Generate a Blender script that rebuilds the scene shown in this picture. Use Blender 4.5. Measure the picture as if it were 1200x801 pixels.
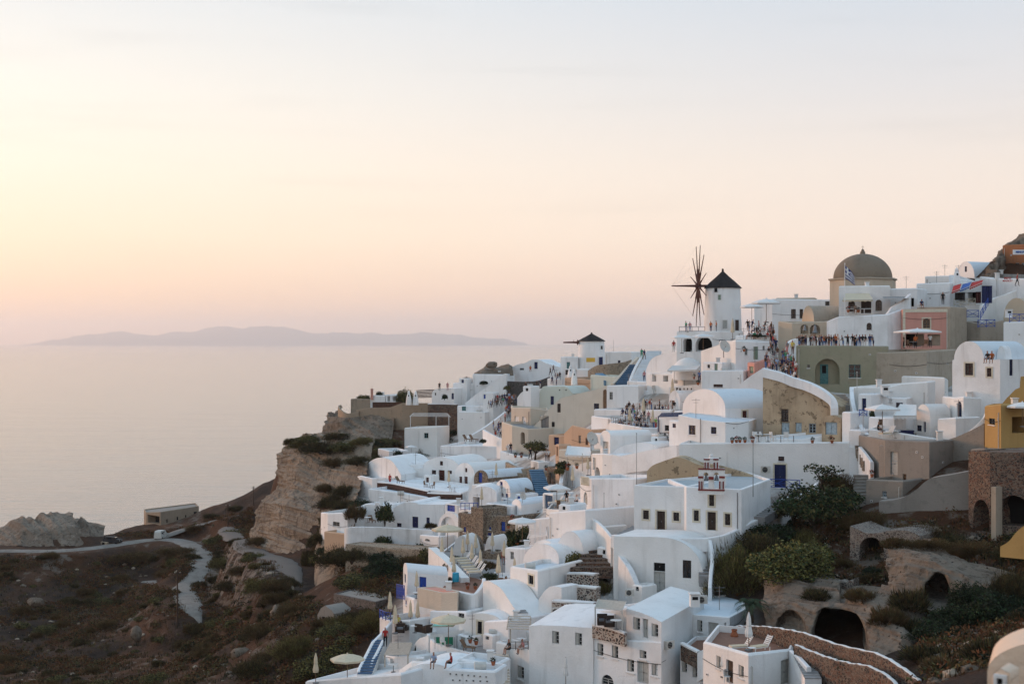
import bpy, bmesh, math, random
import numpy as np
from mathutils import Vector, Matrix
from mathutils.geometry import tessellate_polygon
for _o in list(bpy.data.objects): bpy.data.objects.remove(_o)
S = bpy.context.scene
COL = S.collection
R = math.radians
random.seed(7); np.random.seed(7)
# ------------------------------------------------------------------ camera, world, sun, exposure
F, CX, CY, CZ = 1667.0, 600.0, 400.5, 100.0     # focal length and centre in photo pixels, camera height over the sea
cam = bpy.data.cameras.new('camera'); camo = bpy.data.objects.new('camera', cam); COL.objects.link(camo)
camo.location = (0, 0, CZ); camo.rotation_euler = (R(90), 0, 0)
cam.lens = 36 * F / 1200; cam.clip_end = 90000; cam.clip_start = .5
cam.dof.use_dof = True; cam.dof.focus_distance = 185; cam.dof.aperture_fstop = 2.0
S.camera = camo
SUN_AZ, SUN_EL = -60.0, 5.0                      # degrees: to the side of the view axis, over the horizon
W = bpy.data.worlds.new('World'); S.world = W; W.use_nodes = True
nt = W.node_tree; nt.nodes.clear()
def N(nt, t, **kw):
    n = nt.nodes.new(t)
    for k, v in kw.items():
        if k.startswith('i_'): n.inputs[int(k[2:])].default_value = v
        else: setattr(n, k, v)
    return n
def L(nt, a, b): nt.links.new(a, b)
def srgb(c): return tuple(((v/255+.055)/1.055)**2.4 if v > 10 else v/255/12.92 for v in c) + (1,)
def ramp(nt, stops, interp='LINEAR'):
    n = nt.nodes.new('ShaderNodeValToRGB'); cr = n.color_ramp; cr.interpolation = interp
    while len(cr.elements) < len(stops): cr.elements.new(.5)
    for e, (p, c) in zip(cr.elements, stops): e.position = p; e.color = c if len(c) == 4 else tuple(c)+(1,)
    return n
out = N(nt, 'ShaderNodeOutputWorld')
sky = N(nt, 'ShaderNodeTexSky', sky_type='NISHITA', sun_disc=False)
sky.sun_elevation = R(SUN_EL); sky.sun_rotation = R(SUN_AZ); sky.air_density = 1.0; sky.dust_density = 1.5; sky.ozone_density = 2.0
bg1 = N(nt, 'ShaderNodeBackground'); bg1.inputs[1].default_value = .03
L(nt, sky.outputs[0], bg1.inputs[0])
tc = N(nt, 'ShaderNodeTexCoord'); sep = N(nt, 'ShaderNodeSeparateXYZ'); L(nt, tc.outputs['Generated'], sep.inputs[0])
# hazy evening veil: colour by elevation, warmer and brighter round the sun
els = [(0, (248,214,196)), (.03, (248,213,192)), (.07, (244,221,204)), (.12, (234,218,206)), (.17, (217,211,209)), (.235, (199,204,211)), (.40, (188,207,223)), (1., (166,199,230))]
cool = ramp(nt, [(p, srgb(c)) for p, c in els]); L(nt, sep.outputs[2], cool.inputs[0])
elw = [(0, (255,206,172)), (.03, (255,210,170)), (.07, (254,225,192)), (.12, (250,233,211)), (.17, (244,234,218)), (.235, (227,224,219)), (.40, (194,209,221)), (1., (166,199,230))]
warm = ramp(nt, [(p, srgb(c)) for p, c in elw]); L(nt, sep.outputs[2], warm.inputs[0])
dt = N(nt, 'ShaderNodeVectorMath', operation='DOT_PRODUCT'); L(nt, tc.outputs['Generated'], dt.inputs[0])
dt.inputs[1].default_value = (math.sin(R(SUN_AZ)), math.cos(R(SUN_AZ)), 0)
azf = N(nt, 'ShaderNodeMapRange', interpolation_type='SMOOTHSTEP'); L(nt, dt.outputs['Value'], azf.inputs[0])
azf.inputs[1].default_value = .2; azf.inputs[2].default_value = 1.0
mx = N(nt, 'ShaderNodeMix', data_type='RGBA'); L(nt, azf.outputs[0], mx.inputs[0]); L(nt, cool.outputs[0], mx.inputs[6]); L(nt, warm.outputs[0], mx.inputs[7])
# thin streaks of cloud
mp = N(nt, 'ShaderNodeMapping'); mp.inputs['Scale'].default_value = (3, 3, 42); L(nt, tc.outputs['Generated'], mp.inputs[0])
nz = N(nt, 'ShaderNodeTexNoise'); nz.inputs['Scale'].default_value = 1.7; nz.inputs['Detail'].default_value = 5; L(nt, mp.outputs[0], nz.inputs[0])
cl = N(nt, 'ShaderNodeMapRange'); L(nt, nz.outputs[0], cl.inputs[0]); cl.inputs[1].default_value = .55; cl.inputs[2].default_value = .8; cl.inputs[3].default_value = 1.0; cl.inputs[4].default_value = .93
ml = N(nt, 'ShaderNodeVectorMath', operation='SCALE'); L(nt, mx.outputs[2], ml.inputs[0]); L(nt, cl.outputs[0], ml.inputs['Scale'])
bg2 = N(nt, 'ShaderNodeBackground'); bg2.inputs[1].default_value = .835; L(nt, ml.outputs[0], bg2.inputs[0])
ad = N(nt, 'ShaderNodeAddShader'); L(nt, bg1.outputs[0], ad.inputs[0]); L(nt, bg2.outputs[0], ad.inputs[1]); L(nt, ad.outputs[0], out.inputs[0])
sl = bpy.data.lights.new('sun', 'SUN'); sl.energy = 2.0; sl.angle = R(14); sl.color = (1, .52, .30)
so = bpy.data.objects.new('sun', sl); COL.objects.link(so)
sd = Vector((math.sin(R(SUN_AZ))*math.cos(R(SUN_EL)), math.cos(R(SUN_AZ))*math.cos(R(SUN_EL)), math.sin(R(SUN_EL))))
so.rotation_euler = sd.to_track_quat('Z', 'Y').to_euler(); so.location = (-60, 60, 160)
S.view_settings.view_transform = 'Standard'; S.view_settings.look = 'None'; S.view_settings.exposure = 0.48; S.view_settings.gamma = 1
S.render.engine = 'CYCLES'
S.cycles.use_denoising = True; S.cycles.max_bounces = 6; S.cycles.diffuse_bounces = 3; S.cycles.glossy_bounces = 2; S.cycles.transmission_bounces = 2; S.cycles.volume_bounces = 2; S.cycles.transparent_max_bounces = 6
S.cycles.caustics_reflective = False; S.cycles.caustics_refractive = False; S.cycles.sample_clamp_indirect = 4
# ------------------------------------------------------------------ helpers
def P(px, py, D): return Vector(((px-CX)/F*D, D, CZ+(CY-py)/F*D))
ORG = {}
def props(o, label=None, cat=None, group=None, kind=None):
    if label: o['label'] = label
    if cat: o['category'] = cat
    if group: o['group'] = group
    if kind: o['kind'] = kind
    return o
def thing(name, label, cat, loc, group=None):
    o = bpy.data.objects.new(name, None); COL.objects.link(o); o.location = loc; o.empty_display_size = .3
    ORG[o.name] = Vector(loc)
    return props(o, label, cat, group, 'thing')
class MB:
    def __init__(s): s.v = []; s.f = []; s.m = []
    def add(s, vs, fs, m=0):
        b = len(s.v); s.v += [tuple(x) for x in vs]; s.f += [tuple(i+b for i in q) for q in fs]; s.m += [m]*len(fs)
    def quad(s, a, b, c, d, m=0): s.add([a, b, c, d], [(0, 1, 2, 3)], m)
    def poly(s, vs, m=0): s.add(vs, [tuple(range(len(vs)))], m)
    def obox(s, o, ax, ay, az, m=0):   # corner o and three edge vectors
        o, ax, ay, az = Vector(o), Vector(ax), Vector(ay), Vector(az)
        vs = [o, o+ax, o+ax+ay, o+ay, o+az, o+ax+az, o+ax+ay+az, o+ay+az]
        s.add(vs, [(0,3,2,1), (4,5,6,7), (0,1,5,4), (1,2,6,5), (2,3,7,6), (3,0,4,7)], m)
    def box(s, c, sx, sy, sz, rz=0, m=0):  # centre of the base, sizes
        u = Vector((math.cos(rz), math.sin(rz), 0)); w = Vector((-u.y, u.x, 0)); c = Vector(c)
        s.obox(c-u*sx/2-w*sy/2, u*sx, w*sy, Vector((0, 0, sz)), m)
    def tube(s, pts, r, n=6, m=0):
        pts = [Vector(p) for p in pts]; rr = r if isinstance(r, (list, tuple)) else [r]*len(pts); vs = []
        for i, p in enumerate(pts):
            t = (pts[min(i+1, len(pts)-1)]-pts[max(i-1, 0)]).normalized()
            a = t.cross(Vector((0, 0, 1)) if abs(t.z) < .9 else Vector((1, 0, 0))).normalized(); b = t.cross(a)
            vs += [p+(a*math.cos(k*2*math.pi/n)+b*math.sin(k*2*math.pi/n))*rr[i] for k in range(n)]
        fs = [(i*n+k, i*n+(k+1) % n, (i+1)*n+(k+1) % n, (i+1)*n+k) for i in range(len(pts)-1) for k in range(n)]
        fs += [tuple(range(n)), tuple((len(pts)-1)*n+k for k in range(n-1, -1, -1))]
        s.add(vs, fs, m)
    def lathe(s, c, prof, n=16, m=0, wob=None):   # prof: (radius, z)
        c = Vector(c); vs = []
        for r, z in prof:
            for k in range(n):
                a = k*2*math.pi/n; q = r*(wob(k, z) if wob else 1); vs.append(c+Vector((q*math.cos(a), q*math.sin(a), z)))
        fs = [(i*n+k, i*n+(k+1) % n, (i+1)*n+(k+1) % n, (i+1)*n+k) for i in range(len(prof)-1) for k in range(n)]
        s.add(vs, fs, m)
    def mesh(s, name, mats, org=Vector((0, 0, 0)), smooth=False):
        me = bpy.data.meshes.new(name)
        me.from_pydata([(x-org[0], y-org[1], z-org[2]) for x, y, z in s.v], [], s.f)
        for x in (mats if isinstance(mats, (list, tuple)) else [mats]): me.materials.append(x)
        me.polygons.foreach_set('material_index', s.m)
        if smooth: me.polygons.foreach_set('use_smooth', [True]*len(s.f))
        me.update(); return me
    def build(s, name, mats, parent=None, smooth=False, fix=True):
        org = ORG[parent.name] if parent else Vector((0, 0, 0))
        if not parent and s.v:
            a = np.array(s.v); org = Vector(((a[:, 0].min()+a[:, 0].max())/2, (a[:, 1].min()+a[:, 1].max())/2, a[:, 2].min()))
        me = s.mesh(name, mats, org, smooth)
        if fix:
            bm = bmesh.new(); bm.from_mesh(me); bmesh.ops.remove_doubles(bm, verts=bm.verts, dist=.0005); bmesh.ops.recalc_face_normals(bm, faces=bm.faces); bm.to_mesh(me); bm.free()
        o = bpy.data.objects.new(name, me); COL.objects.link(o)
        if parent: o.parent = parent
        else: o.location = org
        ORG[o.name] = org
        return o
def copy_tree(o, parent=None):
    c = o.copy(); COL.objects.link(c); c.parent = parent
    for ch in o.children: copy_tree(ch, c)
    return c
# ------------------------------------------------------------------ materials
def newmat(name):
    m = bpy.data.materials.new(name); m.use_nodes = True; b = m.node_tree.nodes['Principled BSDF']; b.inputs['Roughness'].default_value = .85
    b.inputs['Specular IOR Level'].default_value = .25
    return m, m.node_tree, b
def worldpos(t, scale=(1, 1, 1)):
    g = N(t, 'ShaderNodeNewGeometry'); mp = N(t, 'ShaderNodeMapping'); mp.inputs['Scale'].default_value = scale; L(t, g.outputs['Position'], mp.inputs[0]); return mp.outputs[0]
def noise(t, vec, sc, det=4, rough=.55):
    n = N(t, 'ShaderNodeTexNoise'); n.inputs['Scale'].default_value = sc; n.inputs['Detail'].default_value = det; n.inputs['Roughness'].default_value = rough; L(t, vec, n.inputs[0]); return n.outputs[0]
def mixc(t, fac, a, b):
    n = N(t, 'ShaderNodeMix', data_type='RGBA')
    if hasattr(fac, 'links'): L(t, fac, n.inputs[0])
    else: n.inputs[0].default_value = fac
    for i, c in ((6, a), (7, b)):
        if hasattr(c, 'links'): L(t, c, n.inputs[i])
        else: n.inputs[i].default_value = tuple(c)+(1,) if len(c) == 3 else c
    return n.outputs[2]
def mrange(t, v, a, b, c=0., d=1.):
    n = N(t, 'ShaderNodeMapRange', interpolation_type='SMOOTHSTEP'); L(t, v, n.inputs[0])
    for i, x in enumerate((a, b, c, d)): n.inputs[i+1].default_value = x
    return n.outputs[0]
def bump(t, b, h, s, d=.1):
    n = N(t, 'ShaderNodeBump'); n.inputs['Strength'].default_value = s; n.inputs['Distance'].default_value = d; L(t, h, n.inputs['Height']); L(t, n.outputs[0], b.inputs['Normal'])
def plaster(name, c, c2, amt=.6, crack=0, bs=.5):
    m, t, b = newmat(name)
    p = worldpos(t); st = worldpos(t, (1, 1, .12))
    n1 = noise(t, p, .35, 5); n2 = noise(t, st, 1.3, 5); n3 = noise(t, p, 6, 4)
    f = mrange(t, n1, .42, .72, 0, amt); col = mixc(t, f, c, c2)
    f2 = mrange(t, n2, .52, .75, 0, amt*.8); dk = tuple(x*.72 for x in c2); col = mixc(t, f2, col, dk)
    oi = N(t, 'ShaderNodeObjectInfo'); col = mixc(t, mrange(t, oi.outputs['Random'], 0, 1, 0, .55), col, tuple(x*y for x, y in zip(c, (.86, .86, .85)))); wn_ = N(t, 'ShaderNodeTexWhiteNoise', noise_dimensions='1D'); L(t, oi.outputs['Random'], wn_.inputs['W']); col = mixc(t, mrange(t, wn_.outputs['Value'], .4, 1, 0, .5), col, tuple(x*y for x, y in zip(c, (.97, .92, .85))))
    f3 = mrange(t, n3, .3, .7, 0, .22*amt+.04); col = mixc(t, f3, col, tuple(x*.8 for x in c))
    if crack:
        n4 = noise(t, p, 1.1, 8, .7); f4 = mrange(t, n4, .56, .6, 0, crack); col = mixc(t, f4, col, tuple(x*.62 for x in c2))
    L(t, col, b.inputs['Base Color']); b.inputs['Roughness'].default_value = .9
    a = N(t, 'ShaderNodeMath', operation='ADD'); L(t, n3, a.inputs[0]); L(t, noise(t, p, 1.2, 3), a.inputs[1]); bump(t, b, a.outputs[0], bs, .08)
    return m
def stonework(name, mortar, cols, sc=2.2, mw=.09, bs=1.):
    m, t, b = newmat(name); p = worldpos(t, (1, 1, 1.35))
    wn = N(t, 'ShaderNodeTexNoise'); wn.inputs['Scale'].default_value = 1.5; L(t, p, wn.inputs[0])
    vm = N(t, 'ShaderNodeVectorMath', operation='MULTIPLY_ADD'); L(t, wn.outputs['Color'], vm.inputs[0]); vm.inputs[1].default_value = (.35, .35, .35); L(t, p, vm.inputs[2])
    v1 = N(t, 'ShaderNodeTexVoronoi', feature='DISTANCE_TO_EDGE'); v2 = N(t, 'ShaderNodeTexVoronoi')
    for v in (v1, v2): v.inputs['Scale'].default_value = sc; L(t, vm.outputs[0], v.inputs['Vector'])
    sp = N(t, 'ShaderNodeSeparateColor'); L(t, v2.outputs['Color'], sp.inputs[0])
    rp = ramp(t, [(i/len(cols), c) for i, c in enumerate(cols)], 'CONSTANT'); L(t, sp.outputs[0], rp.inputs[0])
    col = mixc(t, mrange(t, noise(t, p, 5, 4), .3, .7, 0, .4), rp.outputs[0], tuple(x*.6 for x in cols[0]))
    f = mrange(t, v1.outputs['Distance'], mw*.5, mw); col = mixc(t, f, mortar, col)
    col = mixc(t, mrange(t, noise(t, p, .4, 4), .5, .75, 0, .45), col, mortar)
    L(t, col, b.inputs['Base Color']); bump(t, b, f, bs, .07); return m
def plain(name, c, rough=.8, var=.25, sc=4, metal=0, spec=.25):
    m, t, b = newmat(name); p = worldpos(t)
    col = mixc(t, mrange(t, noise(t, p, sc, 4), .3, .7), c, tuple(x*(1-var) for x in c)); L(t, col, b.inputs['Base Color'])
    b.inputs['Roughness'].default_value = rough; b.inputs['Metallic'].default_value = metal; b.inputs['Specular IOR Level'].default_value = spec; return m
M = {}
M['white'] = plaster('white limewash', (.83,.83,.82), (.62,.61,.59), .68)
M['white2'] = plaster('weathered white plaster', (.74,.735,.72), (.55,.53,.50), .8)
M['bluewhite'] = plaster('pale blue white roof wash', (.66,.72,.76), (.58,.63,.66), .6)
M['sunlitwhite'] = plaster('sunlit white plaster', (.74,.56,.42), (.66,.49,.36), .4)  # warm sun glow put into the colour of the near white roof
M['greyroof'] = plaster('blue grey flat roof', (.40,.45,.48), (.34,.37,.39), .7)
M['cream'] = plaster('cream plaster', (.62,.53,.43), (.52,.43,.34), .6)
M['greige'] = plaster('grey cream plaster', (.60,.56,.48), (.50,.46,.39), .6)
M['mint'] = plaster('pale mint plaster', (.60,.63,.56), (.52,.54,.47), .5)
M['peach'] = plaster('peach plaster', (.60,.40,.27), (.52,.33,.22), .6)
M['pink'] = plaster('pink plaster', (.62,.31,.25), (.54,.27,.21), .8)
M['ochre'] = plaster('ochre plaster', (.44,.28,.105), (.36,.22,.08), .6)
M['rust'] = plaster('rust orange plaster', (.31,.135,.065), (.22,.10,.05), .8)
M['ruin'] = plaster('worn bare plaster', (.47,.36,.24), (.30,.22,.14), 1., .9)
M['oldgreen'] = plaster('faded green plaster', (.29,.275,.19), (.34,.30,.22), .95, .4)
M['beige'] = plaster('stained beige plaster', (.40,.34,.27), (.29,.25,.19), .9, .3)
M['cement'] = plaster('grey cement render', (.27,.245,.215), (.21,.19,.165), .8, .25)
M['bellbeige'] = plaster('sandy chapel plaster', (.52,.44,.34), (.42,.35,.27), .6)
M['dome'] = plaster('grey brown dome plaster', (.24,.19,.14), (.17,.135,.10), .9, .2)
M['retain'] = plaster('old retaining plaster', (.34,.27,.20), (.25,.195,.14), .9, .4)
M['stone'] = stonework('brown stone masonry', (.33,.27,.20), [(.15,.11,.08), (.20,.14,.09), (.11,.085,.07), (.24,.18,.13), (.13,.10,.08)], 2.9)
M['stonelight'] = stonework('tan stone masonry', (.40,.33,.25), [(.26,.21,.15), (.31,.25,.18), (.20,.16,.12), (.34,.28,.21)], 2.8)
M['redstone'] = stonework('red and black lava stone masonry', (.22,.17,.13), [(.055,.04,.035), (.13,.055,.035), (.04,.035,.033), (.17,.09,.06), (.08,.05,.04), (.2,.15,.11)], 4.2)
M['dotstone'] = stonework('lava stones in pale mortar', (.46,.40,.34), [(.05,.042,.04), (.13,.06,.045), (.06,.05,.05), (.2,.13,.1)], 2.9, .16)
M['rubble'] = stonework('rough rubble masonry', (.30,.255,.21), [(.10,.08,.07), (.16,.10,.075), (.13,.11,.095), (.21,.17,.14)], 3.6, .13)
M['brownwall'] = stonework('dark red brown stone wall', (.09,.05,.035), [(.10,.045,.03), (.13,.06,.04), (.07,.04,.03)], 4.)
M['greywall'] = stonework('dark grey stone wall', (.17,.15,.13), [(.09,.08,.075), (.13,.11,.10), (.06,.055,.05)], 3.6)
M['blue'] = plain('cobalt blue paint', (.02,.07,.36), .5, .25)
M['navy'] = plain('dark navy paint', (.012,.02,.085), .5, .3)
M['teal'] = plain('teal paint', (.08,.20,.20), .6, .3)
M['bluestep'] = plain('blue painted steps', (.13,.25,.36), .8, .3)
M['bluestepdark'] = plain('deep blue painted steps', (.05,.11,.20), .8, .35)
M['redbrown'] = plain('dark red brown paint', (.075,.02,.016), .6, .3)
M['redtrim'] = plain('dark red trim paint', (.21,.03,.025), .6, .2)
M['palegrey'] = plain('pale grey shutter paint', (.42,.42,.39), .6, .2)
M['paleblue'] = plain('faded pale blue wood', (.38,.46,.50), .7, .3)
M['greendoor'] = plain('sage green paint', (.22,.30,.22), .6, .2)
M['shutter'] = plain('white shutter paint', (.74,.72,.70), .6, .1)
M['darkwood'] = plain('dark brown wood', (.05,.032,.024), .6, .4)
M['wood'] = plain('weathered brown wood', (.22,.13,.075), .7, .4)
M['palewood'] = plain('sun bleached wood', (.46,.41,.34), .8, .25)
M['trim'] = plain('cream stone trim', (.66,.60,.47), .8, .15)
M['glass'] = plain('dark window glass', (.012,.014,.018), .12, .3, 2, 0, .5)
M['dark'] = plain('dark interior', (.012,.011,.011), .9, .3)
M['black'] = plain('black paint', (.02,.02,.022), .6, .3)
M['metal'] = plain('grey metal', (.22,.22,.22), .5, .2, 4, .6)
M['ac'] = plain('off white metal', (.55,.53,.48), .6, .15)
M['sailwood'] = plain('dark red brown spars', (.10,.035,.025), .7, .3)
M['thatch'] = plain('dark grey roof felt', (.032,.027,.026), .95, .4, 3)
M['parasol'] = plain('cream canvas', (.62,.52,.37), .9, .12)
M['canvas'] = plain('white canvas', (.72,.71,.68), .9, .1)
M['terracotta'] = plain('terracotta clay', (.33,.11,.05), .8, .2)
M['terrafloor'] = plain('terracotta terrace floor', (.26,.13,.085), .8, .2)
M['slate'] = plain('grey terrace paving', (.30,.29,.28), .9, .25, 1.5)
M['yellow'] = plain('yellow cloth', (.65,.40,.06), .8, .15)
M['green'] = plain('green cloth', (.03,.22,.13), .8, .2)
M['aqua'] = plain('pale aqua canvas', (.25,.62,.52), .9, .15)
M['turquoise'] = plain('turquoise plastic', (.03,.33,.50), .5, .15)
M['orange'] = plain('orange cloth', (.55,.13,.03), .8, .2)
M['magenta'] = plain('magenta cloth', (.45,.03,.12), .8, .2)
M['red'] = plain('red cloth', (.45,.03,.025), .8, .2)
M['flagblue'] = plain('flag blue', (.012,.022,.16), .8, .1)
M['signblue'] = plain('sign blue', (.03,.10,.35), .7, .1)
M['purple'] = plain('purple cloth', (.16,.10,.42), .8, .2)
M['skin'] = plain('skin', (.36,.19,.13), .6, .1)
M['tan'] = plain('tan skin', (.24,.12,.08), .6, .1)
M['hair'] = plain('dark hair', (.02,.014,.011), .6, .3)
M['fair'] = plain('fair hair', (.25,.15,.06), .6, .3)
for k, c in dict(cblack=(.018,.018,.02), cwhite=(.62,.60,.57), cred=(.38,.035,.03), cblue=(.10,.18,.38), cgrey=(.16,.16,.17), cpink=(.48,.22,.22), cgreen=(.04,.28,.16), cyellow=(.55,.46,.12), cnavy=(.02,.03,.09), clight=(.34,.42,.56), cbrown=(.14,.075,.045), clime=(.22,.55,.05), corange=(.5,.14,.04)).items(): M[k] = plain(k[1:]+' clothing', c, .9, .15)
for k, c, v in (('leafolive', (.11,.095,.036), .5), ('leafdark', (.018,.026,.013), .5), ('leafbrown', (.095,.058,.026), .5), ('leafgreen', (.035,.060,.022), .5), ('leaflight', (.19,.175,.055), .4), ('palm', (.04,.065,.035), .4), ('drygrass', (.15,.085,.035), .5), ('rustscrub', (.135,.055,.022), .5)):
    M[k] = plain(k, c, .95, v, .9)
M['bark'] = plain('bark', (.07,.05,.035), .95, .4)
# ------------------------------------------------------------------ the ground under everything
def _h(ix, iy, s):
    n = (ix*374761393+iy*668265263+s*982451653) & 0xffffffff; n = ((n ^ (n >> 13))*1274126177) & 0xffffffff
    return ((n ^ (n >> 16)) & 0xffff)/65535.
def vnoise(x, y, s=0):
    ix = np.floor(x).astype(np.int64); iy = np.floor(y).astype(np.int64); fx = x-ix; fy = y-iy
    fx = fx*fx*(3-2*fx); fy = fy*fy*(3-2*fy)
    a = _h(ix, iy, s); b = _h(ix+1, iy, s); c = _h(ix, iy+1, s); d = _h(ix+1, iy+1, s)
    return (a*(1-fx)+b*fx)*(1-fy)+(c*(1-fx)+d*fx)*fy
def fbm(x, y, o=5, s=0, rough=.5):
    r = 0*x; a = 1.; t = 0
    for i in range(o): r = r+a*vnoise(x*2**i+17*i, y*2**i-9*i, s+i); t += a; a *= rough
    return r/t-.5
CP = """420,800,128 500,795,122 600,800,124 700,800,126 800,800,120 880,800,112 960,800,104 1040,795,98 1100,790,92 1200,790,84 1250,760,84
980,765,115 1040,720,120 1150,700,118 985,662,133 1020,683,129 1190,650,120 1100,655,124 1150,627,127 1150,619,133 1190,617,130 1130,623,134 1080,604,136 1000,600,142 940,640,138 880,700,132 900,740,122
1180,530,143 1230,520,143 1090,540,148 1010,530,156 1050,462,172 1130,475,162 1180,410,185 1110,412,190 1040,412,190 1180,345,215 1120,335,228 1190,300,225 1240,300,225
935,412,186 920,514,168 870,524,163 800,526,166 760,572,158 870,615,146 800,630,143 740,624,145 700,655,140 760,695,134 700,735,130 620,745,132 850,752,120
640,705,138 560,725,138 540,775,126 470,745,142 440,775,136 495,705,155 560,675,155 620,655,152 560,625,172 610,605,172 680,602,160 700,565,165 640,555,195
690,525,185 740,505,190 780,478,222 830,455,215 880,455,205 900,412,205 830,392,238 885,388,234 960,384,217 1000,372,214 1060,364,217 700,475,225 640,495,245
600,505,255 740,435,264 690,434,292 650,445,302 600,445,320 560,481,303 530,502,299 500,522,295 450,517,305 415,513,317 560,505,270 600,535,225 530,545,235
470,575,232 430,595,222 520,595,210 450,625,205 390,645,215 520,645,180 420,665,198 385,605,232 405,560,258 430,535,280 350,525,298 380,510,300
300,660,240 350,705,208 400,745,170 300,765,180 200,800,190 100,800,206 0,800,220 -60,800,230 240,742,233 100,735,258 0,720,270 200,695,280
0,650,308 -60,650,308 120,645,316 240,628,322 200,617,345 60,634,330 300,640,262 292,612,312 270,604,335 285,600,338 294,640,276 255,640,300 330,655,236 365,690,205 420,700,180 440,720,160
0,900,150 100,900,145 200,900,135 300,860,140 400,860,118 520,860,106 640,880,104 760,880,100 880,880,92 1000,880,80"""
VIL = [(428,548),(470,545),(520,500),(560,462),(600,440),(680,425),(740,425),(800,385),(830,385),(960,375),(1100,345),(1260,330),(1260,480),(1130,482),(1035,515),(1000,545),(960,560),(915,590),(840,635),(838,700),(880,740),(935,800),(935,900),(420,900),(440,770),(470,690),(505,650),(430,635),(380,615)]
def inside(px, py, poly=VIL):
    c = False; j = len(poly)-1
    for i in range(len(poly)):
        (xi, yi), (xj, yj) = poly[i], poly[j]
        if (yi > py) != (yj > py) and px < (xj-xi)*(py-yi)/(yj-yi)+xi: c = not c
        j = i
    return c
def sink(px, py): return 4.2 if inside(px, py) else (1.2 if px > 985 and 480 < py < 660 else .4 if px > 440 else 0)
pts = []
for tok in CP.split():
    a = [float(x) for x in tok.split(',')]; q = P(*a); pts.append((q.x, q.y, q.z-sink(a[0], a[1])))
# beyond the ridge the land falls to the sea on the far side
for x, y, z in [(-150,365,2), (-110,385,2), (-70,385,1), (-40,380,15), (-10,385,40), (20,370,60), (50,340,80), (80,310,82), (120,290,86), (160,280,92), (-150,320,48), (-150,420,-30), (-100,430,-30), (-40,430,-20), (20,430,10), (80,400,40), (150,380,60),
                (-90,362,50), (-55,362,60), (-150,200,36), (-150,120,30), (-90,90,20), (0,60,20), (60,60,55), (90,60,72), (160,120,92), (160,200,100), (-150,40,8), (30,20,50), (0,20,16), (90,15,80), (160,30,86)]: pts.append((x, y, z))
A = np.array(pts); c = A[:, :2]/100.; z = A[:, 2]
def tps(d2): return .5*d2*np.log(np.maximum(d2, 1e-12))
d2 = ((c[:, None]-c[None])**2).sum(-1); n = len(c)
K = tps(d2)+np.eye(n)*.0015; Pm = np.c_[np.ones(n), c]
Aug = np.block([[K, Pm], [Pm.T, np.zeros((3, 3))]]); w = np.linalg.solve(Aug, np.r_[z, 0, 0, 0])
GX0, GX1, GY0, GY1, GS = -150., 160., 15., 430., 1.25
gx = np.arange(GX0, GX1+.1, GS); gy = np.arange(GY0, GY1+.1, GS); XX, YY = np.meshgrid(gx, gy)
q = np.c_[XX.ravel(), YY.ravel()]/100.; ZZ = np.zeros(len(q))
for i in range(0, len(q), 20000):
    s = q[i:i+20000]; ZZ[i:i+20000] = tps(((s[:, None]-c[None])**2).sum(-1))@w[:n]+w[n]+s@w[n+1:]
ZZ = ZZ.reshape(XX.shape)
wild = np.clip((-22-XX)/18., 0, 1)*np.clip((YY-130)/20, 0, 1)   # 1 on the open hillside
pxs = CX+XX/YY*F
amp = .15+2.2*np.clip((430-pxs)/90, 0, 1)+1.0*np.clip((pxs-985)/60, 0, 1)*np.clip((150-YY)/10, 0, 1)
rid = 1-np.abs(2*(fbm(XX/22, YY/34, 4, 3)+.5)-1)*1.
ZZ = ZZ+amp*(1.6*fbm(XX/16, YY/16, 6, 1, .55)+.9*(rid-.6))
ZZ = np.maximum(ZZ, -.8)
def ground_z(x, y):
    fx = (x-GX0)/GS; fy = (y-GY0)/GS; i = int(min(max(fx, 0), len(gx)-2)); j = int(min(max(fy, 0), len(gy)-2)); fx -= i; fy -= j
    return float((ZZ[j, i]*(1-fx)+ZZ[j, i+1]*fx)*(1-fy)+(ZZ[j+1, i]*(1-fx)+ZZ[j+1, i+1]*fx)*fy)
def hit(px, py, d0=60., d1=425.):
    kx, kz = (px-CX)/F, (CY-py)/F; D = d0
    while D < d1:
        if CZ+kz*D <= ground_z(kx*D, D):
            a, b = D-1, D
            for _ in range(12):
                m = (a+b)/2
                if CZ+kz*m <= ground_z(kx*m, m): b = m
                else: a = m
            return Vector((kx*b, b, CZ+kz*b))
        D += 1
    return None
ROADS = []
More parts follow.
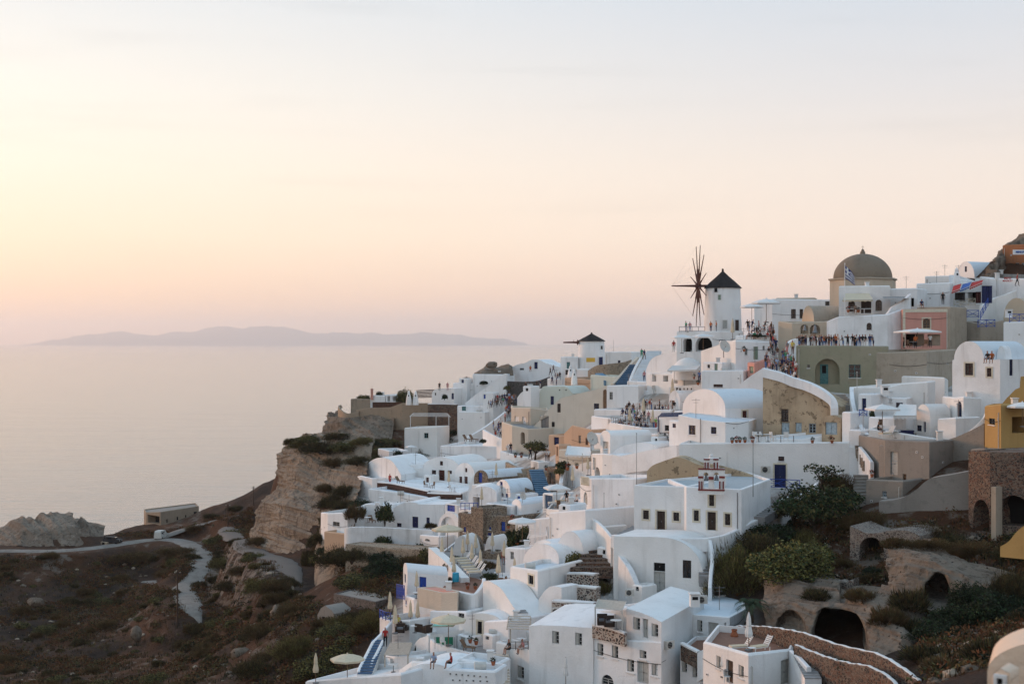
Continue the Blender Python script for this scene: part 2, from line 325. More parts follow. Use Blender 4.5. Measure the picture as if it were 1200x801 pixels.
def flatten():
    for nm_, pp, wd, mt in (('dirt_road', [(-30,646),(30,645),(80,645),(120,641),(150,635),(185,630),(212,632),(230,641),(239,655),(235,669),(222,682),(215,694),(222,706),(231,718),(236,731)], 5.6, 'roaddust'), ('dirt_track', [(168,681),(185,681),(202,684),(216,692)], 6., 'roaddust'), ('dirt_track', [(190,629),(215,618),(240,612),(262,607),(285,602)], 3.2, 'roaddust'), ('paved_track', [(268,616),(284,631),(298,645),(318,652),(336,660),(349,671),(354,688)], 5., 'tracksurface')):
        q = []
        for a_, b_ in zip(pp[:-1], pp[1:]):
            for k in range(8):
                h_ = hit(a_[0]+(b_[0]-a_[0])*k/8, a_[1]+(b_[1]-a_[1])*k/8)
                if h_: q.append(h_)
        zq = [p.z for p in q]
        for _ in range(60): zq = [zq[0]]+[(zq[i-1]+zq[i]*2+zq[i+1])/4 for i in range(1, len(zq)-1)]+[zq[-1]]
        for _ in range(12): q = [q[0]]+[(q[i-1]+q[i]*2+q[i+1])/4 for i in range(1, len(q)-1)]+[q[-1]]
        for p, z_ in zip(q, zq): p.z = z_
        # even spacing
        r = [q[0]]
        for p in q[1:]:
            while (p-r[-1]).length > 1.2: r.append(r[-1]+(p-r[-1]).normalized()*1.2)
        for _ in range(10): r = [r[0]]+[(r[i-1]+r[i]*2+r[i+1])/4 for i in range(1, len(r)-1)]+[r[-1]]
        ROADS.append((nm_, r, wd, mt))
    for nm_, r, wd, mt in reversed(ROADS):
        ra = np.array([tuple(p) for p in r])
        best = np.full(ZZ.shape, 1e9); zr = np.zeros(ZZ.shape)
        x0, x1, y0, y1 = ra[:, 0].min()-12, ra[:, 0].max()+12, ra[:, 1].min()-12, ra[:, 1].max()+12
        i0, i1 = max(0, int((x0-GX0)/GS)), int((x1-GX0)/GS)+1; j0, j1 = max(0, int((y0-GY0)/GS)), int((y1-GY0)/GS)+1
        sub_ = (slice(j0, j1), slice(i0, i1)); X_, Y_ = XX[sub_], YY[sub_]; bs = np.full(X_.shape, 1e9); zz = np.zeros(X_.shape)
        for p in ra:
            d_ = (X_-p[0])**2+(Y_-p[1])**2; m_ = d_ < bs; bs[m_] = d_[m_]; zz[m_] = p[2]
        wt = np.clip(1-(np.sqrt(bs)-wd/2-1.2)/5.5, 0, 1); wt = wt*wt*(3-2*wt); ZZ[sub_] = ZZ[sub_]*(1-wt)+(zz-.08)*wt
flatten()
def ground_material():
    m, t, b = newmat('dry volcanic hillside'); p = worldpos(t)
    n1 = noise(t, p, .055, 7, .62); n2 = noise(t, p, .35, 6, .6); n3 = noise(t, p, 2.5, 5, .65)
    g = N(t, 'ShaderNodeNewGeometry'); sx = N(t, 'ShaderNodeSeparateXYZ'); L(t, g.outputs['Position'], sx.inputs[0])
    dust, brown, rust, dark = (.17,.145,.118), (.044,.025,.016), (.080,.034,.015), (.017,.012,.009)
    col = mixc(t, mrange(t, n2, .35, .65), dark, brown)
    col = mixc(t, mrange(t, n1, .40, .60, 0, .9), col, rust)
    mul = N(t, 'ShaderNodeMath', operation='ADD'); L(t, n1, mul.inputs[0]); L(t, n2, mul.inputs[1])
    col = mixc(t, mrange(t, mul.outputs[0], 1.10, 1.24, 0, .75), col, dust)
    dv_ = N(t, 'ShaderNodeAttribute', attribute_name='dust'); dm = N(t, 'ShaderNodeMath', operation='MULTIPLY'); L(t, dv_.outputs['Fac'], dm.inputs[0]); L(t, mrange(t, n2, .38, .6), dm.inputs[1]); col = mixc(t, dm.outputs[0], col, (.185,.158,.13))
    col = mixc(t, mrange(t, n3, .55, .75, 0, .5), col, dark)
    av = N(t, 'ShaderNodeAttribute', attribute_name='paved'); pc = mixc(t, mrange(t, n2, .4, .62), (.62,.60,.57), (.34,.31,.27)); col = mixc(t, av.outputs['Fac'], col, pc)
    L(t, col, b.inputs['Base Color']); a = N(t, 'ShaderNodeMath', operation='ADD'); L(t, n3, a.inputs[0]); L(t, n2, a.inputs[1]); bump(t, b, a.outputs[0], 1., .5); b.inputs['Roughness'].default_value = 1
    return m
def rock_material(name, a, b_, c_, st=1.):
    m, t, b = newmat(name); p = worldpos(t); lay = worldpos(t, (1., 1., .4))
    n1 = noise(t, p, .12, 8, .62); n2 = noise(t, lay, .8, 6, .6); n3 = noise(t, p, 1.6, 7, .7)
    col = mixc(t, mrange(t, n1, .38, .64), a, b_); col = mixc(t, mrange(t, n2, .5, .7, 0, .55*st), col, c_)
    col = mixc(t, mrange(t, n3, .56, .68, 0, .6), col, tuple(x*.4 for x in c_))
    n5 = noise(t, worldpos(t, (1, 1, .3)), .9, 8, .7); col = mixc(t, mrange(t, n5, .53, .60, 0, .55), col, tuple(x*.45 for x in c_)); col = mixc(t, mrange(t, noise(t, p, .5, 6, .65), .55, .66, 0, .5), col, tuple(min(1, x*1.25) for x in a))  # dark streaks paint occlusion-like shade of cracks into the rock colour
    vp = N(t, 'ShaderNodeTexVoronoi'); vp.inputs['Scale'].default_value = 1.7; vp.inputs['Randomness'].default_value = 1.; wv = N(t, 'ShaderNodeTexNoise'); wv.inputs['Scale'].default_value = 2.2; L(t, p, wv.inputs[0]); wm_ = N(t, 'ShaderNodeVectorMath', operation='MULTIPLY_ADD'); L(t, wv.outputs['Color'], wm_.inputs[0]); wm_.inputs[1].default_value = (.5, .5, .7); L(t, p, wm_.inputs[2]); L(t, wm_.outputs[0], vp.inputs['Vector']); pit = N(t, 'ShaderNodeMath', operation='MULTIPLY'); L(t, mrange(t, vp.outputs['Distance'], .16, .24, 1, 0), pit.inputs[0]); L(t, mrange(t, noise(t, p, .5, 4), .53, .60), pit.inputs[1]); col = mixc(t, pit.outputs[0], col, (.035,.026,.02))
    L(t, col, b.inputs['Base Color']); ad = N(t, 'ShaderNodeMath', operation='ADD'); L(t, n3, ad.inputs[0]); L(t, n2, ad.inputs[1]); bump(t, b, ad.outputs[0], 1., .6); b.inputs['Roughness'].default_value = 1
    return m
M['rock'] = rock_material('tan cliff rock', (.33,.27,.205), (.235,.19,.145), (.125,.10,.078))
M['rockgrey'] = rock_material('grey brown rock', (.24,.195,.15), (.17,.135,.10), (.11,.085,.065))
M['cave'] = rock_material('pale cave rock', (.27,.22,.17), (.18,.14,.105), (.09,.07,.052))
M['roaddust'] = plaster('pale dusty road', (.235,.215,.19), (.15,.13,.11), 1., .3, 1.); M['tracksurface'] = plaster('worn track surface', (.15,.135,.12), (.19,.165,.14), 1., .2, 1.)
def grid_obj(name, X, Y, Z, mat, kind='structure', smooth=True, parent=None):
    h, w_ = X.shape; v = np.c_[X.ravel(), Y.ravel(), Z.ravel()]
    i = np.arange(h*w_).reshape(h, w_); f = np.c_[i[:-1, :-1].ravel(), i[:-1, 1:].ravel(), i[1:, 1:].ravel(), i[1:, :-1].ravel()]
    org = ORG[parent.name] if parent else np.array([(v[:, 0].min()+v[:, 0].max())/2, (v[:, 1].min()+v[:, 1].max())/2, v[:, 2].min()])
    v = v-np.array(org)
    me = bpy.data.meshes.new(name); me.vertices.add(len(v)); me.vertices.foreach_set('co', v.ravel()); me.loops.add(f.size); me.loops.foreach_set('vertex_index', f.ravel())
    me.polygons.add(len(f)); me.polygons.foreach_set('loop_start', np.arange(0, f.size, 4)); me.polygons.foreach_set('use_smooth', [smooth]*len(f)); me.materials.append(mat); me.update(calc_edges=True); me.validate()
    o = bpy.data.objects.new(name, me); COL.objects.link(o)
    if parent: o.parent = parent
    else: o.location = tuple(org)
    ORG[o.name] = Vector(org)
    if kind: o['kind'] = kind
    return o
_g = grid_obj('ground', XX, YY, ZZ, ground_material())
_px = CX+XX/YY*F; _py = CY-(ZZ-CZ)/YY*F
pv_ = np.array([[1. if inside(a, b-4) and inside(a-9, b+4) and inside(a+9, b+4) else 0. for a, b in zip(r1, r2)] for r1, r2 in zip(_px, _py)])
for _ in range(2): pv_[1:-1, 1:-1] = (pv_[1:-1, 1:-1]*2+pv_[:-2, 1:-1]+pv_[2:, 1:-1]+pv_[1:-1, :-2]+pv_[1:-1, 2:])/6
DUST = [(226,655),(250,640),(272,628),(300,652),(340,668),(348,690),(330,705),(300,700),(262,712),(246,700)]
du_ = np.array([[1. if inside(a, b, DUST) else 0. for a, b in zip(r1, r2)] for r1, r2 in zip(_px, _py)])
for _ in range(3): du_[1:-1, 1:-1] = (du_[1:-1, 1:-1]*2+du_[:-2, 1:-1]+du_[2:, 1:-1]+du_[1:-1, :-2]+du_[1:-1, 2:])/6
at = _g.data.attributes.new('dust', 'FLOAT', 'POINT'); at.data.foreach_set('value', du_.ravel().astype(np.float32))
at = _g.data.attributes.new('paved', 'FLOAT', 'POINT'); at.data.foreach_set('value', pv_.ravel().astype(np.float32))
# sea out to the horizon
def sea_material():
    m, t, b = newmat('evening sea'); b.inputs['Base Color'].default_value = (.10,.115,.12,1); b.inputs['Roughness'].default_value = .12; b.inputs['IOR'].default_value = 1.33; b.inputs['Specular IOR Level'].default_value = .5
    p = worldpos(t, (.5, 1, 1)); n1 = noise(t, p, .22, 6, .66); n2 = noise(t, worldpos(t, (.22, 1, 1)), .016, 6, .6)
    a = N(t, 'ShaderNodeMath', operation='MULTIPLY_ADD'); L(t, n2, a.inputs[0]); a.inputs[1].default_value = 5.; L(t, n1, a.inputs[2]); bump(t, b, a.outputs[0], .33, .9); return m
sx = np.r_[-22000, -8000, -3000, -1000, 0, 1000, 3000, 8000, 22000.]; sy = np.r_[-3000, 0, 400, 1000, 2500, 6000, 14000, 25000, 50000.]
a_, b_ = np.meshgrid(sx, sy); grid_obj('sea', a_, b_, 0*a_, sea_material(), smooth=False)
# the island on the horizon
prof = [(34,405), (46,402), (58,399.5), (90,394), (120,391.5), (145,388), (165,390.5), (182,392), (205,387.5), (222,388.5), (240,385), (265,382.5), (285,384.5), (300,383.5), (330,383.5), (350,387.5), (380,390.5), (410,391.5), (430,389.5), (460,391.5), (490,390.5), (530,391.5), (560,394.5), (580,396.5), (592,396), (610,401), (622,405)]
ip = np.linspace(34, 622, 160); iy = np.interp(ip, [a for a, _ in prof], [b for _, b in prof]); Dn = 46000.
hz = np.maximum(CZ+(CY-iy)/F*Dn+190*fbm(ip/15, ip*0, 6, 5, .55), 0)
tt = np.array([-1., -.75, -.5, -.25, 0, .3, .6, 1.]); hp = np.array([-.02, .12, .38, .72, 1., .8, .45, -.02])
IX = np.array([(ip-CX)/F*Dn for _ in tt]); IY = np.array([Dn+t*1800+0*ip for t in tt]); IZ = np.array([hz*k+60*fbm(ip/6, ip*0+i, 4, 8)*(0 < i < 7)*(i != 4)*hz/300 for i, k in enumerate(hp)])
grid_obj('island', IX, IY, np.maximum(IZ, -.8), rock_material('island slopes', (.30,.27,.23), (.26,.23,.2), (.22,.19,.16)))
# ------------------------------------------------------------------ building kit
class Facet:
    """a vertical wall plane from A to B (left to right as seen from its front)"""
    def __init__(s, A, B):
        s.A = Vector((A[0], A[1], 0)); s.B = Vector((B[0], B[1], 0)); d = s.B-s.A; s.len = d.length; s.u = d/s.len; s.n = Vector((s.u.y, -s.u.x, 0))
        s.p0 = CX+A[0]/A[1]*F; s.p1 = CX+B[0]/B[1]*F
    def uz(s, px, py):
        k = (px-CX)/F; dx, dy = s.B.x-s.A.x, s.B.y-s.A.y; t = (k*s.A.y-s.A.x)/(dx-k*dy); y = s.A.y+t*dy
        return t*s.len, CZ+(CY-py)/F*y
    def w(s, u, z, o=0): q = s.A+s.u*u+s.n*o; return Vector((q.x, q.y, z))
def holepoly(u0, z0, u1, z1, arch):
    if not arch: return [(u0, z0), (u1, z0), (u1, z1), (u0, z1)]
    r = (u1-u0)/2; h = min(r, (z1-z0)*.6); c = (u0+u1)/2; zs = z1-h
    return [(u0, z0), (u1, z0)]+[(c+r*math.cos(a*math.pi/8), zs+h*math.sin(a*math.pi/8)) for a in range(9)]
def make_opening(parent, f, op, mb, wm):
    code, x0, y0, x1, y1 = op[:5]; kind, _, colr = code.partition(':'); arch = 'a' in kind[1:]
    u0, z1 = f.uz(x0, y0); u1, _ = f.uz(x1, y0); um, z0 = f.uz((x0+x1)/2, y1); _, z1 = f.uz((x0+x1)/2, y0)
    u0 = max(u0, .06); u1 = min(u1, f.len-.06); hp = holepoly(u0, z0, u1, z1, arch); k0 = kind[0]
    if k0 == 'h':
        vm = MB(); t_ = .03
        vm.poly([f.w(a, b, .006) for a, b in hp], 1)  # dark plate on the uncut wall stands for the shade inside a hole
        for a, b, c_, d_ in ((u0-t_, z0, t_, z1-z0), (u1, z0, t_, z1-z0), (u0-t_, z1, u1-u0+2*t_, t_), (u0-t_, z0-t_, u1-u0+2*t_, t_)): vm.obox(f.w(a, b, 0), f.u*c_, f.n*.05, Vector((0, 0, d_)))
        vm.build('vent', [M['white2'], M['dark']], parent, fix=False); return None
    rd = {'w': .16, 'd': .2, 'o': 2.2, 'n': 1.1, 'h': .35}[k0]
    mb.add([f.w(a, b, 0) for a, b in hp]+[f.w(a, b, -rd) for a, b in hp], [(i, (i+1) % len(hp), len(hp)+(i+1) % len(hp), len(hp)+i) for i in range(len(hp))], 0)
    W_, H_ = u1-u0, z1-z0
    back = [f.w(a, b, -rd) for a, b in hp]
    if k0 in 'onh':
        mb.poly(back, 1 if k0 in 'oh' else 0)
        if k0 == 'n' and len(op) > 5:
            g = Facet(f.A-f.n*rd, f.B-f.n*rd)
            for q in op[5]:
                a, b_, c_, d_ = q[1:5]; ua, zb = g.uz(a, b_); ub, _ = g.uz(c_, b_); _, za = g.uz(a, d_)
                dm = MB(); dm.obox(g.w(ua, za, .01), g.u*(ub-ua), g.n*.06, Vector((0, 0, zb-za))); dm.obox(g.w(ua+(ub-ua)*.25, za+(zb-za)*.55, .05), g.u*(ub-ua)*.5, g.n*.05, Vector((0, 0, (zb-za)*.38)), 1)
                dm.build('door', [M[q[0]], M['dark']], parent)
        return hp
    if k0 == 'w':
        fr = MB(); t = min(.07, W_*.14); zt = z1 if not arch else z1-W_*.25
        for a, b, c_, d_ in ((u0, z0, t, H_), (u1-t, z0, t, zt-z0), (u0, z0, W_, t), (u0, zt-t, W_, t), ((u0+u1)/2-t/2, z0, t, zt-z0)): fr.obox(f.w(a, b, -rd+.01), f.u*c_, f.n*.06, Vector((0, 0, min(d_, zt-b))))
        for k in range(1, 3 if H_ > 1. else 2): fr.obox(f.w(u0, z0+(zt-z0)*k/(3 if H_ > 1. else 2)-t*.3, -rd+.01), f.u*W_, f.n*.05, Vector((0, 0, t*.6)))
        win = fr.build('window', M[colr or 'palegrey'], parent)
        pm = MB(); pm.poly([f.w(a, b, -rd+.015) for a, b in hp]); pm.build('pane', M['glass'], win, fix=False)
        if 's' in kind[1:]:
            sm = MB(); sm.obox(f.w(u0+t, z0+t, -rd+.08), f.u*(W_/2-t), f.n*.04, Vector((0, 0, H_-2*t)))
            for k in range(4): sm.obox(f.w(u0+t*1.6, z0+H_*(.1+.22*k), -rd+.12), f.u*(W_/2-2.2*t), f.n*.02, Vector((0, 0, H_*.14)))
            sm.build('shutter', M[colr or 'palegrey'], win)
        if 'z' in kind[1:]: pass
    else:
        dm = MB(); dm.add([f.w(a, b, -rd+.02) for a, b in hp], [tuple(range(len(hp)))])
        pz = ((.08, .38), (.50, .40)) if H_ > 1.6 else ((.12, .76),)
        for a, h in pz:
            for k in (0, 1): dm.obox(f.w(u0+W_*(.1+.42*k), z0+H_*a, -rd+.02), f.u*W_*.36, f.n*.04, Vector((0, 0, H_*h*(.8 if arch else 1))))
        d = dm.build('door', M[colr or 'darkwood'], parent)
        hm_ = MB(); hm_.obox(f.w(u0+W_*.47, z0+H_*.45, -rd+.05), f.u*.05, f.n*.06, Vector((0, 0, .12))); hm_.build('handle', M['metal'], d)
    if 't' in kind[1:]:
        tm = MB(); q = .16
        tm.obox(f.w(u0-q, z0-(q if k0 == 'w' else 0), 0), f.u*q, f.n*.05, Vector((0, 0, H_+(q if k0 == 'w' else 0)))); tm.obox(f.w(u1, z0-(q if k0 == 'w' else 0), 0), f.u*q, f.n*.05, Vector((0, 0, H_+(q if k0 == 'w' else 0))))
        tm.obox(f.w(u0-q, z1, 0), f.u*(W_+2*q), f.n*.055, Vector((0, 0, q)))
        if k0 == 'w': tm.obox(f.w(u0, z0-q, 0), f.u*W_, f.n*.055, Vector((0, 0, q)))
        tm.build('trim', M['trim'], parent)
    return hp
def tess(mb, f, outline, holes, m=0):
    loops = [[Vector((a, b, 0)) for a, b in outline]]+[[Vector((a, b, 0)) for a, b in h] for h in holes]
    flat = [p for l in loops for p in l]; tris = tessellate_polygon(loops)
    mb.add([f.w(p.x, p.y) for p in flat], tris, m)
def lowz(p, d=1.2): return ground_z(p[0], p[1])-d
def insetp(ps, d):
    n = len(ps); r = []; cen = sum((Vector((p.x, p.y)) for p in ps), Vector((0, 0)))/n
    for i in range(n):
        a, b, c = (Vector((ps[k % n].x, ps[k % n].y)) for k in (i-1, i, i+1)); e1 = (b-a).normalized(); e2 = (c-b).normalized()
        n1 = Vector((-e1.y, e1.x)); n2 = Vector((-e2.y, e2.x)); m = (n1+n2)
        m = m/max(m.dot(n1), .35)
        r.append(Vector((b.x+m.x*d, b.y+m.y*d, ps[i].z)))
    return r
def pick(fs, ops):
    got = [[] for _ in fs]
    for o in ops:
        m = (o[1]+o[3])/2
        for i, f in enumerate(fs):
            if f.p0 < m < f.p1: got[i].append(o); break
        else: print('opening off walls', o)
    return got
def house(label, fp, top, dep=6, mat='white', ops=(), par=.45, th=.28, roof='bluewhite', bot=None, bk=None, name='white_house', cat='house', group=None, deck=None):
    """flat roofed block: fp = [(px, depth), ...] seen wall corners, top = photo rows of the wall tops"""
    c = [Vector(((px-CX)/F*D, D, 0)) for px, D in fp]
    tops = top if isinstance(top, (list, tuple)) else None
    zs = [CZ+(CY-(tops[i] if tops else top))/F*(fp[i][1] if tops else fp[0][1]) for i in range(len(fp))]
    for q, z_ in zip(c, zs): q.z = z_
    d = c[-1]-c[0]; nb = Vector((-d.y, d.x, 0)).normalized()*dep if bk is None else Vector((bk[0], bk[1], 0))
    r = [Vector((c[-1].x+nb.x, c[-1].y+nb.y, c[-1].z)), Vector((c[0].x+nb.x, c[0].y+nb.y, c[0].z))]
    ring = c+r; n = len(ring)
    zb = min(lowz(p) for p in ring) if bot is None else CZ+(CY-bot)/F*fp[0][1]
    zb = min(zb, min(p.z for p in ring)-1.)
    t = thing(name, label, cat, (c[0].x, c[0].y, zb), group)
    mb = MB(); wm = [M[mat], M['dark']]
    fs = [Facet(ring[i], ring[(i+1) % n]) for i in range(n)]
    got = pick(fs, ops); ch = min(.13, par*.3)
    for i, f in enumerate(fs):
        za, zc = ring[i].z-ch, ring[(i+1) % n].z-ch
        holes = [h for h in (make_opening(t, f, o, mb, wm) for o in got[i]) if h]
        tess(mb, f, [(0, zb), (f.len, zb), (f.len, zc), (0, za)], holes)
    def zed(ps, dz): return [Vector((p.x, p.y, p.z+dz)) for p in ps]
    r0, r1, r2 = zed(ring, -ch), insetp(ring, ch), insetp(ring, th); r3 = zed(r2, -par)
    for a, b in ((r0, r1), (r1, r2), (r2, r3)):
        mb.add(a+b, [(i, (i+1) % n, n+(i+1) % n, n+i) for i in range(n)])
    mb.build('wall', wm, t)
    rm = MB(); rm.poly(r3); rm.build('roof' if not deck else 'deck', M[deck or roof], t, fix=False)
    if cat in ('house', 'hotel', 'church'): details(t, fs[:len(fp)-1], got, zb, r3, deck)
    return t
_dr = random.Random(17)
def details(t, fs, got, zb, deckring, deck):
    for f, os_ in zip(fs, got):
        if f.len < 3: continue
        taken = [(f.uz(o[1], o[2])[0]-.5, f.uz(o[3], o[2])[0]+.5) for o in os_]; zt = deckring[0].z
        def free(u): return all(not (a < u < b) for a, b in taken)
        u = _dr.choice((.35, f.len-.4))
        if _dr.random() < .55 and free(u): mb = MB(); mb.tube([f.w(u, zt-.1, .02), f.w(u, zt-.1, .1), f.w(u, zt-.5, .1), f.w(u, max(zb, zt-7), .1)], .045, 5); mb.build('drainpipe', M[_dr.choice(('ac', 'metal', 'white2', 'ac'))], t)
        for _ in range(_dr.randrange(3)):
            u = _dr.uniform(.6, f.len-.6); z_ = zt-_dr.uniform(.7, 2.4)
            if free(u): mb = MB(); mb.obox(f.w(u-.13, z_, .0), f.u*.26, f.n*.05, Vector((0, 0, .2))); mb.obox(f.w(u-.08, z_+.05, .03), f.u*.16, f.n*.03, Vector((0, 0, .1)), 1); mb.build('vent', [M['white2'], M['dark']], t)
        if _dr.random() < .4 and f.len > 4: # a cable sagging along the wall
            z_ = zt-_dr.uniform(.4, 1.); mb = MB(); mb.tube([f.w(f.len*k/6, z_-.25*math.sin(math.pi*k/6), .05) for k in range(7)], .022, 4); mb.build('cable', M['black'], t)
        for o in os_:
            if o[0][0] == 'w' and 't' not in o[0].split(':')[0]: u0, z_ = f.uz(o[1], o[4]); u1, _ = f.uz(o[3], o[4]); mb = MB(); mb.obox(f.w(u0-.08, z_-.09, 0), f.u*(u1-u0+.16), f.n*.12, Vector((0, 0, .08))); mb.build('sill', M['white2'], t)
    if not deck:
        q = deckring[0].lerp(deckring[2], _dr.uniform(.35, .65)); k = _dr.random()
        if k < .3: mb = MB(); mb.box((q.x, q.y, q.z), .55, .55, 1.0); mb.box((q.x, q.y, q.z+1.03), .7, .7, .1); mb.build('chimney', M['white2'], t)
        elif k < .5: mb = MB(); mb.tube([(q.x, q.y, q.z), (q.x, q.y, q.z+2.4)], .03, 5); mb.tube([(q.x-.5, q.y, q.z+2.2), (q.x+.5, q.y+.1, q.z+2.2)], .02, 4); mb.tube([(q.x-.3, q.y, q.z+1.9), (q.x+.3, q.y+.1, q.z+1.9)], .02, 4); mb.build('aerial', M['metal'], t)
        elif k < .62: mb = MB(); mb.tube([(q.x-.5, q.y, q.z+.45), (q.x+.5, q.y+.1, q.z+.45)], .34, 10); mb.build('water_tank', M['ac'], t)
def curve(pts, n=5, sm=True):
    """smooth polyline through photo points"""
    if not sm or len(pts) < 3: return list(pts)
    r = []
    for i in range(len(pts)-1):
        p0, p1, p2, p3 = pts[max(i-1, 0)], pts[i], pts[i+1], pts[min(i+2, len(pts)-1)]
        for k in range(n):
            t = k/n; r.append(tuple(.5*((2*p1[j])+(-p0[j]+p2[j])*t+(2*p0[j]-5*p1[j]+4*p2[j]-p3[j])*t*t+(-p0[j]+3*p1[j]-3*p2[j]+p3[j])*t**3) for j in range(len(p1))))
    return r+[tuple(pts[-1])]
def archpts(x0, y0, x1, y1, apex, n=14, e=1.):
    r = []
    for k in range(n+1):
        a = math.pi*(1-k/n); s = k/n; c = math.cos(a); h = math.sin(a)**e
        yb = y0+(y1-y0)*s; r.append(((x0+x1)/2+(x1-x0)/2*c, yb+(apex-(y0+y1)/2)*h))
    return r
def xhouse(label, edge, D0, D1, dep=6, bk=None, mat='white', roofm=None, ops=(), name='vaulted_house', cat='house', group=None, bot=None, taper=1., shade=True, drop=0., th=.0):
    """a facade whose top edge follows photo points, carried back in depth (barrel vaults, curved and sloping walls)"""
    ax, bx = edge[0][0], edge[-1][0]
    A = Vector(((ax-CX)/F*D0, D0, 0)); B = Vector(((bx-CX)/F*D1, D1, 0)); f = Facet(A, B)
    uz = [f.uz(x, y) for x, y in edge]
    bv = -f.n*dep if bk is None else Vector((bk[0], bk[1], 0))
    A2, B2 = A+bv, B+bv
    zb = min(lowz(p) for p in (A, B, A2, B2)) if bot is None else CZ+(CY-bot)/F*D0
    zb = min(zb, min(z_ for _, z_ in uz)-.5)
    t = thing(name, label, cat, (A.x, A.y, zb), group); mb = MB(); wm = [M[mat], M['dark']]
    fr, fl = Facet(B, B2), Facet(A2, A); got = pick([f, fr, fl], ops)
    tess(mb, f, [(0, zb), (f.len, zb)]+list(reversed(uz)), [h for h in (make_opening(t, f, o, mb, wm) for o in got[0]) if h])
    tess(mb, fr, [(0, zb), (fr.len, zb), (fr.len, uz[-1][1]-drop), (0, uz[-1][1])], [h for h in (make_opening(t, fr, o, mb, wm) for o in got[1]) if h])
    tess(mb, fl, [(0, zb), (fl.len, zb), (fl.len, uz[0][1]), (0, uz[0][1]-drop)], [h for h in (make_opening(t, fl, o, mb, wm) for o in got[2]) if h])
    fb = Facet(A2, B2); tess(mb, fb, [(0, zb), (fb.len, zb)]+[(a, b-drop) for a, b in reversed(uz)], [])
    mb.build('wall', wm, t)
    rm = MB(); n = len(uz); seg = 4; vs = []
    for s in range(seg+1):
        q = s/seg; vs += [f.w(a, b-drop*q+.004)+bv*q for a, b in uz]
    rm.add(vs, [(s*n+i, s*n+i+1, (s+1)*n+i+1, (s+1)*n+i) for s in range(seg) for i in range(n-1)])
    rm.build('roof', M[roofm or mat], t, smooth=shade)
    return t
def rwall(label, pts, h=1.1, th=.3, mat='white', cap=None, name='parapet_wall', cat='wall', bot=None, group=None, sm=True, down=False, n=5, cw=.05, ck=.1, rough=0):
    """winding wall: pts = [(px, py of the top, depth)]"""
    q = [P(*p) for p in curve(pts, n, sm)]; k = len(q); t = thing(name, label, cat, (q[0].x, q[0].y, q[0].z-h), group)
    for i, p in enumerate(q): p.z += rough*math.sin(i*2.3)*math.cos(i*.9+1); p.y += rough*.6*math.sin(i*1.7)
    mb = MB(); cm = MB(); vs = []; cv = []
    for i, p in enumerate(q):
        d = q[min(i+1, k-1)]-q[max(i-1, 0)]; d.z = 0; d.normalize(); nn = Vector((d.y, -d.x, 0)); zb = p.z-h
        if down: zb = min(zb, ground_z(p.x, p.y)-.8)
        e = .06
        prof = [(th/2, zb), (th/2, p.z-e), (th/2-e, p.z), (-th/2+e, p.z), (-th/2, p.z-e), (-th/2, zb)]
        vs += [Vector((p.x+nn.x*a, p.y+nn.y*a, z_)) for a, z_ in prof]
        cv += [Vector((p.x+nn.x*a, p.y+nn.y*a, p.z+b)) for a, b in ((th/2+cw, -ck), (th/2+cw, ck/2), (0, ck), (-th/2-cw, ck/2), (-th/2-cw, -ck))]
    mb.add(vs, [(i*6+j, i*6+j+1, (i+1)*6+j+1, (i+1)*6+j) for i in range(k-1) for j in range(5)]+[tuple(range(6)), tuple((k-1)*6+j for j in range(6))])
    mb.build('wall', M[mat], t)
    if cap:
        cm.add(cv, [(i*5+j, i*5+j+1, (i+1)*5+j+1, (i+1)*5+j) for i in range(k-1) for j in range(4)]+[tuple(range(5)), tuple((k-1)*5+j for j in range(5))]); cm.build('coping', M[cap], t)
    return t
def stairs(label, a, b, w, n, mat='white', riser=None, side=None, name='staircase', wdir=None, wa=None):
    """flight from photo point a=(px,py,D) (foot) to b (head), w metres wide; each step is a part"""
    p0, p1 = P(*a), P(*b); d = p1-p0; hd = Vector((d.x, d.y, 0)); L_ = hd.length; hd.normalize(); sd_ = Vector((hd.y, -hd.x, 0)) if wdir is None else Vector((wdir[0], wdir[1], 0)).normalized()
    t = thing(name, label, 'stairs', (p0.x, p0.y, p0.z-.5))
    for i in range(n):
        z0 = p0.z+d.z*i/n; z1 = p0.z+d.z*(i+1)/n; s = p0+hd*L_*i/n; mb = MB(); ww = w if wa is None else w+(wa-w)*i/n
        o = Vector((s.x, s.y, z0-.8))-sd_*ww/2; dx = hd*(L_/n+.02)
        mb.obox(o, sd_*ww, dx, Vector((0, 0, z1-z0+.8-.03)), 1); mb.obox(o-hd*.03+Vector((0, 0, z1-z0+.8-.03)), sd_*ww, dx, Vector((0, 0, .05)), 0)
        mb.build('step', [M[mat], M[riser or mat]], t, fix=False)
    if side:
        for sg, hh in side:
            sm = MB(); e = sd_*sg*(w/2+.12); a0, a1 = p0+e, p1+(e if wa is None else sd_*sg*(wa/2+.12)); v = sd_*.11
            sm.add([a0-v+Vector((0,0,-1)), a0+v+Vector((0,0,-1)), a1+v+Vector((0,0,-1)), a1-v+Vector((0,0,-1)), a0-v+Vector((0,0,hh)), a0+v+Vector((0,0,hh)), a1+v+Vector((0,0,hh)), a1-v+Vector((0,0,hh))], [(0,1,2,3),(4,7,6,5),(0,4,5,1),(2,6,7,3),(1,5,6,2),(0,3,7,4)])
            sm.build('side_wall', M['white'], t)
    return t
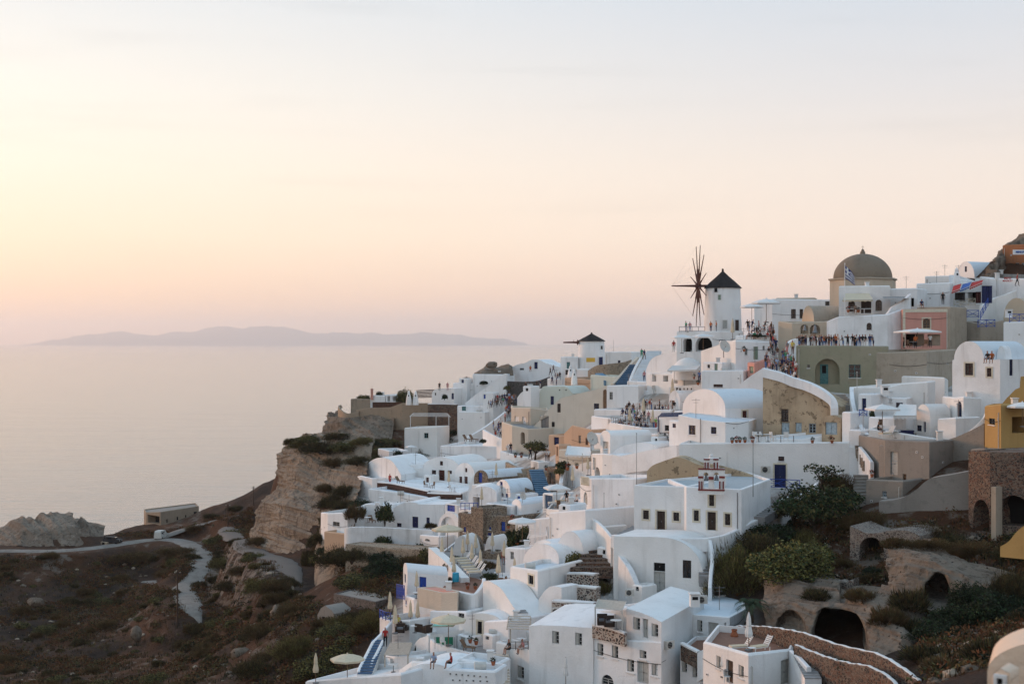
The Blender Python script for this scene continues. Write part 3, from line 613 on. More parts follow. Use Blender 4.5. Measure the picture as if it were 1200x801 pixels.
def terrace(label, pts, mat='slate', th=1.5, name='terrace', edge=None):
    """paved level: pts = photo points (px,py,D); the deck is level with the first one"""
    q = [P(*p) for p in pts]; z_ = q[0].z
    for p in q: p.z = z_
    t = thing(name, label, 'terrace', (q[0].x, q[0].y, z_-th)); n = len(q)
    mb = MB(); lo = [Vector((p.x, p.y, z_-th)) for p in q]; mb.add(q+lo, [(i, (i+1) % n, n+(i+1) % n, n+i) for i in range(n)]); mb.build('edge', M[edge or 'white2'], t)
    dm = MB(); dm.poly(q); dm.build('deck', M[mat], t, fix=False); return t
def dome(label, px, py, D, rx, h, mat='white', name='dome', cat='dome', base=1.2, fin=False, n=28):
    c = P(px, py, D); r = rx/F*D; hh = h/F*D; t = thing(name, label, cat, (c.x, c.y, c.z-base))
    mb = MB(); mb.lathe(c, [(r*1.03, -base), (r*1.03, -.05), (r*1.0, 0)]+[(r*math.cos(a), hh*math.sin(a)) for a in [k*math.pi/2/10 for k in range(1, 10)]]+[(.02, hh)], n); mb.build('shell', M[mat], t, smooth=True)
    return t
# ------------------------------------------------------------------ the village, far ridge first
house('long low white house beside the small windmill with one blue door', [(657,297),(677,296)], 418, 5, ops=[('d:teal',664,424,668,432)])
house('white house under a low dark roof dome behind the brown stone wall', [(709,287),(740,284)], 412, 6, ops=[('w:navy',724,422,727,425)])
xhouse('white house with a rounded gable and navy door on the far ridge', curve([(590,436),(598,431),(606,427),(616,425),(622,421.5),(632,421.5),(639,425),(656,430)],3), 318, 312, 7, ops=[('w:palegrey',609,431,614,433.5),('d:navy',626,424,630,432)])
rwall('dark grey stone retaining wall under the far ridge houses', [(590,446,308),(610,447,306),(630,446,304),(644,441,303)], 3.2, .5, 'greywall', name='stone_wall', down=True)
house('white block of two square windows on the far spur with a dark opening', [(531,314),(556,312)], 448.5, 6, ops=[('w:redbrown',545,454,549,459),('o',544,461.5,549,467)])
xhouse('curved white house on the far spur with a blue door and potted tree', curve([(506,462),(508,457.5),(513,455.5),(520,455),(532,455)],3), 312, 309, 6, ops=[('d:navy',529,460.5,532,467.5),('w:dark',509.5,460,511,463)])
house('tall white terrace block below the flat boulder with a bush in its niche', [(554,312),(590,309)], 438, 6, ops=[('oa',562,446,572,450)])
xhouse('long sloping white wall running down from the boulder to the far spur', [(545,472),(556,463),(568,455),(580,447),(590,438),(593,438)], 306, 305, 3.2, name='sloping_wall', cat='wall')
house('narrow white gatehouse with an open arch beside a blue sign on the far spur', [(566,300),(578,299)], 459.5, 3, ops=[('d:blue',566.6,462,569,467)])
house('white walled yard with a pale blue gate below the far spur house', [(536,303),(566,301)], 475, 5, ops=[('d:teal',541,476,546,481)])
house('low white wall block under the far spur with plants along its foot', [(537,299),(568,297)], 482, 5)
rwall('brown stone retaining wall under the far spur house', [(502,473,311),(520,473,309),(536,473.5,307)], 2.6, .4, 'redstone', 'white', name='stone_wall', down=True)
rwall('old concrete retaining wall of the ruined fort on the headland', [(418,480,323),(434,477.5,321),(458,477,318),(472,472,316),(502,472,313)], 7, .6, 'retain', name='fort_wall', sm=False, down=True)
rwall('low curved plaster wall round the lookout at the tip of the headland', [(399,474,337),(397,476,330),(401,481,325),(408,484,323),(421,482,322)], 1.5, .4, 'retain', name='lookout_wall', down=True)
house('square ruined plaster block behind the headland lookout', [(411,329),(434.5,327)], 467, 6, 'retain', name='ruined_block', cat='ruin', roof='retain')
rwall('dark brown garden wall on top of the headland fort', [(437,471,324),(455,471,322),(471,471,320)], 1.6, .4, 'brownwall', name='garden_wall')
house('low white cottage beside a red chimney on the headland', [(434,327),(451,325)], 462.8, 4)
house('tiny white kiosk with dark gaps between its posts on the headland', [(452,325),(469,323)], 462, 4, ops=[('o',454,464,457,470),('o',460,464,465,470)], name='kiosk', cat='kiosk')
house('white terrace house under an open white pergola below the headland fort', [(474,300),(489,299),(512,297)], [501,501,500], 6, ops=[('w:teal',497,507,502,513)])
house('white wall block with a small garden between the headland and the village', [(443,282),(456,276)], [525,528], 4)
# left cluster under the headland
xhouse('white vaulted cave house of small dark vents at the edge of the cliff', curve([(418,572),(424,556),(431,543),(440,537),(449,536),(458,539),(464,546),(470,556)],4), 252, 236, bk=(5,10), ops=[('d:paleblue',430,565,434,576)])
house('low white porch at the cliff edge beside the vaulted cave house', [(417,246),(422,243),(436,240)], [558,557,560], 4, ops=[('da:paleblue',418.5,566,421,575)])
xhouse('small white house of two slit windows at the end of the dark brown wall', archpts(468.5,548,481,548,541)+[(481,548),(496,548)], 243, 240, 7, ops=[('w:redbrown',473.5,550,475.5,555),('w:redbrown',474,544,475.2,546)])
xhouse('white vaulted house with a dark red door between two dark red windows', archpts(495,549,538,549,535.5), 240, 236, 9, ops=[('d:redbrown',514,550.5,521,567),('w:redbrown',506,550.5,511,561),('w:redbrown',515.5,540,519,545),('w:redbrown',524.5,551,529.5,555)])
xhouse('narrow white vaulted house of two tall dark shutters by the sloping buttress', archpts(533,556,556,556,542), 236, 232, 9, ops=[('d:redbrown',538,558,541.5,569),('d:redbrown',544,558,548,569),('w:redbrown',545,548,547.5,553)])
xhouse('long white buttress sloping beside the stone vault', [(541,600),(547,580),(552,562),(555,557),(559,556)], 220, 219, 4, name='sloping_wall', cat='wall')
house('white terrace in front of the dark red doors', [(443,231),(503,224),(541,220)], [564,573.5,577], 9, par=.3, bk=(3,11), deck='white', name='terrace', cat='terrace')
rwall('dark red brown stone parapet stepping round the terrace of the red doors', [(443,564.5,230.6),(460,566,229),(480,570,226.5),(503,575,223.5)], 1.7, .5, 'brownwall', 'white', name='stone_parapet')
rwall('dark red brown stone wall below the closed parasol of the red door terrace', [(502,577,223),(520,578,221.3),(541,578.5,219.5)], 1.7, .5, 'brownwall', 'white', name='stone_parapet', sm=False)
house('white retaining house front under the dark brown parapet', [(432,226),(470,223),(503,219)], [572,577,583], 7, ops=[('w:blue',491,585,495,591)])
xhouse('white vaulted house with a glazed navy door in the lower left garden', curve([(452,612),(456,604),(462,595),(470,590),(480,588),(488,589),(492,590.5),(520,591)],4), 210, 206, 7, ops=[('w:navy',465,612.5,470.5,617),('d:navy',483,605,490,618),('d:navy',499.5,606,503.5,613.5)])
house('white garden court with a tall glazed dark door', [(427,214),(452,212)], 590, 4, ops=[('d:navy',439.5,588.5,444,607.5)], par=.2)
house('low white outhouse with a barred window above the peach wall', [(376,219),(384,214),(407,211),(428,214)], [600,601,600,591], 6, ops=[('w:metal',390,611,398,616)], deck='slate')
house('peach plastered bastion at the foot of the white outhouse', [(380,211),(407,208)], 622, 3, 'peach', name='peach_wall', cat='wall', roof='white')
rwall('long curved white garden wall above the ragged bank', [(405,619,207),(412,617,206),(440,617,205),(480,619,203),(508,620.5,201)], 3.2, .45, 'white2', name='garden_wall', down=False)
house('white wall by the archway with a small arched gap', [(492,200),(514,196)], [626,628], 4, ops=[('oa',498,631,504,634)])
xhouse('white barrel arch porch with a blue window over it', archpts(513,618,538,614,600), 200, 196, 6, name='arched_porch', cat='house', ops=[('na',516,605,535,636,[('blue',528,608,532,620)])])
house('white box with a blue shuttered front on top of the arch porch', [(522,199),(536,197)], 589, 3, ops=[('d:blue',523.5,591.5,533,599)])
# stone house and the blue window group
house('large brown stone house of blue windows under the white vaults', [(537,190),(562,186),(604,182)], [600,603,604], 7, 'stone', name='stone_house', ops=[('w:blue',557.5,610,561,621),('w:blue',543.5,617,546,623),('d:blue',587,611,592,622),('w:blue',571.5,624,576,627),('w:blue',573,617,575.5,620)], roof='white')
house('upper brown stone block beside the closed parasol', [(552,187),(566,185)], 593, 4, 'stone', name='stone_block', cat='house')
house('small white pier with a blue hatch at the end of the stone house', [(538,193),(552,190)], 594, 3, ops=[('d:blue',544,596,547.5,602.5)])
xhouse('white vaulted box with an open shaded doorway above the stone wall', archpts(549,580,582,579,569.5,10), 196, 193, bk=(.6,5), ops=[('o',554,582,562,594)])
house('white veranda with a thin roof slab and a blue door', [(569,191),(600,188)], 589, 5, ops=[('o',570.5,591,576,602),('o',578,592,583,601),('d:blue',588,592,593.5,602.5)])
xhouse('white vaulted house with a pinkish gable and three blue windows', archpts(579.5,577,598,577,561.5), 208, 200, bk=(3.3,3), roofm='bluewhite', ops=[('w:blue',586,564,589,572),('w:blue',585,577,590,581),('w:blue',592.5,578,595.5,584)])
xhouse('white vaulted annex with one tall blue window and a long blank side', archpts(600,590,611,592,584.5), 191, 186, bk=(3.4,4.3), roofm='bluewhite', ops=[('d:blue',602,591.5,605.5,603)])
xhouse('brown stone vault with a blue door and white roof', archpts(555.5,560,572,560,550.5), 219, 217, bk=(6,5), mat='stone', roofm='bluewhite', ops=[('d:blue',560.5,553.5,565,565)], name='stone_vault')
house('white house with a low blue window between the stone vault and the box', [(553,206),(579,203)], 567, 5, ops=[('w:blue',559,569,566,571.5)])
house('rubble stone house below the blue staircase', [(603,206),(614,202),(632,201)], [576,571,577], 5, 'stone', name='stone_house', ops=[('d:blue',607,581,611,585),('w:dark',618,580,624,584)], roof='stone')
rwall('brown rubble wall in front of the potted terrace', [(594,541,232),(604,546,226),(612,549,222),(626,547,220)], 3.4, .5, 'stonelight', name='stone_wall', down=True)
house('tall brown stone pier on the uphill side of the blue stairs', [(641,214),(650,212)], [546,548], 5, 'stone', name='stone_pier', cat='wall', ops=[('d:metal',644,554,647,570)])
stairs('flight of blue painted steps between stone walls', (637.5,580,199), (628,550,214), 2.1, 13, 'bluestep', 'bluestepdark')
rwall('leaning stone wall beside the blue steps', [(630,588,198),(624,568,207),(620,550,214)], 1.6, .5, 'stone', name='stone_wall', sm=False)
# cream quarter
xhouse('long grey cream house rising along the slope with a pointed arch door', [(621.5,503),(632,493),(642,480.5),(650,472.5),(657.5,466),(678,461),(699,456),(712,452)], 250, 240, 7, mat='greige', name='cream_house', ops=[('d:metal',634,487,643,502),('w:dark',646.5,494,650,500),('w:darkwood',653,472.5,657,483),('w:navy',696,472.5,702,480),('da:wood',706.5,456,711.3,481)])
house('cream corner house with two white shuttered windows', [(599,256),(621.5,251),(643,256)], [477,477.5,480], 8, 'cream', name='cream_house', ops=[('d:shutter',603,487.5,608,497),('d:shutter',612,488,616,498)], roof='mint')
house('rounded cream terrace wall with a dark arched doorway', [(588,251),(600,246),(619,244)], [494,498,502], 6, 'cream', name='cream_house', ops=[('oa',610,506,615,520)], deck='slate')
xhouse('pale mint vaulted house with a blue door', curve([(627,473),(631,463),(636,453),(643,453),(655,452.5),(664,453.5),(671,461)],3), 272, 268, 8, mat='mint', name='mint_house', ops=[('d:navy',645,464,649,474),('w:dark',655,456,656.5,457.5),('w:dark',662.5,456,664,457.5)])
xhouse('white house with a rounded bluish roof beside the crowded lane', curve([(606,466),(612,459),(622,457),(632,455),(637,455)],3), 276, 273, 7, roofm='bluewhite')
house('peach box house on the slope with one dark window', [(662,281),(698,276)], [442,445], 7, 'peach', name='peach_house', ops=[('w:dark',675,455,678,461)], roof='greige')
house('small white pier house with a blue top beside the steps of the crowd', [(641.5,295),(648,294)], 443, 3)
house('white ledge house below the small windmill', [(662,288),(690,286)], 432, 5, ops=[('w:darkwood',662.5,433,667,439),('w:darkwood',672,432,676,437)])
house('peach arched hut with a navy door', [(643,227),(661,225)], 509, 4, 'peach', name='peach_hut', cat='hut', ops=[('d:navy',649,512,655,521)], roof='peach')
house('long peach wall with narrow doors behind the canopy', [(661,222),(670,220),(693,216)], [507,498,503], 5, 'peach', name='peach_house', ops=[('d:metal',678,510,681,519),('d:redbrown',686,513,689,521)])
house('pale wall under the canopy beside the long peach wall', [(655,205),(693,199)], [526,527], 4, 'greige', bot=552)
house('narrow sunlit pillar house in front of the canopy', [(651,208),(655,207)], 520, 2, 'peach', name='gate_pier', cat='wall', ops=[('o',652,523,654,534)])
# windmill terrace and the white steps
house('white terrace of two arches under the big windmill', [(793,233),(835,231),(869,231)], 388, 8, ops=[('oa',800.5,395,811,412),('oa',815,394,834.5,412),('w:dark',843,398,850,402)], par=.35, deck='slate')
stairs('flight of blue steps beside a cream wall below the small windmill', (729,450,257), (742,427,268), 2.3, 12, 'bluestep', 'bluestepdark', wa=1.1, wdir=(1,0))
rwall('cream parapet climbing beside the blue steps', [(718,449,258),(729,437,263),(738,427,268),(747,418,274)], 1.6, .6, 'cream', down=True)
stairs('broad flight of white steps climbing to the windmill terrace', (748,446,254), (767,411,268), 2.6, 17, 'white', 'bluewhite', wdir=(1,0))
rwall('white parapet between the blue steps and the white steps', [(737,450,253),(741,438,258),(749,422,264),(757,412,268)], 1.6, .5, down=True)
rwall('tan stone wall curving below the small windmill', [(690,434,284),(700,428,282),(715,426,280),(731,424,279),(740,421,279)], 2.4, .5, 'stonelight', name='stone_wall', down=True)
house('pale mint terrace wall at the foot of the blue steps', [(692,271),(722,266)], [439,441], 5, 'mint', roof='mint')
rwall('short flight edge of blue paint beside the mint wall', [(702,437,274),(708,441,271),(713,446,268)], .9, 1.6, 'bluestep', name='blue_ramp', cat='ramp')
house('white retaining house below the broad steps', [(735,250),(784,244),(793,246)], [446,448,448], 6, deck='white')
house('white box house with a cream cornice beside the pointed arch door', [(711,239),(748,236)], [451.5,451.5], 6, ops=[('w:palegrey',714,459,718,468)])
house('white ledge wall behind the crowded cafe', [(748,239),(772,236),(790,237)], [455,461,466], 4)
xhouse('long low white vault in front of the windmill terrace', curve([(757,433),(763,421),(775,415),(795,411.5),(815,410),(825,411)],4), 243, 232, 6, roofm='bluewhite')
dome('low white dome behind the cafe canopy', 806, 436, 229, 18, 17)
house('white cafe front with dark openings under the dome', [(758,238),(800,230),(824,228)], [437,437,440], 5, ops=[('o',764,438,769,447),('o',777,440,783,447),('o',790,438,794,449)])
house('white terrace wall of small square vents below the dome', [(784,226),(822,222)], [453,450], 6, ops=[('h',792.5,454,794.5,457),('h',796,454.5,798,457),('h',801,454.5,802.5,456.5),('h',805,454.5,806.5,456.5),('h',809.5,454.5,811,456.5)], deck='white')
xhouse('small white arched hut beside the cafe with an orange lit door', archpts(784,470,797,470,457.5), 220, 218, 5, ops=[('d:wood',786.5,469,792,481)])
house('white porch of slim posts beside the arched hut', [(797,219),(809,218)], [467,466], 4, ops=[('d:peach',799,469,805,480)])
xhouse('white house with a sloping left wall and a sage green door below the windmill', [(821.5,411),(842,404),(862,397.5)], 217, 208, 6, ops=[('w:palegrey',857,408,860,415)], bk=(5,5))
house('white house front with a sage green door and a small pane', [(862,207.5),(906,209)], [399,400], 6, ops=[('w:palegrey',872.7,408,876,416),('d:greendoor',883,406,888.5,421),('w:palegrey',893.7,405,896.3,410)])
house('white block with a cream edge and one red slit window', [(822,206),(871,203)], [434,433.5], 7, ops=[('w:redbrown',836,450,847,453.5)])
xhouse('triangular white gable wall rising to the crowded stairs', [(855,463),(868,449),(880,440),(894,431),(897,430)], 197, 194, 5, ops=[])
house('little pink house with a sage door against the crowded stairs', [(876,204),(884,202),(896,203)], [424,425,421], 4, 'pink', name='pink_house', ops=[('d:greendoor',878,429,883,437)], roof='white')
house('white terrace wall with a hedge planter below the cafe crowd', [(862,215),(893,213),(910,214)], [393,391,392], 6, deck='slate')
# big vault, two-window block, long white wall
_a = Facet(((800-CX)/F*188, 188), ((850-CX)/F*176, 176))
xhouse('broad white vaulted house with a bluish roof and dark red doors', archpts(800,478,850,478.5,455.5,16), 188, 176, bk=(6.3,1.95), roofm='bluewhite', ops=[('dt:redbrown',870,481,875.5,494),('d:redbrown',880,490.5,885.5,505)])
house('white block with two navy windows below the broad vault', [(795,173),(824,169),(850,166.5),(877,170)], [486,492,494.5,493.5], 6, ops=[('w:navy',807,498,815,509),('w:navy',833,500,839.5,508)], par=.12, bk=(2,6))
house('long white retaining house with a navy door and red frame', [(796,166),(856,163.5),(930,161.5),(997,160)], [519,518.5,518,517.5], 7, ops=[('dt:navy',907.5,544,921,571),('w:redbrown',912,534.5,919,540)], par=.8, deck='white')
house('white upper terrace wall curving below the ruin', [(884,169),(940,167),(978,166),(990,166)], [513,514,508,503], 2, par=.3)
xhouse('tall ruined plaster house with a stepped white coping', [(894,438.6),(911,444),(930,450),(944,457),(958,465),(970,471),(978,477)], 172, 167, 6, mat='ruin', name='ruined_house', cat='ruin', ops=[('w:darkwood',915.5,479,924,494),('d:paleblue',915.5,494.8,925,509),('d:paleblue',932,495,939.5,506),('w:paleblue',948,496,956,507)], shade=False)
rwall('thick white coping wall stepping down along the top of the ruin', [(895,431,172.3),(915,436,171),(930,442,170),(944,446,169),(956,451,168),(968,458,167),(976,466,166.4),(978,478,166)], 1.1, .9, 'white', name='coping_wall')
xhouse('rounded plaster lean-to with a white double door at the end of the ruin', archpts(963,492,985,492,486.5), 166, 164.5, 4, mat='ruin', ops=[('d:paleblue',967,494.5,981,509)], name='lean_to', cat='shed')
# church
house('white church front with cream trimmed windows and a dark door', [(743,147),(804,144)], [568,570], 8, ops=[('wt:darkwood',753.5,597.5,760.5,608),('dt:darkwood',769.5,598.5,779.5,622),('wt:darkwood',789,600,796,610)], par=.25, roof='greyroof', name='church', cat='church')
house('white church wing under the bell tower with a dark door', [(804.3,143.2),(869,140.5),(903,149)], [570,573,561], 7.5, ops=[('wt:darkwood',813,597.5,819,610),('dt:darkwood',829,599.5,839,621),('wt:darkwood',831,579.5,837,592.5),('wt:darkwood',849.5,601.5,856,615)], par=.25, roof='greyroof', bk=(-1.,8), name='church', cat='church')
xhouse('low brown plaster ruin with a curved top behind the church roof', curve([(758,552),(765,545),(778,540),(793,535.5),(804,538),(815,543),(826,546)],3), 158, 156, 3, mat='ruin', name='ruined_wall', cat='ruin')
rwall('brown plaster wall sloping down behind the church bell tower', [(822,541,157.5),(848,546,156),(872,553,155),(900,563,153)], 2.2, .5, 'ruin', name='ruined_wall', cat='ruin', down=True)
xhouse('big white vaulted house front below the church with a half dark door', curve([(719,628),(745,628.5),(770,629),(788,631),(803,637),(815,648),(821,660),(824,676)],3), 140.2, 136, 6, ops=[('d:dark',766,659,779.5,669),('d:palegrey',766,669.3,779.5,694),('w:darkwood',800,656,810,677)])
rwall('winding white parapet along the church yard', [(718,626,143),(760,627,140),(800,630,138),(830,630,138.3)], 1.3, .45, name='parapet_wall')
terrace('pale paved church yard behind the winding parapet', [(716,629,143.4),(760,629,140.2),(832,632,138.2),(880,616,144),(868,606,150),(740,606,152)], 'slate', 1.0)
rwall('white parapet climbing from the church yard up to the navy door', [(826,630,138.4),(845,627,139),(858,622,140),(880,611,143),(898,602,146),(910,594,148),(918,583,151),(938,579,153),(960,564,156),(985,553,158)], 1.6, .45, name='parapet_wall', down=True)
stairs('grey stone steps climbing beside the church to the red post', (884,606,144), (909,590,150), 2.2, 8, 'slate', 'slate')
stairs('short grey steps at the side of the big vaulted house', (826,677,135), (823,655,139), 1.1, 6, 'slate', 'slate', wdir=(1,.2))
rwall('white side wall curving down beside the short grey steps', [(832,632,138),(835,650,136.5),(833,670,135),(832,688,133)], 1.4, .35, down=True)
rwall('ragged white boundary wall climbing from the vaulted house to the stone steps', [(752,696,136),(740,668,137.5),(728,650,140),(722,636,142)], 3, .6, 'white2', down=True)
# white masses left of the church
xhouse('tall blank white wall house with a sloping bluish roof edge', [(717,532),(726,534.5),(759,527.5),(793,521.5)], 180, 171, 9, name='white_house')
house('white balcony house with a pinkish end wall and a narrow door', [(680,168),(693,163.5),(745,159)], [558,560,560], 6, ops=[('da:palegrey',684,576,688.5,591)])
house('white stepped upper house with tall pale doors above the curved wall', [(693,187),(706,182),(727,179)], [531,531,533], 5, ops=[('d:palegrey',695,536,698,550),('d:palegrey',718,541,722,556),('oa',697,547,703,559)])
xhouse('small white gabled front with a cross and pale double door', archpts(703.5,511,715,511,504,8), 189, 186, 6, ops=[('d:palegrey',706,517,713,531)], name='chapel', cat='chapel')
house('white terrace wall with an arched niche under the cafe crowd', [(714,207),(730,200),(752,196),(771,198)], [494.5,497,500.5,501], 12, ops=[('oa',737,509.5,750,521)], deck='slate', par=.9, bk=(4,20))
house('upper white terrace of the cafe crowd with a plain parapet', [(753,219),(787,214)], [480,480], 8, deck='slate', par=.5, bk=(3,10))
house('white balcony house with a dark iron railing under the blue pergola', [(771,190),(796,187)], [487,487], 5, ops=[('w:dark',779,498,784,504.5)])
house('small white cube with one dark slit beside the balcony house', [(763,186),(771,185)], 511, 3, ops=[('w:dark',767.5,513.5,770,517.5)])
xhouse('low white vault roof joining the tall wall to the cubes', archpts(717,534,770,524,519,10), 184, 180, 5)
rwall('curved lilac white wall holding the terrace of closed parasols', [(657,566,190),(660,552,193),(666,546,194),(680,543.5,191),(693,540,189)], 3.6, .5, down=True)
house('white terrace with sunbeds below the curved wall', [(640,176),(660,172),(682,170)], [596,597,598], 9, deck='slate', par=.15, bk=(2,14))
house('tall white blank wall house between the pergola and the lava steps', [(643.5,156),(686,150)], [600,597], 7)
xhouse('white half vault leaning on the tall blank wall', archpts(651,655,684,652,622,12), 150, 147, 3)
house('white blue shaded yard with a navy bin beside the lava steps', [(684,152),(698,150)], [618,617], 4)
rwall('white wall curving down beside the upper lava steps', [(682,603,153),(696,608,150.5),(708,618,147.5),(718,630,144)], 1.6, .4, down=True)
xhouse('white vaulted roof house behind the closed parasol terrace', archpts(613,658,655,654,637,12), 152, 147, 5)
house('white house with one small dark window beside the narrow steps', [(598,144),(630,139),(652,141)], [663,668,663], 6, ops=[('wt:dark',619.5,673.5,625.5,684)])
xhouse('small white sloped chimney block beside the lava walls', [(631,702),(638,692),(644,687),(650,686.5),(658,688)], 137, 135, 2.5)
xhouse('rounded white roof shoulder below the pergola', archpts(622,645,650,643,632,8), 153, 150, 3)
# lava stone terraces
for lb, a in (('lowest tier of black and red lava stones in pale mortar', [(649,703,134),(672,704,133),(697,706,132)]), ('second tier of lava stones in pale mortar', [(657,686,138),(680,686,137),(701,688,136)])):
    rwall(lb, a, 1.75, .9, 'dotstone', 'white2', name='lava_terrace_wall', cat='wall', sm=False)
rwall('third tier of lava stones under the trailing bush', [(667,671,142),(684,671,141),(699,672,140)], 1.4, .8, 'dotstone', 'white2', name='lava_terrace_wall', cat='wall', sm=False)
stairs('upper flight of broken red and black lava steps', (694,668,143), (702,634,151), 4.4, 7, 'redstone', 'redstone', wdir=(1,0), wa=2.8)
rwall('curled top of the lava steps edged in pale mortar', [(693,628,152),(697,634,150),(703,637,149),(716,635,149)], 1., .5, 'redstone', 'white2', name='lava_wall')
# hotel along the lower edge
house('white hotel block of small paned windows beside the cream steps', [(595,130),(620,127),(695,123)], [760,760,760], 7, ops=[('ws',606,780,614,794),('ws',624,781,632,795),('ws',647,777,654.5,791.5),('d:palegrey',659.5,779,673,800.5),('ws',676,780,684,793.5)], par=.3, name='hotel', cat='hotel', deck='slate')
xhouse('upper storey of the white hotel with two pale shuttered windows and a curved roof', [(620,733),(632,732),(660,733),(695,735.5)], 126.6, 122.8, 6, ops=[('ws',647,739,655,753.5),('ws',674,741,682,755.5)], drop=-1.0, name='hotel', cat='hotel')
house('white hotel wing with an arched fanlight above the balcony', [(695.3,123),(775,117.5),(811,128)], [748,752,735], 7, ops=[('ws',700,753.5,707,767.5),('ws',717,756,724.5,770.5),('wa:palegrey',705,790,719,805),('ws',735,772,743,786.5),('d:palegrey',746.5,774.5,760,800),('ws',749.5,761.5,757.5,771),('ws',763.5,777,771,791)], par=.25, name='hotel', cat='hotel', bk=(3,8), deck='slate')
xhouse('upper floor of the white hotel wing with a pale door and window', [(734,712.5),(750,717),(764,722.5),(775,728.5)], 121, 117.6, 7, bk=(5,11), ops=[('ws',742,723,750,737.5),('d:palegrey',753,724.5,759.5,747),('ws',763.5,730.5,771.3,745.5)], name='hotel', cat='hotel')
house('white courtyard house with two pale doors and a flat grey roof', [(803,126),(855,123),(874,129)], [719,723,713], 7, ops=[('d:palegrey',804.5,727,810,752),('ws',817,726,823,739.5),('d:palegrey',830,729,842,751)], par=.12, bk=(1,8))
house('white lower courtyard floor and wall of small pale windows', [(797,120),(820,118.5),(835,119)], [758,768,758], 5, ops=[('ws',799,773,805,787),('ws',811.5,781,817.5,793)], deck='terrafloor', par=.3)
house('white guest house with a terracotta sun deck on its roof', [(824,112),(877,106),(928,110)], [751,766,760], 7, ops=[('ws',839.5,768,844.5,782),('d:darkwood',851,773,859,799.5),('ws',865.5,779,871.5,793),('d:palegrey',915,772,926,801)], par=.55, deck='terrafloor', name='guest_house')
rwall('dark red lava stone parapet of the hotel courtyard', [(799.5,753,119.6),(809,758,118.6),(819,763,117.6)], 1.4, .35, 'redstone', 'white', name='stone_parapet', sm=False)
rwall('white parapet with a stepped edge beside the lava parapet', [(819.3,764,117.4),(826,760,116.5),(833,752,115.5)], 2.4, .35, sm=False)
rwall('lava stone balcony parapet of the hotel wing', [(695.5,731,122.7),(715,735,121.2),(733,741,119.8)], 1.15, .3, 'dotstone', 'white', name='stone_parapet', sm=False)
rwall('white side wall falling beside the steps of the guest house', [(927,761,109.6),(938,770,106.5),(948,781,104)], 2.6, .35, sm=False, down=True)
stairs('grey steps beside the guest house', (953,795,102.5), (938,766,108.5), 1.2, 9, 'slate', 'white')
rwall('lava stone wall winding down from the palm to the lower corner', [(863,733,118.5),(880,733,117.5),(901,734,115),(922,737,112.5),(942,741,110),(960,747,108),(980,754,105),(1005,760,102),(1030,766,99),(1055,780,96),(1078,797,93)], 1.0, .42, 'redstone', 'white2', name='lava_wall', down=True, cw=-.06, ck=.05, rough=.05, n=6)
rwall('lower lava stone wall edged in pale mortar beside the yard', [(933,755,108),(955,764,105),(978,772,102),(1000,777,100),(1018,780,98),(1040,791,95.5),(1052,803,94)], .8, .4, 'redstone', 'white2', name='lava_wall', down=True, cw=-.06, ck=.05, rough=.05, n=6)

house('white roof terrace with wooden deck chairs beside the lane', [(516,262),(552,258),(586,255)], [522,522,523], 12, deck='white', par=.5, bk=(4,13), name='white_house')
rwall('white diagonal parapet climbing beside the crowded lane', [(548,511,271),(560,505,275),(575,495,281),(592,482,288)], 1.2, .5, down=True)
rwall('white lane parapet falling toward the potted terrace', [(567,503,264),(576,508,259),(588,514,253),(598,521,247)], 1.8, .45, down=True)
house('white stepped block below the lane beside the olive tree', [(586,243),(604,240),(622,238)], [528,533,536], 6, deck='slate')
house('stone paved landing at the head of the blue steps', [(618,219),(650,217)], [551,552], 8, 'stonelight', deck='slate', par=.05, name='landing', cat='terrace')
house('white court wall with a blue gate above the blue steps', [(622,224),(631,222)], [539,541], 2, ops=[('d:blue',625,538.5+2,630,548)])
house('white cafe court between the cream house and the crowded terrace', [(693,222),(716,216)], [487,490], 8, deck='slate', ops=[('w:dark',714.5-2,484+6,715,496)])
house('white block under the crowded cafe facing the canopy', [(692,210),(716,204)], [507,510], 6)
house('white landing house below the pointed arch door', [(696,232),(752,226)], [479,480], 8, deck='white', par=.5)
house('white low block below the ledge of the crowded cafe', [(790,210),(823,206)], [481,482], 8, deck='white')
house('white terrace below the cafe dome', [(757,240),(826,232)], [449,449], 10, deck='slate', par=.3)
house('white wall block behind the two window house', [(786,186),(802,184)], [497,497], 6)
house('white lower house under the slatted blue door', [(604,181),(640,176)], [613,612], 6)
house('tan rubble wall below the potted terrace', [(597,222),(620,219)], [553,555], 3, 'stonelight', name='rubble_house', cat='wall', roof='stonelight', par=.1)
house('brown stone wall under the canopy planter', [(655,196),(668,194)], [552,553], 2, 'stone', name='stone_wall', cat='wall', roof='stone', par=.1)
house('white court wall beside the lilac wall terrace', [(636,184),(648,182)], [577,578], 4, ops=[('d:bluestepdark',638,580,647.5,596)])
house('white rounded roof shoulder house behind the broken pergola', [(620,170),(644,167)], [608,606], 6)
house('white plinth house beside the lava tiers', [(690,128),(735,125)], [716,712], 5)

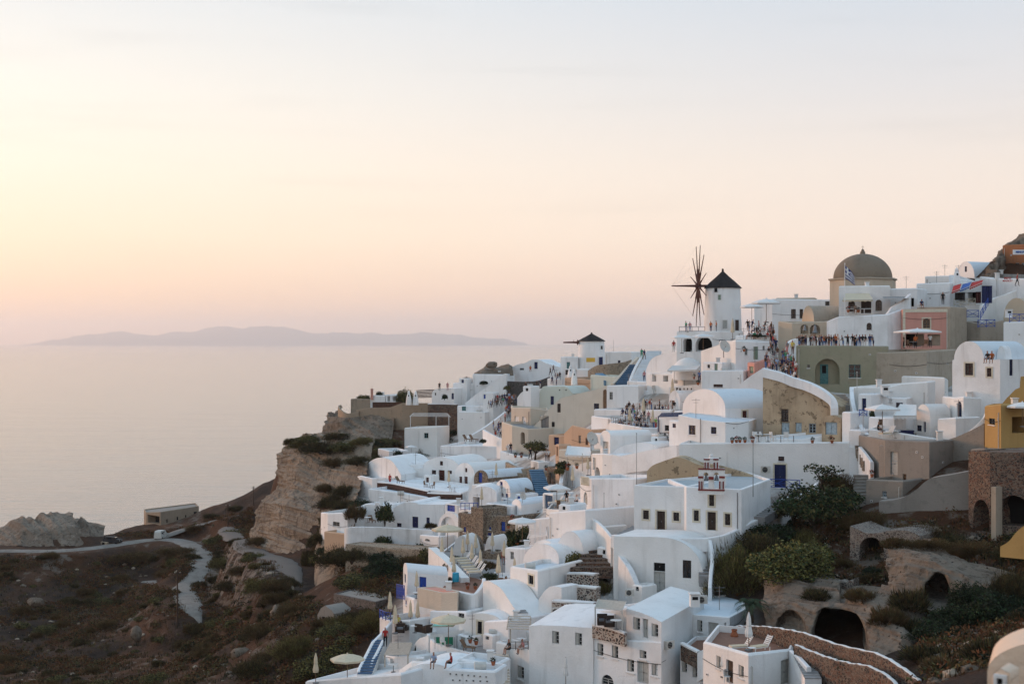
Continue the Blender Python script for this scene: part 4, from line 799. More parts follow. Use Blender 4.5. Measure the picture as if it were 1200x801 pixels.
# small cubes, steps and lean-tos that fill the gaps between the houses
for lb, fp, top, dep, ops in (('small white cube with a blue shutter above the stone house', [(604,193),(613,192)], 578, 3, [('d:blue',606,581,609.5,590)]), ('small white cube behind the white veranda', [(586,199),(600,197)], 583, 3, [('w:blue',590,585.5,594,589)]),
 ('small white store with a dark door below the lilac wall', [(668,176),(680,174)], 583, 3, [('d:darkwood',671,587,675.5,598)]), ('small white cube on the shoulder of the tall blank wall', [(655,158),(668,157)], 590, 3, [('w:dark',659,593,662.5,597)]),
 ('small white lean-to at the foot of the broad vault', [(784,180),(797,178)], 492, 3, [('w:navy',788,496,792,501)]), ('small white stepped cube under the cafe crowd', [(752,194),(768,192)], 507, 3, [('d:palegrey',757,510,761,520)]),
 ('small white cube with a navy shutter by the white hut', [(1047,163),(1060,162)], 479, 2, []), ('white stepped cube below the sage door house', [(824,211),(846,208)], 424, 3, [('w:dark',829,427,832,431),('d:greendoor',837,426,841,434)]),
 ('white stepped cube beside the dome', [(823,224),(838,222)], 426, 3, [('w:dark',828,429,831.5,433)]), ('white roof cabin of the curved far spur house', [(538,312),(547,311)], 443, 3, [('d:navy',540.5,444.5,543.5,448.5)]),
 ('white roof cabin above the crowded lane', [(613,270),(622,269)], 452, 3, [('w:dark',616,454.5,619,458)]), ('white cabin at the corner of the red door terrace', [(497,236),(505,235)], 556, 2, [('d:redbrown',499,559,502.5,567)]),
 ('white cabin behind the dark brown parapet corner', [(470,243),(481,241)], 543, 3, [('w:dark',474,546,477,550)]), ('white washhouse beside the garden court', [(455,216),(466,214)], 589, 3, [('d:palegrey',458,592,462,602)]),
 ('white stair head house above the narrow shadowed steps', [(588,149),(600,148)], 684, 3, [('d:palegrey',592,687,596.5,698)]), ('white cabin on the roof behind the sweeping wall', [(573,150),(584,149)], 694, 3, [('w:dark',576.5,698,580,703)]),
 ('white cabin on the lower hotel terrace', [(536,138),(551,136.5)], 742, 2, [('d:palegrey',540,746,545,759)]), ('small white boiler house beside the cream steps', [(566,134),(577,133)], 741, 2, [('w:metal',569,745,573,749)]),
 ('small white cube beside the ragged boundary wall', [(741,136.5),(752,135.5)], 684, 2, [('w:dark',745,687,748.5,692)]), ('white stepped cube under the church yard', [(700,147),(716,145.5)], 640, 2, [('w:dark',706,644,710,649)])):
    house(lb, fp, top, dep, ops=ops, name='white_cabin')
# ------------------------------------------------------------------ upper ridge
house('low white house with two dark openings left of the domed church', [(884,233),(905,230),(973,226)], [358,350,351], 7, ops=[('w:darkwood',927,362,932.6,373),('w:darkwood',937,362,941,373),('w:dark',967,353,972,358)])
house('faint beige upper box on the roof of the low white house', [(909,238),(955,236)], 349, 3, 'bellbeige')
xhouse('sandy chapel vault between the bells and the domed church', archpts(940,377,954,376,358,10), 218, 214, bk=(6,2.5), mat='bellbeige', roofm='beige', name='bell_chapel', cat='chapel')
house('sandy belfry wall with two hanging bells', [(912,213),(928,211),(969,209)], [376,378,376], 4, 'bellbeige', name='belfry', cat='belfry', ops=[('na:',938,380,947,391),('na:',949,380,961,391)])
for px, s in ((942.5, .8), (954.5, 1.15)):
    c = P(px, 380.5, 209.6); t = thing('bell', 'small bronze bell in the belfry arch' if s < 1 else 'larger bronze bell in the belfry arch beside the small one', 'bell', (c.x, c.y-.35, c.z-s)); mb = MB()
    mb.lathe((c.x, c.y-.35, c.z-s), [(.02, s*.98), (.12*s, s*.95), (.2*s, s*.75), (.26*s, s*.4), (.40*s, .05), (.44*s, 0)], 12); mb.build('bell_cup', M['metal'], t, smooth=True)
    mb = MB(); mb.tube([(c.x, c.y-.35, c.z-s-.15), (c.x, c.y-.35, c.z-.5)], .05); mb.build('clapper', M['black'], t)
rwall('white stepped wall below the belfry beside the crowd', [(922,402,200),(928,398,201),(940,396,202),(969,396,203)], 3, .4, down=True)
house('white house block behind the flag with one small dark window', [(969,208),(982,207),(1040,205),(1058,206)], [376,371,368,362], 6, ops=[('wa:dark',1015.5,378,1021.5,386.5)], par=.8, deck='slate')
house('white house of two arched dark windows and a canopy behind the flag', [(983,214),(1043,212)], 335, 6, ops=[('wa:darkwood',994,352,1002,365),('d:darkwood',1009,352,1021,367),('wa:darkwood',1026,351,1033.5,364)])
house('low white wing with a shaded terrace beside the flag house', [(1043,213),(1075,211)], 338, 6, ops=[('o',1064,349,1071,359)])
rwall('stepped white parapet dropping along the flag house terrace', [(1034,372,206),(1040,366,206),(1044,360,206.5),(1058,352,207),(1066,344,208)], 2.5, .5, sm=False)
# domed church: octagonal drum, cornice, dome, finial
D0 = 226; c0 = P(1011, 326, D0); t = thing('domed_church', 'old church of a brown plaster dome on a sandy octagonal drum', 'church', (c0.x, c0.y, c0.z-9)); mb = MB(); r = 38.7/F*D0
mb.lathe((c0.x, c0.y, c0.z-9), [(r, 0), (r, 8.6)], 8); d_ = mb.build('drum', M['bellbeige'], t)
mb = MB(); mb.lathe((c0.x, c0.y, c0.z-.4), [(r, 0), (r*1.05, .1), (r*1.05, .3), (r*.86, .42)], 8); mb.build('cornice', M['beige'], t)
mb = MB(); rr, hh = 33.8/F*D0, 28.7/F*D0; mb.lathe((c0.x, c0.y, c0.z), [(rr*math.cos(a), hh*math.sin(a)) for a in [k*math.pi/2/14 for k in range(14)]]+[(.03, hh)], 32); mb.build('dome', M['dome'], t, smooth=True)
mb = MB(); mb.lathe((c0.x, c0.y, c0.z+hh-.05), [(.42, 0), (.42, .3), (.24, .5), (.26, .6), (.06, .85)], 10); mb.build('finial', M['dome'], t, smooth=True)
mb = MB(); mb.obox((c0.x-.03, c0.y-.03, c0.z+hh+.75), (.06, 0, 0), (0, .06, 0), (0, 0, .55)); mb.obox((c0.x-.22, c0.y-.025, c0.z+hh+1.05), (.44, 0, 0), (0, .05, 0), (0, 0, .06)); mb.build('cross', M['bellbeige'], t)
for ang in (-130, -85): # slit windows of the drum
    a = R(ang); q = Vector((c0.x+r*.925*math.cos(a), c0.y+r*.925*math.sin(a), c0.z-3.6)); tv = Vector((-math.sin(a), math.cos(a), 0)); mb = MB(); mb.obox(q-tv*.3+Vector((math.cos(a), math.sin(a), 0))*.0, tv*.6, Vector((math.cos(a), math.sin(a), 0))*.12, Vector((0, 0, 2.4))); mb.build('window', M['redbrown'], t)
# pink house, green house, bastion
house('faded green plaster house with a deep arch and teal door under the balcony crowd', [(933,184),(990,182.5),(1041,181)], [404.5,405,405.5], 9, 'oldgreen', roof='beige', par=.35, deck='slate', name='green_house', ops=[('na:',955,420,984,450,[('teal',961,426.5,970.5,450)]),('w:teal',994.6,427,1008.6,442.5),('w:metal',946,427,949,431)])
house('stained beige bastion below the pink house', [(1041.5,180),(1086,178.5),(1121,190)], [412.5,411,409], 8, 'beige', name='bastion', cat='house', deck='slate', par=.6)
house('pink house with cream edges and one arched window', [(1058,204),(1113,202)], 362, 5, 'pink', name='pink_house', ops=[('wat:wood',1081.5,373,1090,384.5),('o',1061,391,1083,405),('o',1087,391.5,1102,405)], roof='beige', bk=(.6,5))
house('beige side house joined to the pink house', [(1113.2,201.8),(1133,206)], [359,360], 5, 'beige')
_t = [o for o in bpy.data.objects if o.name.startswith('pink_house') and o.get('label', '').startswith('pink house')][0]; _f = Facet(((1058-CX)/F*204, 204), ((1113-CX)/F*202, 202)); _m = MB()
for a, b, c_, d_ in ((1058.1,362.2,1061,407), (1110,362.2,1112.9,407), (1061,362.2,1110,365.5)):
    u0, z1_ = _f.uz(a, b); u1, z0_ = _f.uz(c_, d_); _m.obox(_f.w(u0, z0_, 0), _f.u*(u1-u0), _f.n*.06, Vector((0, 0, z1_-z0_)))
_m.build('corner_trim', M['trim'], _t)
house('white block roof with a seated person above the pink house', [(1074,219),(1113,216)], 332, 6, ops=[])
house('low grey white slab house on the skyline', [(1084,228),(1112,226)], 323.5, 5, roof='beige')
xhouse('white vaulted house with a pinkish gable on the skyline', archpts(1121,326,1142,324,306.3,12), 232, 227, bk=(6.5,3), roofm='bluewhite', ops=[('w:navy',1130.5,312,1133,318.5)])
house('stack of white chimneys and parapets below the skyline vault', [(1112,222),(1121,221),(1133,220)], [322,326,328], 3)
house('white shop terrace wall with red lettering', [(1148,216),(1166,214),(1200,210),(1214,210)], [324,326,326,326], 8)
house('white shop front with dark openings behind the hanging goods', [(1116,220),(1166,216)], 331, 4, ops=[('o',1119,343,1131,353),('o',1134,342,1150,354)])
house('rust orange house with a shop sign and pale blue windows', [(1175,226),(1202,223),(1222,222)], [287,286,286], 6, 'rust', name='orange_house', ops=[('w:paleblue',1190,308,1194.5,318),('w:paleblue',1197,308,1201.5,318)])
house('low stone base wall of the rust orange house', [(1155,224),(1177,221),(1198,219)], [321,321,321.5], 3, 'cement', roof='cement')
house('pale concrete landing below the hanging goods', [(1133,208),(1149,206),(1176,205)], [376,379,375], 5, 'beige', deck='slate', name='landing', cat='terrace')
house('white wall behind the blue zigzag railing', [(1131,213),(1168,211)], [357,353], 3)
house('white block on the slope above the vaulted white house', [(1176,199),(1212,196)], 377, 6)
xhouse('grey stained vault with blue railings at its foot', archpts(1176,372,1206,370,349,10), 206, 203, 5, mat='bellbeige')
rwall('white stair wall sweeping down from the shop terrace', [(1150,358,209),(1165,349,211),(1180,344,211),(1205,334,212)], 3.2, .6, down=True)
# right white houses
xhouse('tall white house with a rounded gable and a roof seat', [(1116,422)]+archpts(1118,421,1153,421,399.6,14)+[(1153.5,421.5),(1172,421)], 160, 156, bk=(7,6), roofm='bluewhite', ops=[('wt:redbrown',1131,425.5,1140.5,439.5),('wt:redbrown',1156.5,431,1162,441),('w:navy',1183,421,1187,440)], name='vaulted_house')
xhouse('small white arched hump on the roof beside the seated couple', archpts(1168,421,1178,421,405,8), 159, 158.5, 3)
house('white upper wall with a short dark stair to the ridge', [(1086,176),(1107,174),(1111,178)], [441,442,444], 5)
house('long white garden wall under the green house', [(998,172),(1040,170),(1056,169.5),(1087,168)], [453,453,449,447], 5)
house('white block of a navy hatch above the striped awning', [(1019,168),(1062,166)], [464,466], 4, ops=[('w:navy',1050,471.5,1058,477),('w:redbrown',1041.5,466,1045.5,471)])
house('small white house with a tall navy door and blue balcony', [(1006,166),(1021,165)], 461, 4, ops=[('d:navy',1010,466.5,1015,482)])
xhouse('grey white vaulted house with navy shutters by the awning', archpts(1074,486,1090,487,473.3,8), 159, 157, bk=(2.6,1.2), ops=[('d:navy',1082,494,1085,506),('w:navy',1074.5,498,1080,505)], roofm='white2')
house('slim white tower house with a navy door on the slope', [(1117,158),(1129,156),(1155,158)], [465.5,464.5,466], 4, ops=[('wa:navy',1121.5,470,1127,488)])
house('bright white corner wall beside the navy shutters', [(1099,155),(1120,153)], [490,489], 4)
house('white terrace front under the pale square parasol', [(1018,156),(1056,154),(1103,153)], [502,507,514], 8, deck='slate', par=.5)
house('small white wall hut under the pale square parasol', [(1018,160),(1048,158)], 488, 3, ops=[('w:wood',1029.5,491,1034.5,498)])
rwall('long white stair wall curving down beside the ruin', [(998,453,172),(999,468,169),(1003,485,166),(1010,500,162),(1020,513,158),(1030,528,155),(1033,535,153.5)], 2.4, .5, down=True)
house('white gate pillar with a blue cap beside the lane', [(987,163),(996.5,162)], 482, 3)
house('white wall pillar block at the end of the long wall', [(995,160),(1008.5,159)], 503, 3)
xhouse('white buttress foot at the end of the long white wall', [(995,524),(1003,525),(1009,531),(1017,541)], 159.5, 158.5, 2, name='buttress', cat='wall')
stairs('dark stone lane steps between the white walls', (1020,543,155), (1004,511,162), 1.5, 9, 'slate', 'stone')
rwall('white stepped foot of the lane wall beside the cement pier', [(1008,523,157.5),(1014,530,155.5),(1022,541,153)], 1.2, .4, down=True)
stairs('weathered stone steps between the ruin and the green house', (991,476,170), (979,462,178), 2.2, 6, 'beige', 'slate')
stairs('stepped grey stone flight beside the cement box', (1009,590,147), (1009,556,153), 1.6, 9, 'cement', 'cement', wdir=(1,0))
house('large grey cement house with a pale door slit', [(1037,151),(1089,146),(1138,152)], [515,517,513], 8, 'cement', name='cement_house', ops=[('d:palegrey',1043.5,529,1052,556),('w:wood',1058,555,1062,563),('d:cement',1058.5,568,1069,582)], par=.3, roof='cement')
house('grey cement pier beside the stepped lane', [(1030,152),(1038,151)], [521,521], 4, 'cement', roof='cement', name='cement_pier', cat='wall')
house('low grey cement box with a pale hatch and a potted plant on top', [(1015,147),(1058,144)], [561,563], 5, 'cement', name='cement_box', cat='house', ops=[('w:paleblue',1034,575,1039,582)], roof='cement')
xhouse('curving cement ramp wall below the cement house', curve([(1030,587),(1045,586),(1060,582),(1073,574),(1083,565),(1092,560),(1115,556),(1136,552)],4), 142, 138, 2.5, mat='cement', name='ramp_wall', cat='wall')
xhouse('smooth cement wall rising between the white terrace and the ochre house', curve([(1100,518),(1120,512),(1140,503),(1153,496)],3), 151, 146, 2, mat='cement', name='ramp_wall', cat='wall')
rwall('pale curved coping under the tower house', [(1100,516,153),(1118,514,151),(1135,506,149),(1150,492,148),(1158,478,148)], 1.2, .5)
house('ochre yellow house with a small dark window', [(1154,145),(1173,141),(1210,143)], [475,473,473], 5, 'ochre', name='ochre_house', ops=[('w:dark',1159,490,1166,497),('o',1186,488,1204,507)], roof='ochre')
xhouse('ochre yellow upper wall with a sloping shoulder', [(1170,478),(1180,466),(1190,456),(1195,454),(1196,441),(1215,441)], 147, 145, 4, mat='ochre', name='ochre_house')
house('grey ledge slab carrying the ochre house', [(1138,142),(1154,139.5),(1212,138)], [526,525,526], 6, 'cement', name='ledge', cat='wall', roof='cement', par=.1)
# ruined arches of dark stone
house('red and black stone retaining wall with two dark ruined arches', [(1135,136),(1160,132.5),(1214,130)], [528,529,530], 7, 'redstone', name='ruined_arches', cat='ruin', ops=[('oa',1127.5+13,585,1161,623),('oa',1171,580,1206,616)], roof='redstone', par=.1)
house('slim stone pillar between the two dark ruined arches', [(1161.5,131.6),(1167,131.2)], 570, 1, 'beige', name='stone_pillar', cat='pillar', par=.05)
xhouse('ruined stone vault with a black doorway below the brown bush', curve([(996,616),(1003,619),(1015,624),(1030,624),(1045,621),(1066,622),(1078,628)],3), 134, 130, 5, mat='rubble', name='ruined_vault', cat='ruin', ops=[('oa',1007,629,1036,676)], shade=False)
xhouse('ochre curved garden wall at the edge of the ruins', curve([(1172,640),(1182,634),(1192,622),(1203,614),(1215,612)],3), 118, 116, 1, bot=652, mat='ochre', name='ochre_wall', cat='wall')
rwall('tumbled pale stone wall below the black doorway', [(942,673,130),(955,670,129),(970,676,128),(985,680,127),(1004,678,126)], .9, .9, 'rubble', name='rubble_wall', down=True, rough=.15)
# near white dome at the lower edge
c1 = P(1252, 800, 30); 
xhouse('out of focus white vaulted roof close to the camera', archpts(1157,787,1330,789,750,20), 14.2, 13.7, .9, mat='sunlitwhite', roofm='sunlitwhite', bot=900)
xhouse('small white dormer with a dark vent on the near vaulted roof', [(1162,794),(1163,790),(1172,783),(1184,789),(1184,797)], 13.6, 13.5, .3, ops=[('h',1167,793,1178,801)], bot=830, mat='sunlitwhite', name='dormer')
# ------------------------------------------------------------------ lower left hotel with the blue door
xhouse('white vaulted hotel house with a cobalt blue door over a terrace', archpts(472.5,667,477.5,670,659,12), 160, 155.5, bk=(4.55,-2.6), ops=[('d:blue',491,675.5,499.5,696),('w:navy',474,672,475.6,683)], roofm='bluewhite', name='vaulted_house')
terrace('white terrace of plants and pots behind the rose brown roof', [(519,688,152),(560,690,148),(572,680,156),(530,672,162)], 'terrafloor', 2.5)
house('white terrace base under the cobalt blue door', [(473.5,154.5),(485,151),(504,149.5)], [697,701,701], 5, deck='bluestep', par=.8, ops=[('w:blue',475,703,476.6,708)])
house('tall narrow white pier beside the hanging lamp', [(503.5,149),(512,147.5)], [704,706], 3)
house('white middle terrace of dark wicker seats', [(471,148),(478,145),(503,143)], [733,740,739], 5, deck='slate', par=.7)
house('small white round terrace with a blue rail', [(445,147),(458,144.5),(480,143)], [722,727,726], 4, deck='slate', par=.6)
rwall('white stair wall dropping toward the lower terrace', [(458,728,144),(447,741,140.5),(437,751,137.5),(421,782,130),(420,786,129)], 1.5, .3, sm=False, down=True)
stairs('narrow steps with deep blue treads dropping to the lower terrace', (427,790,128.5), (444,749,138.5), 1.3, 13, 'bluestepdark', 'white')
rwall('inner white stair wall with a curled foot', [(449,749,138),(441,765,134),(437,772,132.5),(434,783,130)], 1.4, .3, down=True)
house('white arched cell below the slatted pergola', [(449,134),(462,131),(479,130)], [767,769,769], 5, ops=[('o',457,772,466,792)])
xhouse('white sloped house below the wicker terrace', [(483,768),(487,752),(492,747),(502,744)], 138, 136, 5, ops=[('w:dark',485,755,487.5,763)])
house('white terrace slab at the lower left corner', [(358,128),(412,125),(470,121)], [797,793,789], 8, deck='white')
xhouse('rounded white roof where the seated person in blue rests', archpts(472,792,531,790,777,12), 124, 122, 5)
house('white ribbed wall house beside the rounded roof', [(468,127),(482,125.5),(512,124)], [783,774,776], 4)
rwall('white terrace parapet curving under the white parasol', [(502,742,140),(506,748,136),(515,754,133.5),(532,759,132),(552,764,130.5),(577,770,128)], 2.6, .35, down=True)
house('white dovecote wall pierced by rows of small dark holes', [(520,121.5),(581,120)], [783,786], 3, ops=[('h',527+7*i,788+.6*i,528.6+7*i,789.6+.6*i) for i in range(7)]+[('h',530+8*i,795.3+.3*i,531.8+8*i,796.9+.3*i) for i in range(6)], name='dovecote_wall')
house('upper white dovecote ledge of square holes beside the person in red', [(536,124.5),(582,123)], [771,778], 3, ops=[('h',539,781-1,540.5,782),('h',549,782.5,550.5,784),('h',558,783,559.5,784.6),('h',570,785,571.6,786.4)], name='dovecote_wall')
house('white terrace floor under the cream parasol and green cloths', [(505,137),(533,133),(572,131)], [762,762,766], 8, deck='slate', par=.1)
xhouse('white vaulted annex with a tall dark window behind the white parasol', archpts(538,731,591,733,718,12), 139, 136, 5, ops=[('wt:dark',559.5,727.5,565,742)])
house('white hotel house with one square dark window by the cream steps', [(567.5,135.5),(596,132.5)], [727,726], 6, ops=[('w:dark',579.5,743,584.5,751)])
house('small white cistern block below the square dark window', [(581,130.5),(593,129.5)], 751, 2)
house('white wall house under the brown roofed annex', [(504,144),(546,141)], [715,716], 6, ops=[('w:metal',546-9,713+5,544,726)])
house('small peach annex under a flat rose brown roof', [(517,143.5),(536,142),(538,145)], [694,694,692], 4, 'cream', name='annex', roof='pink', par=.05, bot=716)
rwall('white curved tower wall beside the narrow shadow steps', [(538,692,147),(545,694,144.5),(556,695,143),(566,683,145),(567,677,148)], 3.2, .4, down=True)
xhouse('tall curved white wall sweeping down from the parasol terrace', curve([(566,681),(572,680),(580,684),(588,690),(596,702),(604,714),(612,724)],3), 143, 135, 3, name='sweeping_wall', cat='wall')
stairs('narrow shadowed steps climbing the white house wall', (613,719,135.5), (592,694,142), 1., 9, 'slate', 'white')
stairs('cream steps beside the hotel rising to the pergola', (588,806,121), (587,766,129), 1.45, 12, 'cream', 'greige', wdir=(1,0))
house('white pergola terrace wall above the cream steps', [(596,130),(620,128)], [760,760], 4, deck='slate', par=.15)
house('white room behind the slatted pergola', [(597,136),(620,133.5)], 733, 3, ops=[('o',602,740,609,752)])
xhouse('long slanting white wall of the sunbed terrace', [(502,641),(508,646),(520,656),(532,669),(540,677)], 168, 155, 1, name='sloping_wall', cat='wall')
house('white sunbed terrace in front of the stone house', [(505,171),(545,160),(566,157),(600,157)], [655,676,679,676], 14, deck='slate', par=.15, bk=(3,20))
house('white terrace of wooden tables beside the vaulted roof house', [(566,148),(585,146),(602,147)], [686,689,688], 7, deck='terrafloor', par=.4, bk=(1,9))
house('white wall block with a pale hatch behind the wooden tables', [(592,157),(615,155)], [641,642], 3, ops=[('w:palegrey',598,646,602,655)])
house('white agave planter wall on the parasol terrace', [(565,153),(593,151)], [675,676], 3)
xhouse('white igloo arch in front of the stone house', archpts(530,656,552,656,627,12), 176, 175, 3, name='arched_porch', mat='white2')
xhouse('smaller white igloo arch at the foot of the stone house', archpts(567,660,581,660,628,10), 174, 173, 3, name='arched_porch', mat='white2')
xhouse('brown stone arch joining the two white igloo arches', archpts(543,661,569,661,629,12), 178, 178, 3, name='arched_porch', mat='stone')
house('dark rubble base under the smaller igloo arch', [(565,172),(584,171)], 645, 2, 'stone', name='rubble_footing', cat='wall')
# terraces in the ruined farm below the cliff
house('grey ruined farm terrace with a long pale roof slab', [(391,181),(440,174),(458,177)], [695,705,700], 5, 'greywall', name='farm_ruin', cat='ruin', roof='cement', par=.1)
house('upper ruined stone terrace behind the pale roof slab', [(399,191),(452,185)], [688,693], 5, 'greywall', name='farm_ruin', cat='ruin', roof='cement', par=.1)
xhouse('small roofless stone hut below the ruined farm', [(372,720),(376,712),(381,709),(389,715),(391,719)], 177, 175, 3, mat='cement', name='stone_hut', cat='ruin', ops=[('w:dark',377,722,381,731)])
house('ragged stone retaining bank below the white garden wall', [(405,201),(440,198),(468,195),(498,192)], [637,640,644,643], 3, 'stonelight', name='stone_bank', cat='wall', roof='stonelight', par=.1)
# lone bunker on the headland
house('flat roofed stone bunker standing by the track on the promontory', [(171,348),(188,343),(233,352)], [600,599.5,592.5], 7, 'retain', name='bunker', cat='building', roof='cement', par=.25, ops=[('o',173,603.5,187,613),('w:dark',195,608,197,612),('w:dark',207,605,209,609),('w:dark',217,603,218.5,607),('d:dark',227,599,231,606)])
house('low stone shed at the bend of the promontory track', [(118,322),(125,321)], 634, 3, 'retain', name='stone_shed', cat='shed', ops=[('d:dark',119,635,122.5,641.5)])
# ------------------------------------------------------------------ rocks
def rock_sheet(name, label, rows, mat, cat=None, amp=.8, sc=6., nu=70, nv=60, caves=(), back=6., kind=None, seed=11):
    R_ = [[P(*p) for p in row] for row in rows]; m = len(R_[0])
    G = np.array([[list(p) for p in row] for row in R_])
    us = np.linspace(0, m-1, nu); vs = np.linspace(0, len(rows)-1, nv)
    def interp(Gr, t, ax):
        i = np.clip(np.floor(t).astype(int), 0, Gr.shape[ax]-2); f = t-i; a = np.take(Gr, i, ax); b = np.take(Gr, i+1, ax); f = f*f*(3-2*f)*.5+f*.5
        sh = [1]*Gr.ndim; sh[ax] = len(t); f = f.reshape(sh); return a*(1-f)+b*f
    H = interp(interp(G, us, 1), vs, 0); X, Y, Z = H[..., 0], H[..., 1], H[..., 2]
    du = np.gradient(H, axis=1); dv = np.gradient(H, axis=0); nn = np.cross(du, dv); nn /= np.linalg.norm(nn, axis=2, keepdims=True)+1e-9
    nn[nn[..., 1] > 0] *= -1
    s = X*.8+Y*.5
    d = amp*(1.6*fbm(s/sc, Z/sc*1.2, 6, seed, .58)+.8*(1-2*np.abs(fbm(s/sc/1.7, Z/sc*.5, 4, seed+5)))-.5)
    d = d-amp*.22*np.clip(1-np.abs(fbm(s/sc*1.3, Z/sc*.35, 4, seed+9))*9, 0, 1)+amp*.42*fbm(s*1.1, Z*1.4, 4, seed+13, .7)+amp*.14*np.round(4*fbm(s*.9, Z*.45, 3, seed+21))/1.5
    H = H+nn*d[..., None]; PX = CX+X/Y*F; PY = CY-(Z-CZ)/Y*F
    for cx, cy, rx, ry, dep in caves:
        q = ((PX-cx)/rx)**2+np.where(PY < cy, ((PY-cy)/ry)**2, 0)
        k = (1/(1+np.exp((q-1)*14)))*(PY < cy+ry*.75); H[..., 1] += dep*k; H[..., 0] += dep*k*(cx-CX)/F
    return H
def rock(name, label, cat, rows, mat, **kw):
    H = rock_sheet(name, label, rows, mat, **kw); o = grid_obj(name, H[..., 0], H[..., 1], H[..., 2], M[mat], kind=None, smooth=False); props(o, label, cat, None, None); return o
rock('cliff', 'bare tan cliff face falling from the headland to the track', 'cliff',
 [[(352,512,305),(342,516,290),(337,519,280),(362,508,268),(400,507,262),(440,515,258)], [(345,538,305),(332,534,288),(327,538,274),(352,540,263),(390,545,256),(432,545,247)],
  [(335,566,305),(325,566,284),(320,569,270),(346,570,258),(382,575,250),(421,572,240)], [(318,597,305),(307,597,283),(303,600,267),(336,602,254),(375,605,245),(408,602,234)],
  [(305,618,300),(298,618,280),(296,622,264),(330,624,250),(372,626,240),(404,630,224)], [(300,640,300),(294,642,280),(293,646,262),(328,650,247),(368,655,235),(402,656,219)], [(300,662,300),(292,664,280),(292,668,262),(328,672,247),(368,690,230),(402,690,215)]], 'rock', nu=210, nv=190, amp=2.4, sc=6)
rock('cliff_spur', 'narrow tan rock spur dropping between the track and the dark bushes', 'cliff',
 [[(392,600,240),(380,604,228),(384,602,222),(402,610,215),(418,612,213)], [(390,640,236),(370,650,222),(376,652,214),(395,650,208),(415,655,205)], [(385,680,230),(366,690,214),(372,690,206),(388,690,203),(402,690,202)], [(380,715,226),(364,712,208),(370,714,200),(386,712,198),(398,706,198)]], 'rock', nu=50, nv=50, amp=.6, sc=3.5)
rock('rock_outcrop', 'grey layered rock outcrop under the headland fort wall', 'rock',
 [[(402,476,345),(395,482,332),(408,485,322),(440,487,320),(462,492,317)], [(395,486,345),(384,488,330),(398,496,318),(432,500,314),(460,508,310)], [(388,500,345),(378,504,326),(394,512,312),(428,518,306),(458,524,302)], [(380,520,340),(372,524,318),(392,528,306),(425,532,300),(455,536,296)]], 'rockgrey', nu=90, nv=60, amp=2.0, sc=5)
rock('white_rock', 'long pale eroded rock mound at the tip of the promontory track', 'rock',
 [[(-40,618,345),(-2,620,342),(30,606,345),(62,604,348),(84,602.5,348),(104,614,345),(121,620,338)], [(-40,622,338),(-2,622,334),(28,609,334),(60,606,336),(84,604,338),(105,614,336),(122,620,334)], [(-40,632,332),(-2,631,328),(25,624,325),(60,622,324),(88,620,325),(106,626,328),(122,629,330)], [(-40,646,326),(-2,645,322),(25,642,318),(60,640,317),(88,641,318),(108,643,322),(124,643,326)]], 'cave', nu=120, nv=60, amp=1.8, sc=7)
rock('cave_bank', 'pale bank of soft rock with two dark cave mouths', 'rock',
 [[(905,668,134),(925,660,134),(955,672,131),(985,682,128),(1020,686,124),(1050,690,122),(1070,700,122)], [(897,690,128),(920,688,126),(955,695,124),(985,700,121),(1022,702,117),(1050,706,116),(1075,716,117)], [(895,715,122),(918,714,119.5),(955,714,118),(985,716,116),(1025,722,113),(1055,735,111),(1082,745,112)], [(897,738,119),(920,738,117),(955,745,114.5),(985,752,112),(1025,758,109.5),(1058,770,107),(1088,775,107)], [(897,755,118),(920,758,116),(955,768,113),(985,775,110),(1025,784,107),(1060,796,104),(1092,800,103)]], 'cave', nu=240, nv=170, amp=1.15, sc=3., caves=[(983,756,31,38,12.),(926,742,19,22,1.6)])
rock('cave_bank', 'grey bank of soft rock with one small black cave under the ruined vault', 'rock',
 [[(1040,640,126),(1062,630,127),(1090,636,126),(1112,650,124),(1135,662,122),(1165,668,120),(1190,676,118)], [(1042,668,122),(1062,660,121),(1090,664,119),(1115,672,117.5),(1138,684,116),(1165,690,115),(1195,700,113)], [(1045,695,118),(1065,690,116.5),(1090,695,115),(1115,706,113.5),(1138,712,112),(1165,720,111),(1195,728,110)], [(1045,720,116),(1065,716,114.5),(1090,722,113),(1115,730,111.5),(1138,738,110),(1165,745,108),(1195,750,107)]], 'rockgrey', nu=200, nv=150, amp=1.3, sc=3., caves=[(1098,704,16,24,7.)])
rock('rock_outcrop', 'dark brown boulder ridge behind the rust orange house', 'rock',
 [[(1156,322,226),(1160,312,229),(1168,300,232),(1178,289,234),(1190,280,235),(1210,272,236)], [(1154,326,221),(1160,316,222),(1168,304,224),(1178,292,228),(1190,283,231),(1210,275,232)], [(1154,332,219),(1160,326,219),(1168,318,220),(1178,306,226),(1190,294,229),(1210,287,230)], [(1154,340,218),(1160,336,218),(1168,330,219),(1178,320,225),(1190,310,228),(1210,300,229)]], 'rockgrey', nu=120, nv=90, amp=1.1, sc=2.)
rock('rock_outcrop', 'flat tilted rock slab on the skyline of the far spur', 'rock',
 [[(556,438,316),(568,430,318),(585,429,319),(596,426,318),(600,430,316)], [(556,439,314),(568,434,314),(585,434,314),(597,430,314),(601,433,313)], [(556,442,313),(568,441,312),(585,442,312),(597,440,312),(602,440,311)]], 'rockgrey', nu=40, nv=24, amp=.5, sc=3)
